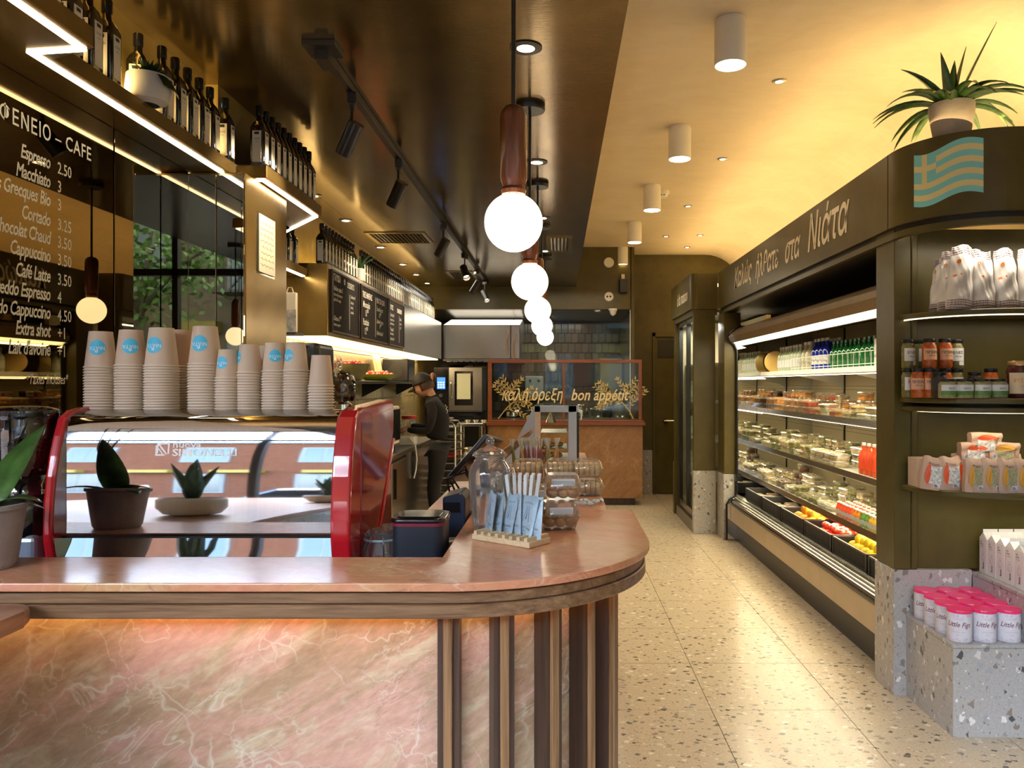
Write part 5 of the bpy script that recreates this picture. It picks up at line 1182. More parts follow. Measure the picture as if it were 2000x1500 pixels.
SH = [(1.95, 1.60), (1.92, 1.262), (1.88, .922), (1.84, .618)]
for i, (sx, sz) in enumerate(SH):
    s_ = MB().box(sx, 2.42, FY0, FY1, sz-.022, sz).build('shelf', 'white_metal', fr, .002)
    MB().ext([(sx-.012, sz-.022), (sx-.004, sz+.014), (sx, sz+.014), (sx, sz-.03), (sx-.008, sz-.03)], FY0, FY1, 'y').build('price_rail', 'steel' if i else 'white_metal', s_)
    MB().ext([(sx+.008, sz-.034), (sx+.030, sz-.034), (sx+.030, sz-.023), (sx+.008, sz-.023)], FY0, FY1, 'y').build('light_tube', 'emit_fridge', s_)
    if i: MB().box(sx+.001, sx+.004, FY0, FY1, sz+.014, sz+.055).build('front_guard', 'pane', s_)
    light('case_light', 'AREA', (sx+.05, (FY0+FY1)/2, sz-.045), 4.2, (1, .84, .55), rot=(0, .35, 0), size=.04, size_y=3.3)
    for yy in (4.15, 5.38, 6.62): MB().ext([(sx+.06, sz-.024), (2.43, sz-.024), (2.43, sz-.14), (2.36, sz-.10)], yy-.004, yy+.004, 'y').build('bracket', 'white_metal', s_)
light('case_light', 'AREA', (1.80, (FY0+FY1)/2, 1.86), 10, (1, .84, .55), rot=(0, .35, 0), size=.05, size_y=3.3)
# wire rack on top shelf
b = MB()
for zz in (.03, .11): b.tube([(1.965, FY0+.05, 1.60+zz), (1.965, 6.55, 1.60+zz)], .003, 5)
for q in range(26): y = 4.1+q*.098; b.tube([(1.965, y, 1.602), (1.965, y, 1.71)], .002, 4)
b.build('wire_rack', 'white_metal', fr)['kind'] = 'stuff'
# --- bottles on the top shelf
mat('water', (.62, .72, .56), .12, coat=.4); mat('cap_white', (.8, .8, .76), .4); mat('blue_glass', (.01, .03, .45), .12, coat=.5); mat('green_glass', (.01, .16, .04), .1, coat=.5); mat('carafe', (.60, .58, .42), .2)
mat('juice_red', (.85, .10, .03), .25); mat('juice_orange', (.9, .32, .02), .25); mat('juice_green', (.16, .36, .05), .25); mat('juice_yellow', (.85, .55, .06), .25)
def bottle(name, r, h, body, cap, label=None, neck=.35, wide=1.0):
    t_ = thing(name, 'x', 'bottle')
    MB().lathe([(r*.85, 0), (r, h*.03), (r, h*.58), (r*.8, h*.68), (r*neck, h*.80), (r*neck, h*.93)], n=16).build('bottle_body', body, t_)
    MB().lathe([(r*neck*1.2, h*.91), (r*neck*1.2, h)], n=14).build('cap', cap, t_)
    if label: MB().lathe([(r*1.02, h*.20), (r*1.02, h*.48)], n=16, cap=False).build('label', label, t_)
    return t_
def rowof(proto, xs, y0, n, dy, z, what, grp, jit=.004, lab2=('front', 'second', 'third')):
    k = 0
    for j, x in enumerate(xs):
        for i in range(n): place(k, proto, (x+RND.uniform(-jit, jit), y0+i*dy, z), RND.uniform(0, 6), what+', '+(lab2[j]+' row, ' if len(xs) > 1 else '')+ORD(i+1)+' from near end', grp); k += 1
sx, sz = SH[0]; zt_ = sz+.0008
rowof(bottle('water_bottle', .036, .23, 'water', 'cap_white', 'lbl_white'), (2.03, 2.12), 6.50, 8, .082, zt_, 'clear water bottle with white cap on top shelf', 'water bottles on the top case shelf')
rowof(bottle('carafe_bottle', .045, .24, 'carafe', 'cap_white', None, .45), (2.04,), 6.28, 2, .10, zt_, 'pale round drink bottle on top shelf', 'pale bottles on the top case shelf')
rowof(bottle('water_bottle', .036, .25, 'blue_glass', 'cap_white', 'lbl_white'), (2.03, 2.12), 5.86, 4, .083, zt_, 'blue bottle with white band on top shelf', 'blue bottles on the top case shelf')
rowof(bottle('water_bottle', .034, .21, 'green_glass', 'green_glass', None), (2.03, 2.12), 4.98, 10, .082, zt_, 'green glass bottle on top shelf', 'green bottles on the top case shelf')
t_ = thing('dairy_box', 'white carton with two dark half moon cutouts on the top case shelf', 'box', (2.08, 4.8, zt_)); MB().box(2.0, 2.2, 4.45, 4.93, zt_, zt_+.19).build('carton_body', 'white_metal', t_, .006)
for q in (0, 1): MB().add([(1.9995, 4.86-.07*q+.028*math.sin(a_), zt_+.10+.028*math.cos(a_)) for a_ in [PI*j/8 for j in range(9)]], [tuple(range(9))]).build('cutout', 'letter_black', t_)
t_ = thing('cheese_wheel', 'yellow round cheese standing on edge by the water bottles', 'cheese', (2.0, 7.3, zt_))
MB().cyl((2.02, 7.24, zt_+.105), (2.07, 7.33, zt_+.105), .105, .09, 32).build('wheel', mat('cheese', (.78, .52, .16), .5, var=.1), t_, .01, 2)
# --- food containers
mat('food_brown', (.30, .13, .045), .6, var=.6, vscale=35); mat('food_orange', (.70, .30, .06), .6, var=.4, vscale=30); mat('food_green', (.24, .24, .06), .6, var=.6, vscale=40); mat('food_pale', (.68, .54, .28), .6, var=.35, vscale=30); mat('food_red', (.40, .06, .02), .5, var=.5, vscale=40)
clearmat('tub_clear', (.93, .92, .88), .35, .08, .12, (.85, .78, .6)); mat('foil_tray', (.72, .68, .60), .25, .8); mat('food_dark', (.10, .03, .02), .4, var=.4)
def tub(fm_, w=.10, d=.13, h=.055, foil=False, lid=True):
    t_ = thing('food_tub', 'x', 'food container')
    lv = [(.78, 0), (.92, .75), (1.0, .78), (1.0, .84), (.93, .86), (.86, 1.0)]
    n = 16; ring = lambda s_, z: [(x*s_, y*s_, z) for x, y in rbox(0, 0, w/2, d/2, w*.25, 3)]; b = MB(); vs = []
    for s_, z in lv: vs += ring(s_, z*h)
    b.add(vs, [(k*n+i, k*n+(i+1) % n, (k+1)*n+(i+1) % n, (k+1)*n+i) for k in range(len(lv)-1) for i in range(n)]+[tuple(range(n))[::-1], tuple((len(lv)-1)*n+i for i in range(n))], 0, False)
    b.build('foil_tray' if foil else 'tub', 'foil_tray' if foil else 'tub_clear', t_)
    rr = random.Random(int(w*1e5)+len(fm_)); b = MB()
    b.ext([(x*.84, y*.84) for x, y in rbox(0, 0, w/2, d/2, w*.2, 2)], h*.04, h*.62, 'z')
    for q in range(9): b.ball(((q % 3-1)*w*.24+rr.uniform(-.004, .004), (q//3-1)*d*.24, h*(.62 if not foil else .86)), w*.13, 7, 0, (1, 1, .6), k=4)
    b.build('food', fm_, t_)['kind'] = 'stuff'
    return t_
tubs = [tub('food_brown'), tub('food_green', .104), tub('food_pale', .102, .13, .05), tub('food_orange', .10, .12, .06), tub('food_red', .098), tub('food_pale', .12, .16, .045, True), tub('food_green', .11, .12, .04), tub('food_dark', .09, .10, .07)]
tn_ = ['brown stew', 'green salad', 'pale dip', 'orange soup', 'red salad', 'pastry foil tray', 'small green salad', 'dark berries']
used = [0]*len(tubs)
def putub(k, x, y, z, rz, lab): 
    place(0 if not used[k] else 1, tubs[k], (x, y, z), rz, lab, 'food containers on the case shelves'); used[k] = 1
def fill(si, ys, kinds, dx, nm, hs, skip=lambda y, j: False):
    sx, sz = SH[si]
    rr = random.Random(si*7+1); y = ys[0]; i = 0
    while y < ys[1]:
        i += 1
        for j in range(2):
            if skip(y, j): continue
            k = kinds[int((y-ys[0])/(ys[1]-ys[0])*len(kinds)*.999)] if rr.random() < .7 else rr.choice(kinds)
            n = rr.choice(hs) if j == 0 else rr.choice(hs)+1; z = sz+.001; hh = (.056, .056, .051, .061, .056, .046, .041, .071)[k]
            for q in range(n):
                putub(k, sx+.085+dx*j+rr.uniform(-.006, .006), y+rr.uniform(-.006, .006), z, rr.uniform(-.12, .12)+PI/2*0, f'{tn_[k]}, {nm} case shelf, {"front" if j == 0 else "back"} row, {ORD(i)} from near end, {("single" if n == 1 else ("bottom", "top")[q] if n == 2 else ("bottom", "middle", "top")[q])} box'); z += hh
        y += .142
fill(1, (4.75, 7.35), [5, 2, 3, 4, 0, 4, 3, 0], .15, 'second', (1, 2, 2))
fill(2, (5.15, 7.35), [5, 5, 5, 2, 1, 2, 1, 5], .15, 'third', (1, 2, 2), lambda y, j: j == 0 and y < 5.3)
fill(3, (5.0, 7.35), [2, 5, 1, 6, 5, 7, 2, 5], .15, 'fourth', (1, 2), lambda y, j: (j == 0 and y < 5.35))
rowof(bottle('juice_bottle', .032, .20, 'juice_red', 'cap_white'), (1.97, 2.06), 4.78, 4, .076, SH[2][1]+.001, 'red orange juice bottle on the third shelf', 'juice bottles on the third shelf')
jz = SH[3][1]+.001
for kd, y0, nm in (('juice_yellow', 4.56, 'yellow'), ('juice_green', 4.69, 'green'), ('juice_orange', 4.82, 'orange'), ('juice_red', 5.0, 'red')):
    rowof(bottle('juice_shot', .023, .095, kd, 'cap_white', 'lbl_white', .6), (1.885, 1.94, 1.995), y0, 3 if kd != 'juice_red' else 5, .055, jz, f'small {nm} juice shot on the lowest shelf', f'{nm} juice shots')
# --- baskets on the deck
mat('basket', (.010, .010, .011), .35); mat('lemon', (.95, .66, .02), .4, bmp=.1); mat('orange', (.92, .42, .02), .45, bmp=.1); mat('tomato', (.80, .05, .015), .2, coat=.5); mat('pack_blue', (.25, .45, .62), .4); mat('plum', (.10, .01, .03), .25)
bs = thing('produce_basket', 'x', 'basket'); L_ = .54; D_ = .32; H_ = .105
b = MB()
for q in range(30): y = -L_/2+L_*(q+.5)/30; b.box(-D_/2, -D_/2+.004, y-.004, y+.004, .008, H_-.01)
for q in range(12): x = -D_/2+D_*(q+.5)/12; b.box(x-.004, x+.004, -L_/2, -L_/2+.004, .008, H_-.01)
b.build('slats', 'basket', bs)['kind'] = 'stuff'
b = MB().box(-D_/2, D_/2, -L_/2, L_/2, 0, .010).box(D_/2-.006, D_/2, -L_/2, L_/2, .01, H_).box(-D_/2+.006, D_/2, L_/2-.006, L_/2, .01, H_)
b.build('tray', 'basket', bs); 
b = MB().box(-D_/2-.004, -D_/2+.008, -L_/2-.003, L_/2+.003, H_-.012, H_).box(-D_/2, D_/2, -L_/2-.003, -L_/2+.006, H_-.012, H_).box(-D_/2-.004, -D_/2+.006, -L_/2-.003, -L_/2+.012, 0, H_).box(-D_/2-.004, -D_/2+.006, L_/2-.012, L_/2+.003, 0, H_)
b.build('rim', 'basket', bs)['kind'] = 'stuff'
by = [4.12+.575*i for i in range(6)]
for i, y in enumerate(by): place(i, bs, (1.915, y, .4265), 0, 'black slatted produce basket, '+ORD(i+1)+' from the near end of the case', 'black baskets at the bottom of the case')
def fruit(nm, mt, r, sc, bi, n, lab, cat, ybase, xs=4, zb=.49):
    t_ = MB().ball((0, 0, 0), r, 16, 0, sc).build(nm, mt, origin=(0, 0, 0)); t_['category'] = cat
    rr = random.Random(bi); k = 0
    for lay in range(2):
        for iy in range(n-lay):
            for ix in range(xs-lay):
                if k > 60: break
                place(k, t_, (1.785+r+(ix+.5*lay)*2.05*r+rr.uniform(0, .25)*r, ybase+(iy+.5*lay)*2.05*r+rr.uniform(-.3, .3)*r, zb+rr.uniform(-.12, .35)*r+r*sc[2]*.9+lay*r*1.35), 0, f'{lab}, {("lower", "upper")[lay]} layer, {ORD(ix+1)} from aisle, {ORD(iy+1)} from near side', nm+'s in the basket', rot=(rr.uniform(0, 3), rr.uniform(0, 3), rr.uniform(0, 3)) if sc[0] == 1 else (0, 0, rr.uniform(0, 3))); k += 1
fruit('lemon', 'lemon', .034, (1, 1, 1.0), 3, 6, 'yellow lemon', 'fruit', 4.46, 4, .462)
fruit('tomato', 'tomato', .028, (1.05, 1.05, .8), 4, 7, 'red tomato', 'vegetable', 5.04, 5, .465)
fruit('orange', 'orange', .038, (1, 1, .96), 5, 5, 'orange', 'fruit', 5.60, 4, .462)
fruit('plum', 'plum', .026, (1, 1, .9), 6, 7, 'dark plum', 'fruit', 3.98, 5, .462)
for bi in (4, 5):
    for q in range(6):
        putub((5, 2, 3, 5, 2, 0)[q], 1.84+.13*(q % 2), by[bi]-.16+.16*(q//2), .4375, 0, f'{tn_[(5, 2, 3, 5, 2, 0)[q]]} in the {("", "", "", "", "second", "very")[bi]} last black basket, {("aisle", "back")[q % 2]} side, {("near", "middle", "far")[q//2]} box')
for q in range(4): putub((5, 2, 5, 2)[q], 1.84+.13*(q % 2), by[3]+.06+.14*(q//2), .4375, 0, f'{tn_[(5, 2, 5, 2)[q]]} beyond the oranges, {("aisle", "back")[q % 2]} side, {("near", "far")[q//2]} box')
# ================================================================ SECOND CABINET AND FAR PILLARS
c2_ = thing('far_cabinet', 'olive cabinet with a glass fridge door beyond the open case', 'cabinet', (1.5, 8.3, 0))
MB().box(1.36, 1.575, 7.80, 7.86, .633, HZ0).build('front_pillar', 'olive_panel', c2_, .003); MB().box(1.355, 1.58, 7.795, 7.86, 0, .631).build('terrazzo_panel', 'terrazzo_grey', c2_, .002)
MB().box(1.60, 1.76, 7.50, 7.77, .633, 2.19).build('side_pillar', 'olive_panel', c2_, .003); MB().box(1.595, 1.70, 7.50, 7.79, 0, .631).build('terrazzo_panel', 'terrazzo_grey', c2_, .002)
MB().box(1.40, 1.42, 7.90, 8.95, .25, 2.15).build('glass_door', 'pane', c2_); 
for y in (7.87, 8.38, 8.90): MB().box(1.385, 1.43, y, y+.035, .18, 2.19).build('door_frame', 'black_metal', c2_, .003)
MB().box(1.385, 1.43, 7.87, 8.935, .12, .2).box(1.385, 1.43, 7.87, 8.935, 2.14, 2.2).build('door_rail', 'steel', c2_)['kind'] = 'stuff'
MB().box(1.36, 1.42, 7.87, 8.95, 0, .12).build('kick_plate', 'steel_dark', c2_)
MB().box(2.1, 2.15, 7.86, 9.0, 0, 2.2).box(1.42, 2.15, 8.97, 9.0, 0, 2.2).build('cabinet_shell', 'case_cream', c2_)['kind'] = 'stuff'
MB().box(1.355, 2.5, 9.01, 9.10, .60, 2.2).box(1.345, 2.5, 9.005, 9.11, 0, .60).build('far_side', 'olive_panel', c2_)['kind'] = 'stuff'
for z in (.5, .9, 1.3, 1.7): MB().box(1.46, 2.1, 7.88, 8.96, z, z+.015).build('shelf', 'white_metal', c2_)
MB().box(1.435, 1.45, 7.92, 7.94, .3, 2.1).build('light_tube', 'emit_fridge', c2_)
light('case_light', 'AREA', (1.5, 8.4, 2.12), 10, (1, .95, .85), size=.1, size_y=.9)
db = bottle('drink_bottle', .035, .22, 'water', 'cap_white', 'lbl_white'); k = 0
for z in (.515, .915, 1.315):
    for j in range(8): place(k, db, (1.52, 7.97+.125*j, z+.001), 0, 'pale drink bottle in the far glass door fridge, '+ORD(j+1)+' on the '+{.515: 'lowest', .915: 'middle', 1.315: 'upper'}[z]+' shelf', 'bottles in the far fridge'); k += 1
h2 = thing('cabinet_header', 'shorter olive fascia with cream lettering above the far cabinet', 'fascia', (1.6, 8.4, HZ0))
o1 = [(1.33, 9.15), (1.33, 7.87)]+arc(1.40, 7.86, .07, 180, 270, 6)+[(1.598, 7.79), (1.598, 7.84), (1.38, 7.84), (1.38, 9.15)]
MB().ext(o1, HZ0, HZ1, 'z').build('fascia', 'olive_panel', h2); MB().ext([(1.355, 9.13), (1.355, 7.82), (1.598, 7.815), (1.598, 7.85), (1.40, 7.85), (1.40, 9.13)], 2.19, HZ0, 'z').build('lower_trim', 'olive_panel', h2)
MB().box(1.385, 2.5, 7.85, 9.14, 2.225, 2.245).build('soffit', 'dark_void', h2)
MB().text('à la maison', .19, onright(8.68, 2.36, 1.3285), 0, .25, .006, 'LEFT', .80).build('lettering', 'letter_cream', h2)
# ================================================================ OIL BOTTLES
def oil_bottle():
    t_ = thing('oil_bottle', 'x', 'bottle'); w = .031
    def sq(h, z, r): return [(x, y, z) for x, y in rbox(0, 0, h, h, r, 3)]
    lv = [(w-.002, 0, .008), (w, .004, .009), (w, .165, .009), (w*.80, .185, .012), (.014, .202, .0139), (.0125, .235, .0124)]
    vs = []; 
    for h, z, r in lv: vs += sq(h, z, r)
    n = 16; b = MB().add(vs, [(k*n+i, k*n+(i+1) % n, (k+1)*n+(i+1) % n, (k+1)*n+i) for k in range(len(lv)-1) for i in range(n)]+[tuple(range(n))[::-1]], 0, True); b.build('bottle_body', 'bottle_glass', t_)
    MB().lathe([(.0155, .222), (.016, .226), (.016, .262), (.014, .265)], n=12).build('cap', 'black_plastic', t_)
    MB().box(-.019, .019, -w-.0012, -w-.0004, .016, .150).box(w+.0004, w+.0012, -.019, .019, .016, .150).build('label', 'paper_label', t_)['kind'] = 'stuff'
    b = MB()
    for f_ in (lambda a, c: (a, -w-.0018, c), lambda a, c: (w+.0018, a, c)):
        b.add([f_(-.010, .134), f_(.010, .134), f_(.010, .145), f_(-.010, .145)], [(0, 1, 2, 3)])
        b.text('λάδι', .012, lambda a, c: f_(a, c+.112), 0, .3, 0, 'CENTER', 1).text('extra', .007, lambda a, c: f_(a, c+.100), 0, 0, 0, 'CENTER', 1)
    b.build('label_print', 'letter_black', t_)['kind'] = 'stuff'
    return t_
ob = oil_bottle(); ok = 0
def oil(x, y, z, rz, lab, grp):
    global ok
    place(ok, ob, (x, y, z), rz, lab, grp); ok += 1
g1 = 'oil bottles on the stepped shelf'
for i in range(3): oil(-1.29, 1.71+.098*i, ST+.001, 0, f'dark oil bottle on the near step, {ORD(3-i)} from the step corner', g1)
for i in range(4): oil(-1.405, 2.13+.098*i, ST+.001, 0, f'dark oil bottle left of the white bowl, {ORD(4-i)} from the bowl', g1)
for i in range(5): oil(-1.405, 2.76+.095*i, ST+.001, 0, f'dark oil bottle right of the white bowl, {ORD(i+1)} from the bowl', g1)
oil(-1.435, 2.66, ST+.001, .2, 'dark oil bottle standing just behind the white bowl', g1)
oil(-1.395, 3.33-.07, ST+.001, .05, 'single dark oil bottle standing alone left of the pillar row', g1)
for i in range(10): oil(-1.285, 3.35+.073*i, ST+.001, 0, f'dark oil bottle in the row over the pillar, {ORD(i+1)} from its near end', g1)
for i in range(4): oil(-1.69, 4.60+.115*i, 2.251, 0, f'dark oil bottle on the short lower shelf, {ORD(i+1)} from its near end', 'oil bottles on the short lower shelf')
g2 = 'oil bottles on the chalkboard cabinet'
for i in range(11): oil(-1.555, 5.12+.077*i, 2.291, 0, f'oil bottle on the chalkboard cabinet before the plant, {ORD(i+1)} from near end', g2)
for i in range(44): oil(-1.555, 6.14+.080*i, 2.291, 0, f'oil bottle on the chalkboard cabinet, {ORD(i+1)} beyond the potted plant', g2)
b_ = thing('planter_bowl', 'white bowl with a dark round plant on the stepped shelf', 'planter', (-1.38, 2.60, ST+.001)); zc = ST+.001
MB().lathe([(.035, zc), (.060, zc+.012), (.070, zc+.05), (.066, zc+.095), (.058, zc+.092), (.060, zc+.05)], (-1.37, 2.60, 0), 28, cap=False).build('bowl', 'white_bowl', b_)
b = MB(); rr = random.Random(4)
for q in range(60):
    a, e = rr.uniform(0, 2*PI), rr.uniform(.1, 1.2); leafstrip(b, (-1.37, 2.60, zc+.085), (math.cos(a)*math.cos(e), math.sin(a)*math.cos(e), math.sin(e)), .07, .018, .5, 4)
b.build('foliage', 'leaf_dark', b_)['kind'] = 'stuff'
# trailing leaves over the bowl's right side
b = MB()
for q in range(24): a = -.6+.05*q; leafstrip(b, (-1.37+.06*math.cos(a), 2.60+.06*math.sin(a), zc+.095), (math.cos(a), math.sin(a), -.8-.02*q), .07, .012, .6, 4)
b.build('trailing_leaf', 'leaf_dark', b_)['kind'] = 'stuff'
lvz = [((math.cos(i*2.4)*.6, math.sin(i*2.4)*.6, 1), .14+.02*(i % 3), .035, .9, .7, .1) for i in range(11)]
pot_plant('pot_plant', 'small leafy plant in a cream pot between the bottles on the chalkboard cabinet', (-1.555, 6.03, 2.291), [(.04, 0), (.052, .01), (.056, .10), (.050, .10)], 'white_bowl', lvz, 'leaf_dark', .095, .05)
# ================================================================ KITCHEN LEFT SIDE
kc = thing('kitchen_counter', 'steel kitchen worktop with cupboards along the left wall', 'counter', (-1.57, 7.5, 0))
MB().box(XK+.002, -1.34, 3.75, 8.60, .88, .92).build('worktop', 'steel_dark', kc, .003)
MB().box(XK+.002, -1.37, 3.75, 6.95, .08, .879).build('cupboard_body', 'black_metal', kc); MB().box(XK+.002, -1.36, 6.96, 8.58, .08, .879).build('side_panel', 'steel', kc)
for i, y in enumerate((3.80, 4.42, 5.04, 5.66, 6.30)):
    d_ = MB().box(-1.369, -1.345, y, y+.60, .14, .85).build('door', 'steel', kc, .004); MB().box(-1.344, -1.330, y+.10, y+.13, .55, .80).build('handle', 'black_metal', d_)
MB().box(-1.40, -1.30, 5.0, 6.2, .921, .945).build('board', 'table_wood', kc, .003)
ms = thing('speed_oven', 'beige and black countertop oven behind the red machine panel', 'oven', (-1.55, 6.5, .92))
MB().box(-1.74, -1.385, 6.20, 6.80, .985, 1.31).build('oven_body', 'cream_paint', ms, .012, 2); MB().box(-1.384, -1.372, 6.24, 6.77, 1.02, 1.285).build('oven_door', 'black_gloss', ms, .003)
for y in (6.25, 6.72):
    for x in (-1.70, -1.43): MB().cyl((x, y, .921), (x, y, .985), .02).build('foot', 'black_plastic', ms)
# wall shelf and its objects
ws = thing('wall_shelf', 'dark wall shelf carrying bowls and fruit below the chalkboards', 'shelf', (-1.65, 6.8, 1.5))
MB().box(XK+.013, -1.50, 5.3, 8.9, 1.50, 1.525).build('board', 'black_metal', ws, .002)
for y in (5.6, 7.1, 8.6): MB().ext([(XK+.013, 1.50), (-1.55, 1.50), (XK+.013, 1.38)], y, y+.01, 'y').build('bracket', 'black_metal', ws)
zs = 1.526
t_ = thing('dried_flower_jar', 'tall glass jar of dried red and cream flowers on the wall shelf', 'jar', (-1.60, 5.62, zs))
MB().lathe([(.038, zs), (.042, zs+.01), (.042, zs+.15), (.034, zs+.175), (.036, zs+.19)], (-1.60, 5.62, 0), 20, cap=False).build('jar', 'jar_glass', t_)
b = MB(); rr = random.Random(8)
for q in range(40): b.ball((-1.60+rr.uniform(-.024, .024), 5.62+rr.uniform(-.024, .024), zs+.015+rr.random()*.14), .011, 6, q % 2, k=4)
b.build('flowers', [mat('dried_red', (.42, .07, .03), .8), mat('dried_cream', (.55, .42, .25), .8)], t_)['kind'] = 'stuff'
mat('olive_bowl', (.13, .12, .045), .45, var=.3, vscale=12); mat('radish', (.55, .03, .04), .4)
def bowl(nm, x, y, r, h, mt, lab, fill_, n, seed, rf=.018):
    t_ = thing(nm, lab, 'bowl', (x, y, zs)); MB().lathe([(r*.45, zs), (r*.6, zs+.006), (r*.9, zs+h*.6), (r, zs+h), (r*.96, zs+h), (r*.85, zs+h*.6), (r*.4, zs+.02)], (x, y, 0), 28, cap=False).build('bowl_body', mt, t_)
    o_ = MB().ball((0, 0, 0), rf, 10, 0, (1, 1, .9)).build(fill_[0], fill_[1], origin=(0, 0, 0)); o_['category'] = fill_[2]; rr = random.Random(seed)
    for q in range(n):
        a = q*2.4; rad = r*.78*math.sqrt((q+.5)/n); place(q, o_, (x+rad*math.cos(a), y+rad*math.sin(a), zs+h*.93+(.018 if q < n*.4 else 0)), 0, fill_[3]+', '+ORD(q+1)+' outward from the middle', fill_[1]+'s heaped in the bowl on the wall shelf', rot=(rr.uniform(0, 3), rr.uniform(0, 3), 0))
bowl('wooden_bowl', -1.60, 5.98, .15, .13, 'olive_bowl', 'deep olive green bowl heaped with red radishes on the wall shelf', ('radish', 'radish', 'vegetable', 'red radish heaped in the deep olive bowl'), 26, 1)
bowl('serving_dish', -1.62, 6.98, .17, .06, mat('dish_green', (.25, .32, .04), .35), 'shallow green and red dish of small tomatoes on the wall shelf', ('cherry_tomato', 'tomato', 'vegetable', 'small tomato in the shallow green dish'), 24, 2, .020)
t_ = thing('ceramic_jug', 'small squat olive ceramic pot beside the deep bowl', 'pot', (-1.66, 5.78, zs)); MB().lathe([(.04, zs), (.06, zs+.02), (.068, zs+.06), (.045, zs+.095), (.05, zs+.105)], (-1.68, 5.80, 0), 20).build('pot_body', 'olive_bowl', t_)
t_ = thing('leaning_frame', 'small wooden picture frame leaning against the tiled wall', 'picture frame', (-1.72, 7.2, zs))
R_ = Matrix.Rotation(-.18, 3, 'Y'); c0 = Vector((-1.70, 7.35, zs+.125))
MB().obox(c0, (.012, .26, .24), R_).build('frame', 'pale_wood', t_, .002); MB().obox(c0+Vector((.008, 0, 0)), (.003, .20, .18), R_).build('picture', mat('picture', (.55, .42, .22), .5, var=.4, vscale=9), t_)
t_ = thing('loudspeaker', 'black box loudspeaker at the far end of the wall shelf', 'speaker', (-1.62, 7.9, zs)); MB().box(-1.75, -1.49, 7.75, 8.10, zs, zs+.225).build('speaker_body', 'black_plastic', t_, .01, 2); MB().cyl((-1.62, 7.748, zs+.10), (-1.62, 7.744, zs+.10), .075, n=24).build('speaker_cone', 'dark_void', t_)
t_ = thing('coffee_brewer', 'large black rounded appliance behind the small cup stacks', 'appliance', (-1.62, 4.75, .92))
MB().box(-1.76, -1.42, 4.62, 4.95, .921, 1.745).build('appliance_body', 'black_plastic', t_, .03, 3); MB().box(-1.74, -1.44, 4.612, 4.619, 1.30, 1.66).build('front_panel', 'black_gloss', t_)
t_ = thing('hanging_bag', 'printed cream paper bag hanging at the pillar edge', 'bag', (-1.58, 4.55, 1.76))
MB().box(-1.60, -1.515, 4.50, 4.53, 1.80, 2.03).build('bag_body', 'cream_paint', t_, .004); MB().box(-1.60, -1.515, 4.497, 4.4995, 1.80, 1.93).build('printed_panel', mat('print_panel', (.42, .38, .33), .6, var=.5, vscale=30), t_); MB().tube([(-1.575, 4.515, 2.03), (-1.565, 4.515, 2.06), (-1.545, 4.515, 2.06), (-1.535, 4.515, 2.03)], .003, 6).build('handle', 'cream_paint', t_)
MB().box(XK+.013, -1.51, 4.48, 4.62, 1.785, 1.799).build('hook_ledge', 'black_metal', t_)
t_ = thing('egg_basket', 'wire basket of pale egg boxes below the wall shelf', 'basket', (-1.6, 6.0, .92))
MB().box(-1.72, -1.50, 5.3, 5.62, .921, 1.33).build('basket_stand', 'steel_dark', t_, .004)
for q in range(5): MB().box(-1.71, -1.51, 5.31, 5.61, 1.332+.028*q, 1.354+.028*q).build('egg_box', mat('egg_box', (.50, .48, .34), .8, var=.2), t_, .006)
t_ = thing('red_lid_jar', 'clear canister with a red lid beside the worker', 'jar', (-1.58, 8.2, .92)); MB().cyl((-1.58, 8.25, .921), (-1.58, 8.25, 1.13), .075, n=20).build('canister', 'clear_plastic', t_); MB().cyl((-1.58, 8.25, 1.131), (-1.58, 8.25, 1.165), .08, n=20).build('lid', 'lid_pink' if False else 'radish', t_)
t_ = thing('paper_sheet', 'white paper and cable on the worktop under the worker\'s hands', 'paper', (-1.45, 7.5, .92)); MB().box(-1.50, -1.36, 7.35, 7.55, .921, 1.0).build('paper_pad', 'white_plastic', t_, .004)
MB().tube([(-1.40, 7.34, .99), (-1.34, 7.30, .93), (-1.325, 7.30, .80), (-1.33, 7.28, .70), (-1.345, 7.26, .62)], .008, 6).build('white_cable', 'white_plastic', t_)
# ================================================================ HOOD, OVEN, RACK, STEEL TABLE
hd_ = thing('extractor_hood', 'wide brushed steel extractor hood over the kitchen line', 'hood', (-.95, 10.6, 1.8))
MB().ext([(10.15, 1.83), (10.15, 2.27), (10.9, 2.40), (11.85, 2.40), (11.85, 1.83)], -1.50, -.62, 'x').build('hood_body', 'steel', hd_, .004)
MB().ext([(10.14, 1.83), (10.14, 2.27), (10.9, 2.40), (11.85, 2.40), (11.85, 1.83)], -.615, -.50, 'x').build('hood_end', 'steel', hd_, .004)
MB().box(-1.50, -.50, 10.14, 11.85, 1.80, 1.828).build('hood_rim', 'steel_dark', hd_)
for q in range(12): MB().box(-1.46+.08*q, -1.40+.08*q, 10.2, 11.0, 1.79, 1.80).build('filter_slat', 'steel', hd_)
ov = thing('combi_oven', 'steel combi oven with a blue touch screen on a stand', 'oven', (-1.2, 10.5, 0)); ox0, ox1, oz0, oz1, oy = -1.60, -.975, 1.135, 1.715, 10.0
MB().box(ox0, ox1, oy+.02, oy+.65, oz0, oz1).build('oven_body', 'steel_dark', ov, .006)
MB().box(ox0, ox0+.19, oy, oy+.02, oz0+.02, oz1).build('control_panel', 'black_gloss', ov, .003); MB().box(ox0+.195, ox1, oy, oy+.02, oz0+.02, oz1).build('door', 'steel', ov, .004)
MB().box(ox0+.27, ox1-.12, oy-.004, oy, oz0+.09, oz1-.05).build('door_window', 'black_gloss', ov); MB().box(ox0+.30, ox1-.15, oy-.006, oy-.004, oz0+.17, oz1-.08).build('inner_glow', mat('oven_inside', (.30, .27, .15), .3, emit=(.6, .5, .22), estr=.35), ov)
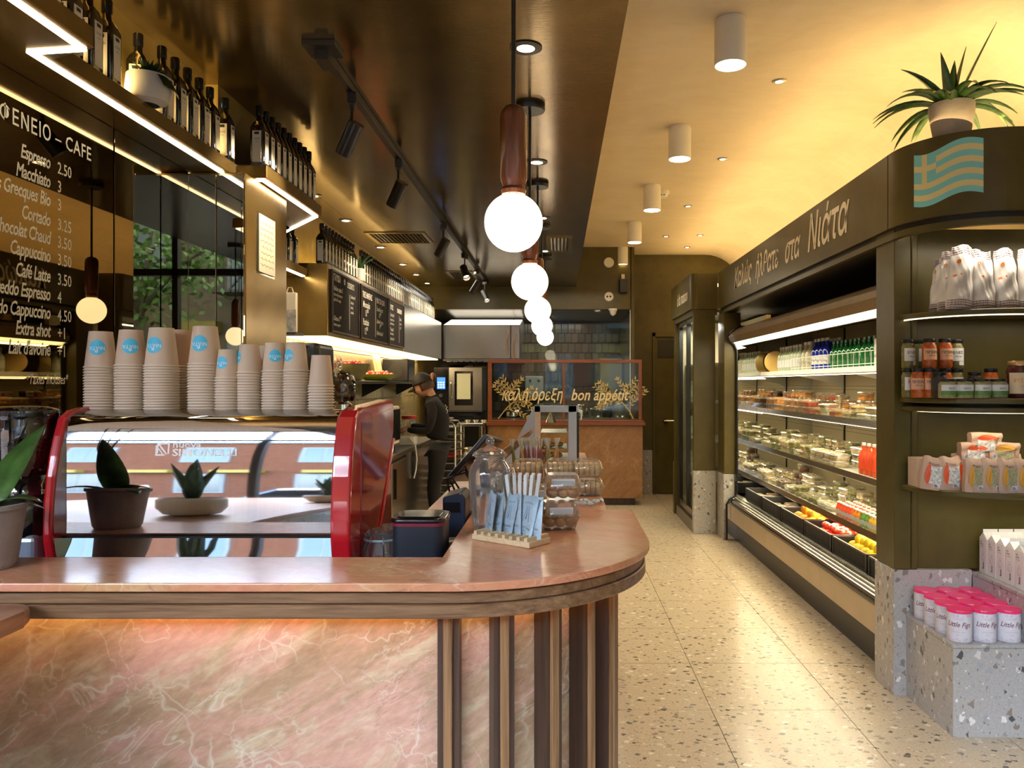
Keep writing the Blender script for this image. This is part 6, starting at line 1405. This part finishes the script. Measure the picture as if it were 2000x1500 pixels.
MB().box(ox0+.045, ox0+.15, oy-.003, oy, oz0+.30, oz1-.13).build('touch_screen', mat('screen_blue', (.02, .08, .3), .2, emit=(.05, .22, .85), estr=1.2), ov)
b = MB()
for r_ in range(3):
    for c_ in range(3): b.box(ox0+.055+.032*c_, ox0+.075+.032*c_, oy-.005, oy-.003, oz0+.315+.03*r_, oz0+.333+.03*r_)
b.build('screen_icon', mat('icon', (.5, .7, 1), .4, emit=(.5, .7, 1), estr=1), ov)['kind'] = 'stuff'
MB().cyl((ox0+.095, oy, oz0+.22), (ox0+.095, oy-.02, oz0+.22), .024, n=20).build('dial', 'chrome', ov); MB().tube([(ox0+.225, oy, oz0+.18), (ox0+.225, oy-.035, oz0+.20), (ox0+.225, oy-.035, oz0+.36), (ox0+.225, oy, oz0+.38)], .010, 6).build('door_handle', 'chrome', ov)
MB().box(ox0, ox1, oy, oy+.65, 1.0, 1.13).build('stand_head', 'black_gloss', ov)
for x in (ox0+.03, ox1-.03):
    for y in (oy+.03, oy+.6): MB().cyl((x, y, 0), (x, y, 1.0), .02).build('leg', 'steel', ov)
MB().box(ox0, ox1, oy, oy+.65, .2, .22).build('lower_shelf', 'steel', ov)
t_ = thing('oven_lid', 'dark pan resting on top of the combi oven', 'pan', (-1.35, 10.3, oz1)); MB().lathe([(.06, oz1+.001), (.13, oz1+.035), (.135, oz1+.04)], (-1.33, 10.3, 0), 20).build('pan_body', 'black_metal', t_); MB().tube([(-1.22, 10.3, oz1+.04), (-1.05, 10.28, oz1+.06)], .01, 6).build('handle', 'black_metal', t_)
rk = thing('tray_rack', 'steel trolley rack of baking trays behind the worker', 'rack', (-1.05, 8.9, 0)); ry = 8.75
xL, xR = (868-1090)*ry/1520, (889-1090)*ry/1520; zt = 1.5-(826-750)*ry/1520
for y in (ry, ry+.5): MB().tube([(xL-.12, y, .1), (xL-.12, y, zt-.05), (xL-.09, y, zt), (xR-.03, y, zt), (xR, y, zt-.05), (xR, y, .1)], .014, 8).build('frame_hoop', 'steel', rk)
for q in range(11): zq = .18+.082*q; MB().box(xL-.10, xR-.015, ry+.02, ry+.48, zq, zq+.018).build('tray', 'steel' if q != 6 else 'radish', rk, .003)
for q in range(10): zq = .2+.09*q; MB().tube([(xR+.005, ry, zq), (xR+.06, ry+.1, zq+.02), (xR+.06, ry+.4, zq+.02), (xR+.005, ry+.5, zq)], .006, 5).build('tray_guide', 'steel', rk)
t_ = thing('tray_stack', 'pile of foil lids on top of the tray rack', 'lids', (-1.2, 8.95, zt))
for q in range(3): MB().lathe([(.05, zt+.016+.015*q), (.075, zt+.024+.015*q), (.076, zt+.027+.015*q)], (xL+.02, ry+.1, 0), 16).build('foil_lid', 'foil_tray', t_)
stb = thing('steel_table', 'steel prep table with an under shelf beside the rear counter', 'table', (-1.0, 9.3, 0)); sy = 9.27
zt2 = 1.5-(827-750)*sy/1520; xa, xb = (892-1090)*sy/1520, -.895
MB().box(xa, xb, sy, sy+.55, zt2-.035, zt2).build('table_top', 'steel', stb, .004); MB().box(xa, xb, sy, sy+.55, .58, .61).build('under_shelf', 'steel', stb, .003)
for x in (xa+.02, xb-.02):
    for y in (sy+.02, sy+.52): MB().cyl((x, y, 0), (x, y, zt2-.036), .016).build('leg', 'steel', stb)
for q in range(3): tag(MB().lathe([(.030, zt2+.001), (.042, zt2+.035), (.043, zt2+.037)], (xa+.12+.095*q, sy+.12, 0), 16).build('foil_cup', 'foil_tray'), ('left', 'middle', 'right')[q]+' small foil cup on the steel prep table', 'foil cup', 'foil cups on the prep table')
t_ = thing('mixing_bowl', 'steel mixing bowl on the under shelf of the prep table', 'bowl', ((xa+xb)/2, sy+.2, .61)); MB().lathe([(.06, .611), (.10, .64), (.135, .72), (.14, .722), (.12, .68)], ((xa+xb)/2-.01, sy+.2, 0), 24, cap=False).build('bowl_body', 'chrome', t_)
# ================================================================ REAR COUNTER WITH GLASS SCREEN
RY = 9.60
rcn = thing('order_counter', 'brown marble rear counter with a cherry wood framed glass screen', 'counter', (.08, 9.8, 0)); xa, xb = -.868, 1.045
MB().box(xa, xb, RY, RY+.38, .09, .985).build('marble_front', 'brown_marble', rcn, .004); MB().box(xa+.05, xb-.09, RY+.06, RY+.36, 0, .089).build('plinth', 'walnut_dark', rcn)
MB().box(xa-.02, xb+.03, RY-.03, RY+.39, .987, 1.03).build('wood_ledge', 'cherry_wood', rcn, .006, 2); MB().box(xa, xb+.01, RY-.012, RY+.39, 1.0305, 1.055).build('wood_step', 'cherry_wood', rcn, .004)
zt = 1.80
for (a, c_) in ((xa, xa+.05), (.055, .085), (xb-.05, xb-.01)): MB().box(a, c_, RY, RY+.03, 1.056, zt-.041).build('screen_post', 'cherry_wood', rcn, .003)
MB().box(xa, xb-.01, RY, RY+.03, zt-.04, zt).build('screen_rail', 'cherry_wood', rcn, .003)
MB().box(xb-.05, xb-.01, RY+.031, RY+.38, zt-.04, zt).build('screen_rail', 'cherry_wood', rcn)
for (a, c_) in ((xa+.05, .055), (.085, xb-.05)): MB().box(a, c_, RY+.012, RY+.016, 1.056, zt-.04).build('glass_panel', 'pane', rcn)
mat('gold_light', (.80, .64, .34), .45)
def onscr(xo, zo): return lambda a, c: (xo+a, RY+.004, zo+c)
MB().text('καλή όρεξη', .20, onscr(-.70, 1.30), 0, .3, .012, 'LEFT', .68).build('lettering', 'gold_light', rcn); MB().text('bon appétit', .20, onscr(.155, 1.30), 0, .3, .012, 'LEFT', .76).build('lettering', 'gold_light', rcn)
tag(MB().text('ΕΛΛΗΝΙΚΟ ΜΑΓΕΙΡΕΙΟ', .07, lambda a, c: (.06+a-.30, 11.87, 1.44+c), 0, 0, .008, 'LEFT', 1).build('wall_lettering', mat('faint_green', (.25, .36, .25), .6)), 'faint green Greek lettering on the kitchen wall behind the glass screen', 'lettering')
b = MB(); rr = random.Random(21)
def oliveleaf(p, a, L_):
    d_ = Vector((math.cos(a), 0, math.sin(a))); s_ = Vector((-math.sin(a), 0, math.cos(a)))
    b.add([p, p+d_*L_*.5+s_*L_*.16, p+d_*L_, p+d_*L_*.5-s_*L_*.16], [(0, 1, 2, 3)])
def branch(p, a, L_, dep, sg):
    n = max(3, int(L_/.045)); pts = [Vector(p)]; aa = a
    for i in range(n): aa += rr.uniform(-.13, .13)+.05*sg; pts.append(pts[-1]+Vector((math.cos(aa), 0, math.sin(aa)))*L_/n)
    for i in range(n):
        p_, q_ = pts[i], pts[i+1]; w_ = (.006 if dep == 0 else .003); dd = (q_-p_).normalized(); s_ = Vector((-dd.z, 0, dd.x))*w_
        b.add([p_+s_, p_-s_, q_-s_, q_+s_], [(0, 1, 2, 3)])
        if dep > 0 or i > n*.45:
            for sd in (-1, 1): oliveleaf(q_, aa+sd*.75, .050+.015*rr.random())
    if dep < 2:
        for k in range(4 if dep == 0 else 2): i = int(n*(.35+.6*k/5)); branch(pts[min(i, n)], a+(.75 if k % 2 else -.75)*(1.0 if dep else 1.1), L_*.62, dep+1, -sg)
    else: oliveleaf(pts[-1], aa, .06)
branch((-.74, RY+.008, 1.07), 1.05, .50, 0, -1); branch((.93, RY+.008, 1.07), PI-1.15, .50, 0, 1)
b.build('olive_branch_print', 'letter_gold', rcn)['kind'] = 'stuff'
# tall glass partition above with a bright edge
gp = thing('glass_partition', 'tall clear glass partition with a bright edge above the rear counter', 'glass partition', (0, 10.0, 1.8))
MB().box(-.46, .925, 10.03, 10.045, 1.10, 2.455).build('glass_sheet', 'pane', gp); MB().box(.925, .934, 10.025, 10.05, 1.10, 2.455).build('bright_edge', 'letter_white', gp)
# things in the kitchen behind the screen
t_ = thing('hand_dispenser', 'pale blue wall dispenser with two dark spots behind the glass screen', 'dispenser', (-.35, 11.8, 1.3)); MB().box(-.50, -.22, 11.70, 11.88, 1.30, 1.62).build('dispenser_body', mat('disp_blue', (.38, .45, .50), .4), t_, .02, 3)
for q in range(2): MB().ball((-.42+.13*q, 11.70, 1.55), .02, 10).build('window_spot', 'black_gloss', t_)
t_ = thing('wall_screen', 'dark flat screen on the kitchen wall behind the glass screen', 'screen', (.36, 11.8, 1.45)); MB().box(.18, .55, 11.80, 11.87, 1.46, 1.85).build('screen_body', 'black_gloss', t_, .006)
t_ = thing('tall_fridge', 'tall brushed brass coloured fridge at the right of the kitchen', 'fridge', (.72, 11.3, 0)); MB().box(.60, .93, 11.2, 11.85, 0, 1.88).build('fridge_body', mat('brass_steel', (.36, .30, .18), .3, .9), t_, .01)
kt = thing('kitchen_table', 'steel kitchen bench behind the glass screen', 'bench', (0, 10.7, 0)); MB().box(-.85, .92, 10.15, 10.75, 1.03, 1.06).build('bench_top', 'steel', kt); MB().box(-.83, .90, 10.2, 10.7, .02, 1.029).build('bench_body', 'steel_dark', kt)
for i, (x, w_, h_, mt, nm, lab, cat) in enumerate(((-.62, .14, .09, 'chrome', 'steel_pan', 'steel gastronorm pan at the left behind the glass screen', 'pan'), (-.36, .10, .11, 'black_metal', 'black_pot', 'round black pot behind the glass screen', 'pot'), (.30, .10, .17, 'chrome', 'domed_lid', 'shiny domed steel lid behind the glass screen', 'lid'), (.49, .085, .13, 'pane', 'clear_tub', 'clear tub of green vegetables behind the glass screen', 'tub'), (.655, .07, .12, 'black_metal', 'black_pot', 'second black pot further right behind the glass screen', 'pot'), (.82, .075, .20, 'clear_plastic', 'clear_container', 'tall clear container at the right behind the glass screen', 'container'))):
    t_ = thing(nm, lab, cat, (x, 10.35, 1.06)); MB().lathe([(w_*.85, 1.061), (w_, 1.075), (w_, 1.06+h_*.85), (w_*.9, 1.06+h_)], (x, 10.36, 0), 20).build('vessel_body', mt, t_); MB().lathe([(w_*1.03, 1.06+h_*.82), (w_*1.05, 1.06+h_*.86), (w_*1.0, 1.06+h_*.90)], (x, 10.36, 0), 20, cap=False).build('rolled_edge', 'chrome', t_)
# wall devices
t_ = thing('ceiling_disc_lamp', 'round white disc on the dark wall beside the last cylinder lamp', 'disc', (.60, 9.9, 3.0)); MB().cyl((.65, 9.998, 3.06), (.65, 9.97, 3.06), .068, .06, 24).build('disc', 'white_metal', t_)
t_ = thing('wall_camera', 'round white wall camera with two dark lenses above the glass', 'camera', (.65, 9.97, 2.6)); MB().cyl((.65, 9.998, 2.62), (.65, 9.965, 2.62), .064, .055, 24).build('camera_base', 'white_metal', t_)
for q in (-1, 1): MB().ball((.65+.02*q, 9.962, 2.62), .013, 10).build('lens', 'black_gloss', t_)
t_ = thing('dome_sensor', 'small white cone shaped sensor hanging below the wall camera', 'sensor', (.70, 9.97, 2.4)); MB().lathe([(.01, 2.37), (.035, 2.39), (.045, 2.43), (.058, 2.445), (.058, 2.4585)], (.70, 9.93, 0), 20).build('sensor_body', 'white_metal', t_)
t_ = thing('wall_speaker', 'black box with a white stub mounted high on the dark back wall', 'speaker', (.86, 9.95, 2.7)); MB().box(.78, .885, 9.90, 9.998, 2.66, 2.84).build('speaker_body', 'black_plastic', t_, .01); MB().box(.81, .85, 9.93, 9.97, 2.841, 2.90).build('bracket', 'white_metal', t_)
t_ = thing('smoke_detector', 'white smoke detector beside the third cylinder lamp', 'smoke detector', (.95, 6.9, 3.25)); MB().lathe([(.03, CZ-.06), (.04, CZ-.055), (.045, CZ-.03), (.06, CZ-.025), (.06, CZ-.001)], (.955, 7.1, 0), 24).build('detector_body', 'white_metal', t_)
for q in range(2): MB().box(.925+.03*q, .94+.03*q, 7.054, 7.058, CZ-.045, CZ-.038).build('vent_slot', 'dark_void', t_)
# copper straps by the hood
for q, (x, z0, z1, l) in enumerate(((-.66, 1.88, 2.20, 'left'), (-.57, 1.78, 2.15, 'right'))): tag(MB().tube([(x+.02, 10.08, z1), (x-.01, 10.07, (z0+z1)/2), (x+.01, 10.08, z0)], .008, 6).build('utensil', mat('copper', (.60, .32, .18), .3, .8)), l+' long copper utensil hanging at the hood end', 'utensil', 'utensils at the hood')
# ================================================================ THE WORKER
pn = thing('person', 'worker in black cap, top and trousers, standing in profile, looking down at the worktop', 'person', (-1.2, 7.7, 0))
mat('skin', (.52, .27, .17), .5, sss=0); mat('shirt', (.008, .007, .010), .85, var=.2, vscale=25); mat('trousers', (.008, .007, .008), .8); mat('hair', (.05, .018, .010), .5, var=.4, vscale=60); mat('cap_cloth', (.012, .012, .011), .7)
def skinned(name, verts, edges, radii, mt, parent, sub=2, root=0):
    me = bpy.data.meshes.new(name); inv = W[parent].inverted(); me.from_pydata([tuple(inv@Vector(v)) for v in verts], edges, []); me.materials.append(M(mt))
    o_ = bpy.data.objects.new(name, me); COL.objects.link(o_); o_.parent = parent; W[o_] = W[parent].copy()
    o_.modifiers.new('skin', 'SKIN').use_smooth_shade = True
    if not me.skin_vertices: me.skin_vertices.new() if hasattr(me.skin_vertices, 'new') else None
    lay = me.skin_vertices[0].data
    for i, r in enumerate(radii): lay[i].radius = r if isinstance(r, tuple) else (r, r); lay[i].use_root = (i == root)
    sd = o_.modifiers.new('subdiv', 'SUBSURF'); sd.levels = sub; sd.render_levels = sub; return o_
px, py = -1.205, 7.70
V = [(px+.00, py, .93), (px+.01, py, 1.08), (px+.015, py, 1.20), (px-.015, py, 1.305), (px-.055, py, 1.355), (px-.085, py, 1.41),      # 0-5 pelvis..neck
     (px-.02, py-.155, 1.295), (px-.02, py+.155, 1.295)]                                              # shoulders 6,7
E = [(0, 1), (1, 2), (2, 3), (3, 4), (4, 5), (3, 6), (3, 7)]
Rr = [(.122, .138), (.100, .125), (.110, .135), (.095, .12), (.055, .060), (.048, .050), (.060, .060), (.060, .060)]
V += [(px-.01, py-.19, 1.17), (px-.045, py-.19, 1.045), (px-.16, py-.17, 1.045), (px-.262, py-.12, 1.055), (px-.01, py+.19, 1.17), (px-.05, py+.19, 1.05), (px-.17, py+.15, 1.07), (px-.262, py+.06, 1.085)]
E += [(6, 8), (8, 9), (9, 10), (10, 11), (7, 12), (12, 13), (13, 14), (14, 15)]
Rr += [.048, .040, .036, .027, .048, .040, .036, .027]
body = skinned('torso', V, E, Rr, 'shirt', pn)
V = [(px+.00, py, .95), (px+.02, py-.075, .80), (px+.02, py-.085, .66), (px-.02, py-.09, .47), (px+.0, py-.09, .28), (px+.02, py-.09, .09), (px+.02, py+.075, .80), (px-.01, py+.085, .66), (px-.04, py+.10, .47), (px-.01, py+.10, .28), (px+.01, py+.10, .09)]
skinned('trousers', V, [(0, 1), (1, 2), (2, 3), (3, 4), (4, 5), (0, 6), (6, 7), (7, 8), (8, 9), (9, 10)], [(.112, .125), (.100, .085), .088, .066, .058, .050, (.100, .085), .088, .066, .058, .050], 'trousers', pn)
for sy in (-.09, .10): skinned('shoe', [(px+.04, py+sy, .045), (px-.04, py+sy, .045), (px-.13, py+sy, .035)], [(0, 1), (1, 2)], [(.042, .042), (.042, .040), (.038, .030)], 'black_plastic', pn, 1)
# head, tilted down, facing left
hc = Vector((px-.125, py, 1.475)); HR = Matrix.Rotation(-.38, 3, 'Y')
def hp(x, y, z): return hc+HR@Vector((x, y, z))
def headfn(u, v):
    th = PI*v; ph = 2*PI*u; x, y, z = math.sin(th)*math.cos(ph), math.sin(th)*math.sin(ph), math.cos(th)
    X_h = x*.092; Y_h = y*.074; Z_h = z*.112
    if x < 0:
        f = max(0, -x); X_h -= f*.006; 
        if z < -.2: X_h *= 1-.10*(-z-.2); 
        nose = math.exp(-((z+.12)/.17)**2-(y/.14)**2); X_h -= .024*nose
        X_h -= .009*math.exp(-((z+.52)/.12)**2-(y/.28)**2); X_h -= .010*math.exp(-((z+.82)/.12)**2-(y/.3)**2)
        X_h += .007*math.exp(-((z-.08)/.10)**2)*(abs(y) > .15)
    if z < -.3: Y_h *= 1-.25*(-z-.3)
    return hp(X_h, Y_h, Z_h)
hdm = MB().grid(lambda u, v: headfn(u, min(.999, max(.001, v))), 36, 28); hdm.build('head', 'skin', pn)
b = MB()
for s_ in (-1, 1): b.ball(hp(-.083, s_*.030, .004), .0085, 10, 0)
b.build('eyes', 'black_gloss', pn); MB().ball(hp(-.096, 0, -.060), .012, 10, 0, (.6, 1.8, .4), HR).build('mouth', mat('lips', (.35, .10, .08), .4), pn)
for s_ in (-1, 1): MB().ball(hp(.008, s_*.073, -.012), .022, 10, 0, (.7, .35, 1.2), HR).build('ear', 'skin', pn)
b = MB().grid(lambda u, v: hp(.012+math.sin(PI*(.02+.60*v))*math.cos(2*PI*u)*(.096 if math.cos(2*PI*u) > 0 else .078), math.sin(PI*(.02+.60*v))*math.sin(2*PI*u)*.082, math.cos(PI*(.02+.60*v))*.122), 28, 14)
b.ball(hp(.118, 0, .055), .036, 12, 0, (1, 1, 1)); b.build('hair', 'hair', pn)
b = MB().grid(lambda u, v: hp(.004+math.sin(PI*(.01+.44*v))*math.cos(2*PI*u)*.104, math.sin(PI*(.01+.44*v))*math.sin(2*PI*u)*.088, .012+math.cos(PI*(.01+.44*v))*.130), 28, 10)
cp_ = b.build('cap', 'cap_cloth', pn); cp_.modifiers.new('thickness', 'SOLIDIFY').thickness = .004
b = MB().grid(lambda u, v: hp(-.09-.075*v*math.sin(PI*u)**.6, (u-.5)*.15, .034-.030*v-.012*(2*u-1)**2), 14, 4); vz = b.build('visor', 'cap_cloth', cp_); vz.modifiers.new('thickness', 'SOLIDIFY').thickness = .004
MB().ball(hp(.118, 0, .058), .040, 12, 0, (.55, 1.05, 1.05)).build('hair_band', mat('scrunchie', (.55, .25, .18), .7), pn)
MB().tube([hp(.03, 0, -.06), hp(.035, 0, -.12)], [.048, .050], 14).build('neck', 'skin', pn)
# printed emblem on the back
b = MB()
for q in range(12): z = 1.10+.017*q; b.ball((px+.098+.014*math.sin(q*.3), py+(-.03 if q % 2 else .03), z), .012, 6, 0, (.4, 1.6, .8), k=4)
b.build('back_print', 'letter_cream', pn)['kind'] = 'stuff'
def hand(wr, dirv, side):
    wr = Vector(wr); d_ = Vector(dirv).normalized(); s_ = Vector((0, side, 0)); s_ = (s_-d_*s_.dot(d_)).normalized(); dn = Vector((0, 0, -1)); dn = (dn-d_*dn.dot(d_)).normalized()
    V = [wr, wr+d_*.045, wr+d_*.085]; E = [(0, 1), (1, 2)]; Rr = [(.020, .016), (.034, .014), (.036, .012)]
    o_ = skinned('hand', V, E, Rr, 'skin', pn, 1)
    for k in range(4):
        b0 = wr+d_*.080+s_*(.024-.016*k); L_ = (.062, .070, .066, .052)[k]
        skinned('finger', [b0-d_*.02, b0+d_*.012, b0+d_*L_*.55+dn*.010, b0+d_*L_*.80+dn*.030, b0+d_*L_*.85+dn*.048], [(0, 1), (1, 2), (2, 3), (3, 4)], [.009, .0088, .008, .0075, .006], 'skin', o_, 1)
    b0 = wr+d_*.03+s_*.026; skinned('thumb', [b0, b0+d_*.022+s_*.014+dn*.004, b0+d_*.050+s_*.018+dn*.014, b0+d_*.068+s_*.014+dn*.024], [(0, 1), (1, 2), (2, 3)], [.011, .010, .009, .0075], 'skin', o_, 1)
hand((px-.268, py-.118, 1.052), (-1, .15, -.28), 1); hand((px-.268, py+.058, 1.08), (-1, -.1, -.35), -1)
# ================================================================ LIGHT FITTINGS
def globe(x, y, label, z=1.96):
    t_ = thing('pendant_lamp', label, 'pendant lamp', (x, y, DZ), 'globe pendants in a row over the counter')
    MB().ball((x, y, z), .083, 36, k=24).build('globe', 'emit_globe', t_)
    MB().lathe([(.012, z+.078), (.034, z+.080), (.036, z+.092), (.031, z+.10), (.033, z+.11), (.038, z+.122), (.0385, z+.30), (.035, z+.318), (.024, z+.330), (.008, z+.334)], (x, y, 0), 28).build('wood_sleeve', 'pendant_wood', t_)
    MB().lathe([(.026, z+.074), (.028, z+.082), (.026, z+.09)], (x, y, 0), 24).build('collar', 'black_metal', t_)
    MB().cyl((x, y, z+.33), (x, y, DZ-.02), .0065).build('rod', 'black_metal', t_)
    MB().lathe([(.066, DZ-.024), (.068, DZ-.020), (.068, DZ-.001)], (x, y, 0), 28).build('canopy', 'black_metal', t_)
for i, (y, l) in enumerate(((2.22, 'nearest and largest white globe pendant with a reddish wooden sleeve'), (3.5, 'second globe pendant from the camera'), (4.86, 'third globe pendant from the camera'), (6.15, 'fourth globe pendant from the camera'), (7.64, 'farthest globe pendant, lowest in the picture'))): globe(-.127, y, l)
globe(-.13, -.62, 'globe pendant by the shop window, seen only in the narrow mirror', 1.93)
def disc_mb(x, y, z, r, n=20): return MB().lathe([(1e-4, z), (r, z)], (x, y, 0), n, cap=False)
P_CYL = 20; P_DN = 9
for i in range(5):
    x, y = .833, 3.76+1.57*i
    t_ = thing('cylinder_lamp', ORD(i+1)+' white surface cylinder lamp from the camera on the cream ceiling', 'ceiling lamp', (x, y, CZ), 'white cylinder lamps on the cream ceiling')
    MB().lathe([(.066, CZ-.218), (.075, CZ-.222), (.077, CZ-.218), (.077, CZ-.012), (.073, CZ-.010), (.073, CZ-.001)], (x, y, 0), 32).build('cylinder', 'white_metal', t_)
    disc_mb(x, y, CZ-.2225, .070, 28).build('glowing_face', 'emit_lamp', t_)
    light('cylinder_light', 'SPOT', (x, y, CZ-.235), P_CYL, (1, .86, .66), size=.05, spot=115, blend=.6)
def downlight(i, x, y, z, mt, lab, grp, r=.042, pw=P_DN, tilt=0):
    t_ = thing('recessed_downlight', lab, 'downlight', (x, y, z), grp)
    MB().lathe([(r*1.35, z-.004), (r*1.35, z-.001), (r*.80, z-.001), (r*.76, z-.006)], (x, y, 0), 24, cap=False).lathe([(r*1.35, z-.004), (r*.78, z-.006)], (x, y, 0), 24, cap=False).build('trim_ring', mt, t_)
    disc_mb(x, y, z-.005, r*.74).build('lamp_face', 'emit_lamp', t_)
    if pw: light('downlight_light', 'SPOT', (x, y, z-.012), pw, (1, .84, .62), size=.02, spot=80, blend=.7)
for i, (x, y) in enumerate(((1.285, 4.52), (1.285, 6.08), (1.285, 7.69), (1.285, 9.26), (1.68, 9.2), (1.66, 10.0))): downlight(i, x, y, CZ, 'steel_dark', ('first', 'second', 'third', 'fourth')[i]+' small recessed downlight from the camera in the cream ceiling' if i < 4 else ('small recessed downlight in the cream ceiling above the far cabinet', 'small recessed downlight in the cream ceiling nearest the back wall')[i-4], 'downlights in the cream ceiling', .030)
for i, y in enumerate((2.89, 4.38, 5.85, 7.3)): downlight(i, -.12, y, DZ, 'black_metal', ORD(i+1)+' downlight from the camera between the globe pendants', 'downlights along the pendant row', .045, 14)
for i, y in enumerate((5.16, 5.94, 7.10, 8.12, 8.88, 9.64)): downlight(i, -1.62, y, DZ, 'black_metal', ORD(i+1)+' downlight from the pillar above the bottle row', 'downlights above the bottle row', .038, 6)
# track with spot heads
tx = -.87
t_ = thing('track_rail', 'black ceiling light track running down the dark glossy ceiling', 'track rail', (tx, 6.2, DZ))
MB().box(tx-.017, tx+.017, 2.95, 9.6, DZ-.032, DZ-.001).build('rail', 'black_metal', t_, .002)
MB().box(tx-.06, tx+.06, 2.82, 2.94, DZ-.02, DZ-.001).box(tx-.025, tx+.025, 2.86, 2.97, DZ-.055, DZ-.02).build('feed_box', 'black_metal', t_)['kind'] = 'stuff'
sp0 = thing('track_spotlight', 'x', 'spotlight')
MB().box(-.018, .018, -.05, .05, -.05, -.0015).build('adapter', 'black_metal', sp0, .003)
MB().tube([(0, 0, -.05), (.0, 0, -.115), (.012, -.015, -.135)], .007, 6).build('stem', 'black_metal', sp0)
R_ = Matrix.Rotation(.45, 3, 'Y')@Matrix.Rotation(.50, 3, 'X')
ax = (R_@Vector((0, 0, -1))).normalized(); c0 = Vector((.02, -.02, -.125))
hd = MB().cyl(c0, c0+ax*.145, .034, n=24, cap=False).cyl(c0+ax*.11, c0+ax*.112, .033, n=24).cyl(c0+ax*.002, c0+ax*.003, .034, n=24).build('lamp_head', 'black_metal', sp0)
MB().cyl(c0+ax*.113, c0+ax*.114, .026, n=20).build('lamp_face', 'emit_lamp', sp0)
MB().cyl(c0-ax*.001, c0, .030, n=20).build('rear_cap', 'steel_dark', sp0)
for i, (y, rz) in enumerate(((3.28, .25), (4.24, .2), (5.90, .3), (7.25, PI-.2), (8.3, .4), (9.2, PI))):
    o_ = place(i, sp0, (tx, y, DZ-.031), rz, ORD(i+1)+' black track spotlight from the camera', 'spotlights on the ceiling track')
    light('track_light', 'SPOT', (tx-.10, y+.05, DZ-.30), 16, (1, .80, .54), rot=(0, 1.1, 0), size=.02, spot=85)
# ceiling vents
def vent(x0, x1, y0, y1, lab):
    t_ = thing('ceiling_vent', lab, 'vent', ((x0+x1)/2, (y0+y1)/2, DZ)); f = .03
    b = MB().box(x0, x1, y0, y0+f, DZ-.008, DZ-.001).box(x0, x1, y1-f, y1, DZ-.008, DZ-.001).box(x0, x0+f, y0+f, y1-f, DZ-.008, DZ-.001).box(x1-f, x1, y0+f, y1-f, DZ-.008, DZ-.001); b.build('frame', 'bronze_panel', t_)['kind'] = 'stuff'
    n = int((x1-x0-2*f)/.03)
    for i in range(n): x = x0+f+(i+.3)*(x1-x0-2*f)/n; MB().obox((x, (y0+y1)/2, DZ-.006), (.018, y1-y0-2*f, .002), Matrix.Rotation(.5, 3, 'Y')).build('slat', 'bronze_panel', t_)
    MB().box(x0+f, x1-f, y0+f, y1-f, DZ-.002, DZ-.001).build('backing', 'dark_void', t_)
vent(-1.25, -.95, 8.6, 9.2, 'rectangular slatted air vent in the dark ceiling near the spotlights'); vent(-.10, .12, 6.6, 7.3, 'small slatted air vent beside the pendant row')
vent(-1.6, -1.1, 6.4, 6.9, 'slatted air vent in the dark ceiling above the chalkboards')
# cove light on top of the cabinets, and soft lamps
b = MB().box(1.80, 1.83, 3.7, 10.3, 2.615, 2.63); t_ = thing('cove_light', 'amber light line hidden on top of the long refrigerated cabinet', 'light strip', (1.81, 7, 2.61)); b.build('strip', 'emit_cove', t_)
light('cove_area', 'AREA', (1.95, 6.9, 2.66), 20, (1, .70, .32), rot=(PI, .15, 0), size=.5, size_y=7.0)
light('cove_area', 'AREA', (2.25, 3.75, 2.72), 2.5, (1, .70, .32), rot=(PI, 0, 0), size=.45, size_y=.45)
light('shelf_wash', 'AREA', (-1.453, 2.5, 2.445), 9, (1, .70, .28), rot=(PI, 0, 0), size=.02, size_y=1.6)
light('shelf_wash', 'AREA', (-1.72, 7.5, 2.32), 9, (1, .70, .28), rot=(PI, 0, 0), size=.06, size_y=4.6)
light('under_cabinet', 'AREA', (-1.64, 7.5, 1.80), 12, (1, .76, .42), size=.15, size_y=4.6)
light('kitchen_light', 'AREA', (-.6, 11.0, 2.44), 14, (1, .90, .74), size=2.0, size_y=1.0)
light('kitchen_light', 'AREA', (.2, 9.0, 2.70), 10, (1, .85, .6), size=1.2, size_y=1.0)
light('kitchen_light', 'AREA', (-1.1, 8.8, 2.70), 7, (1, .90, .74), size=.5, size_y=1.0)
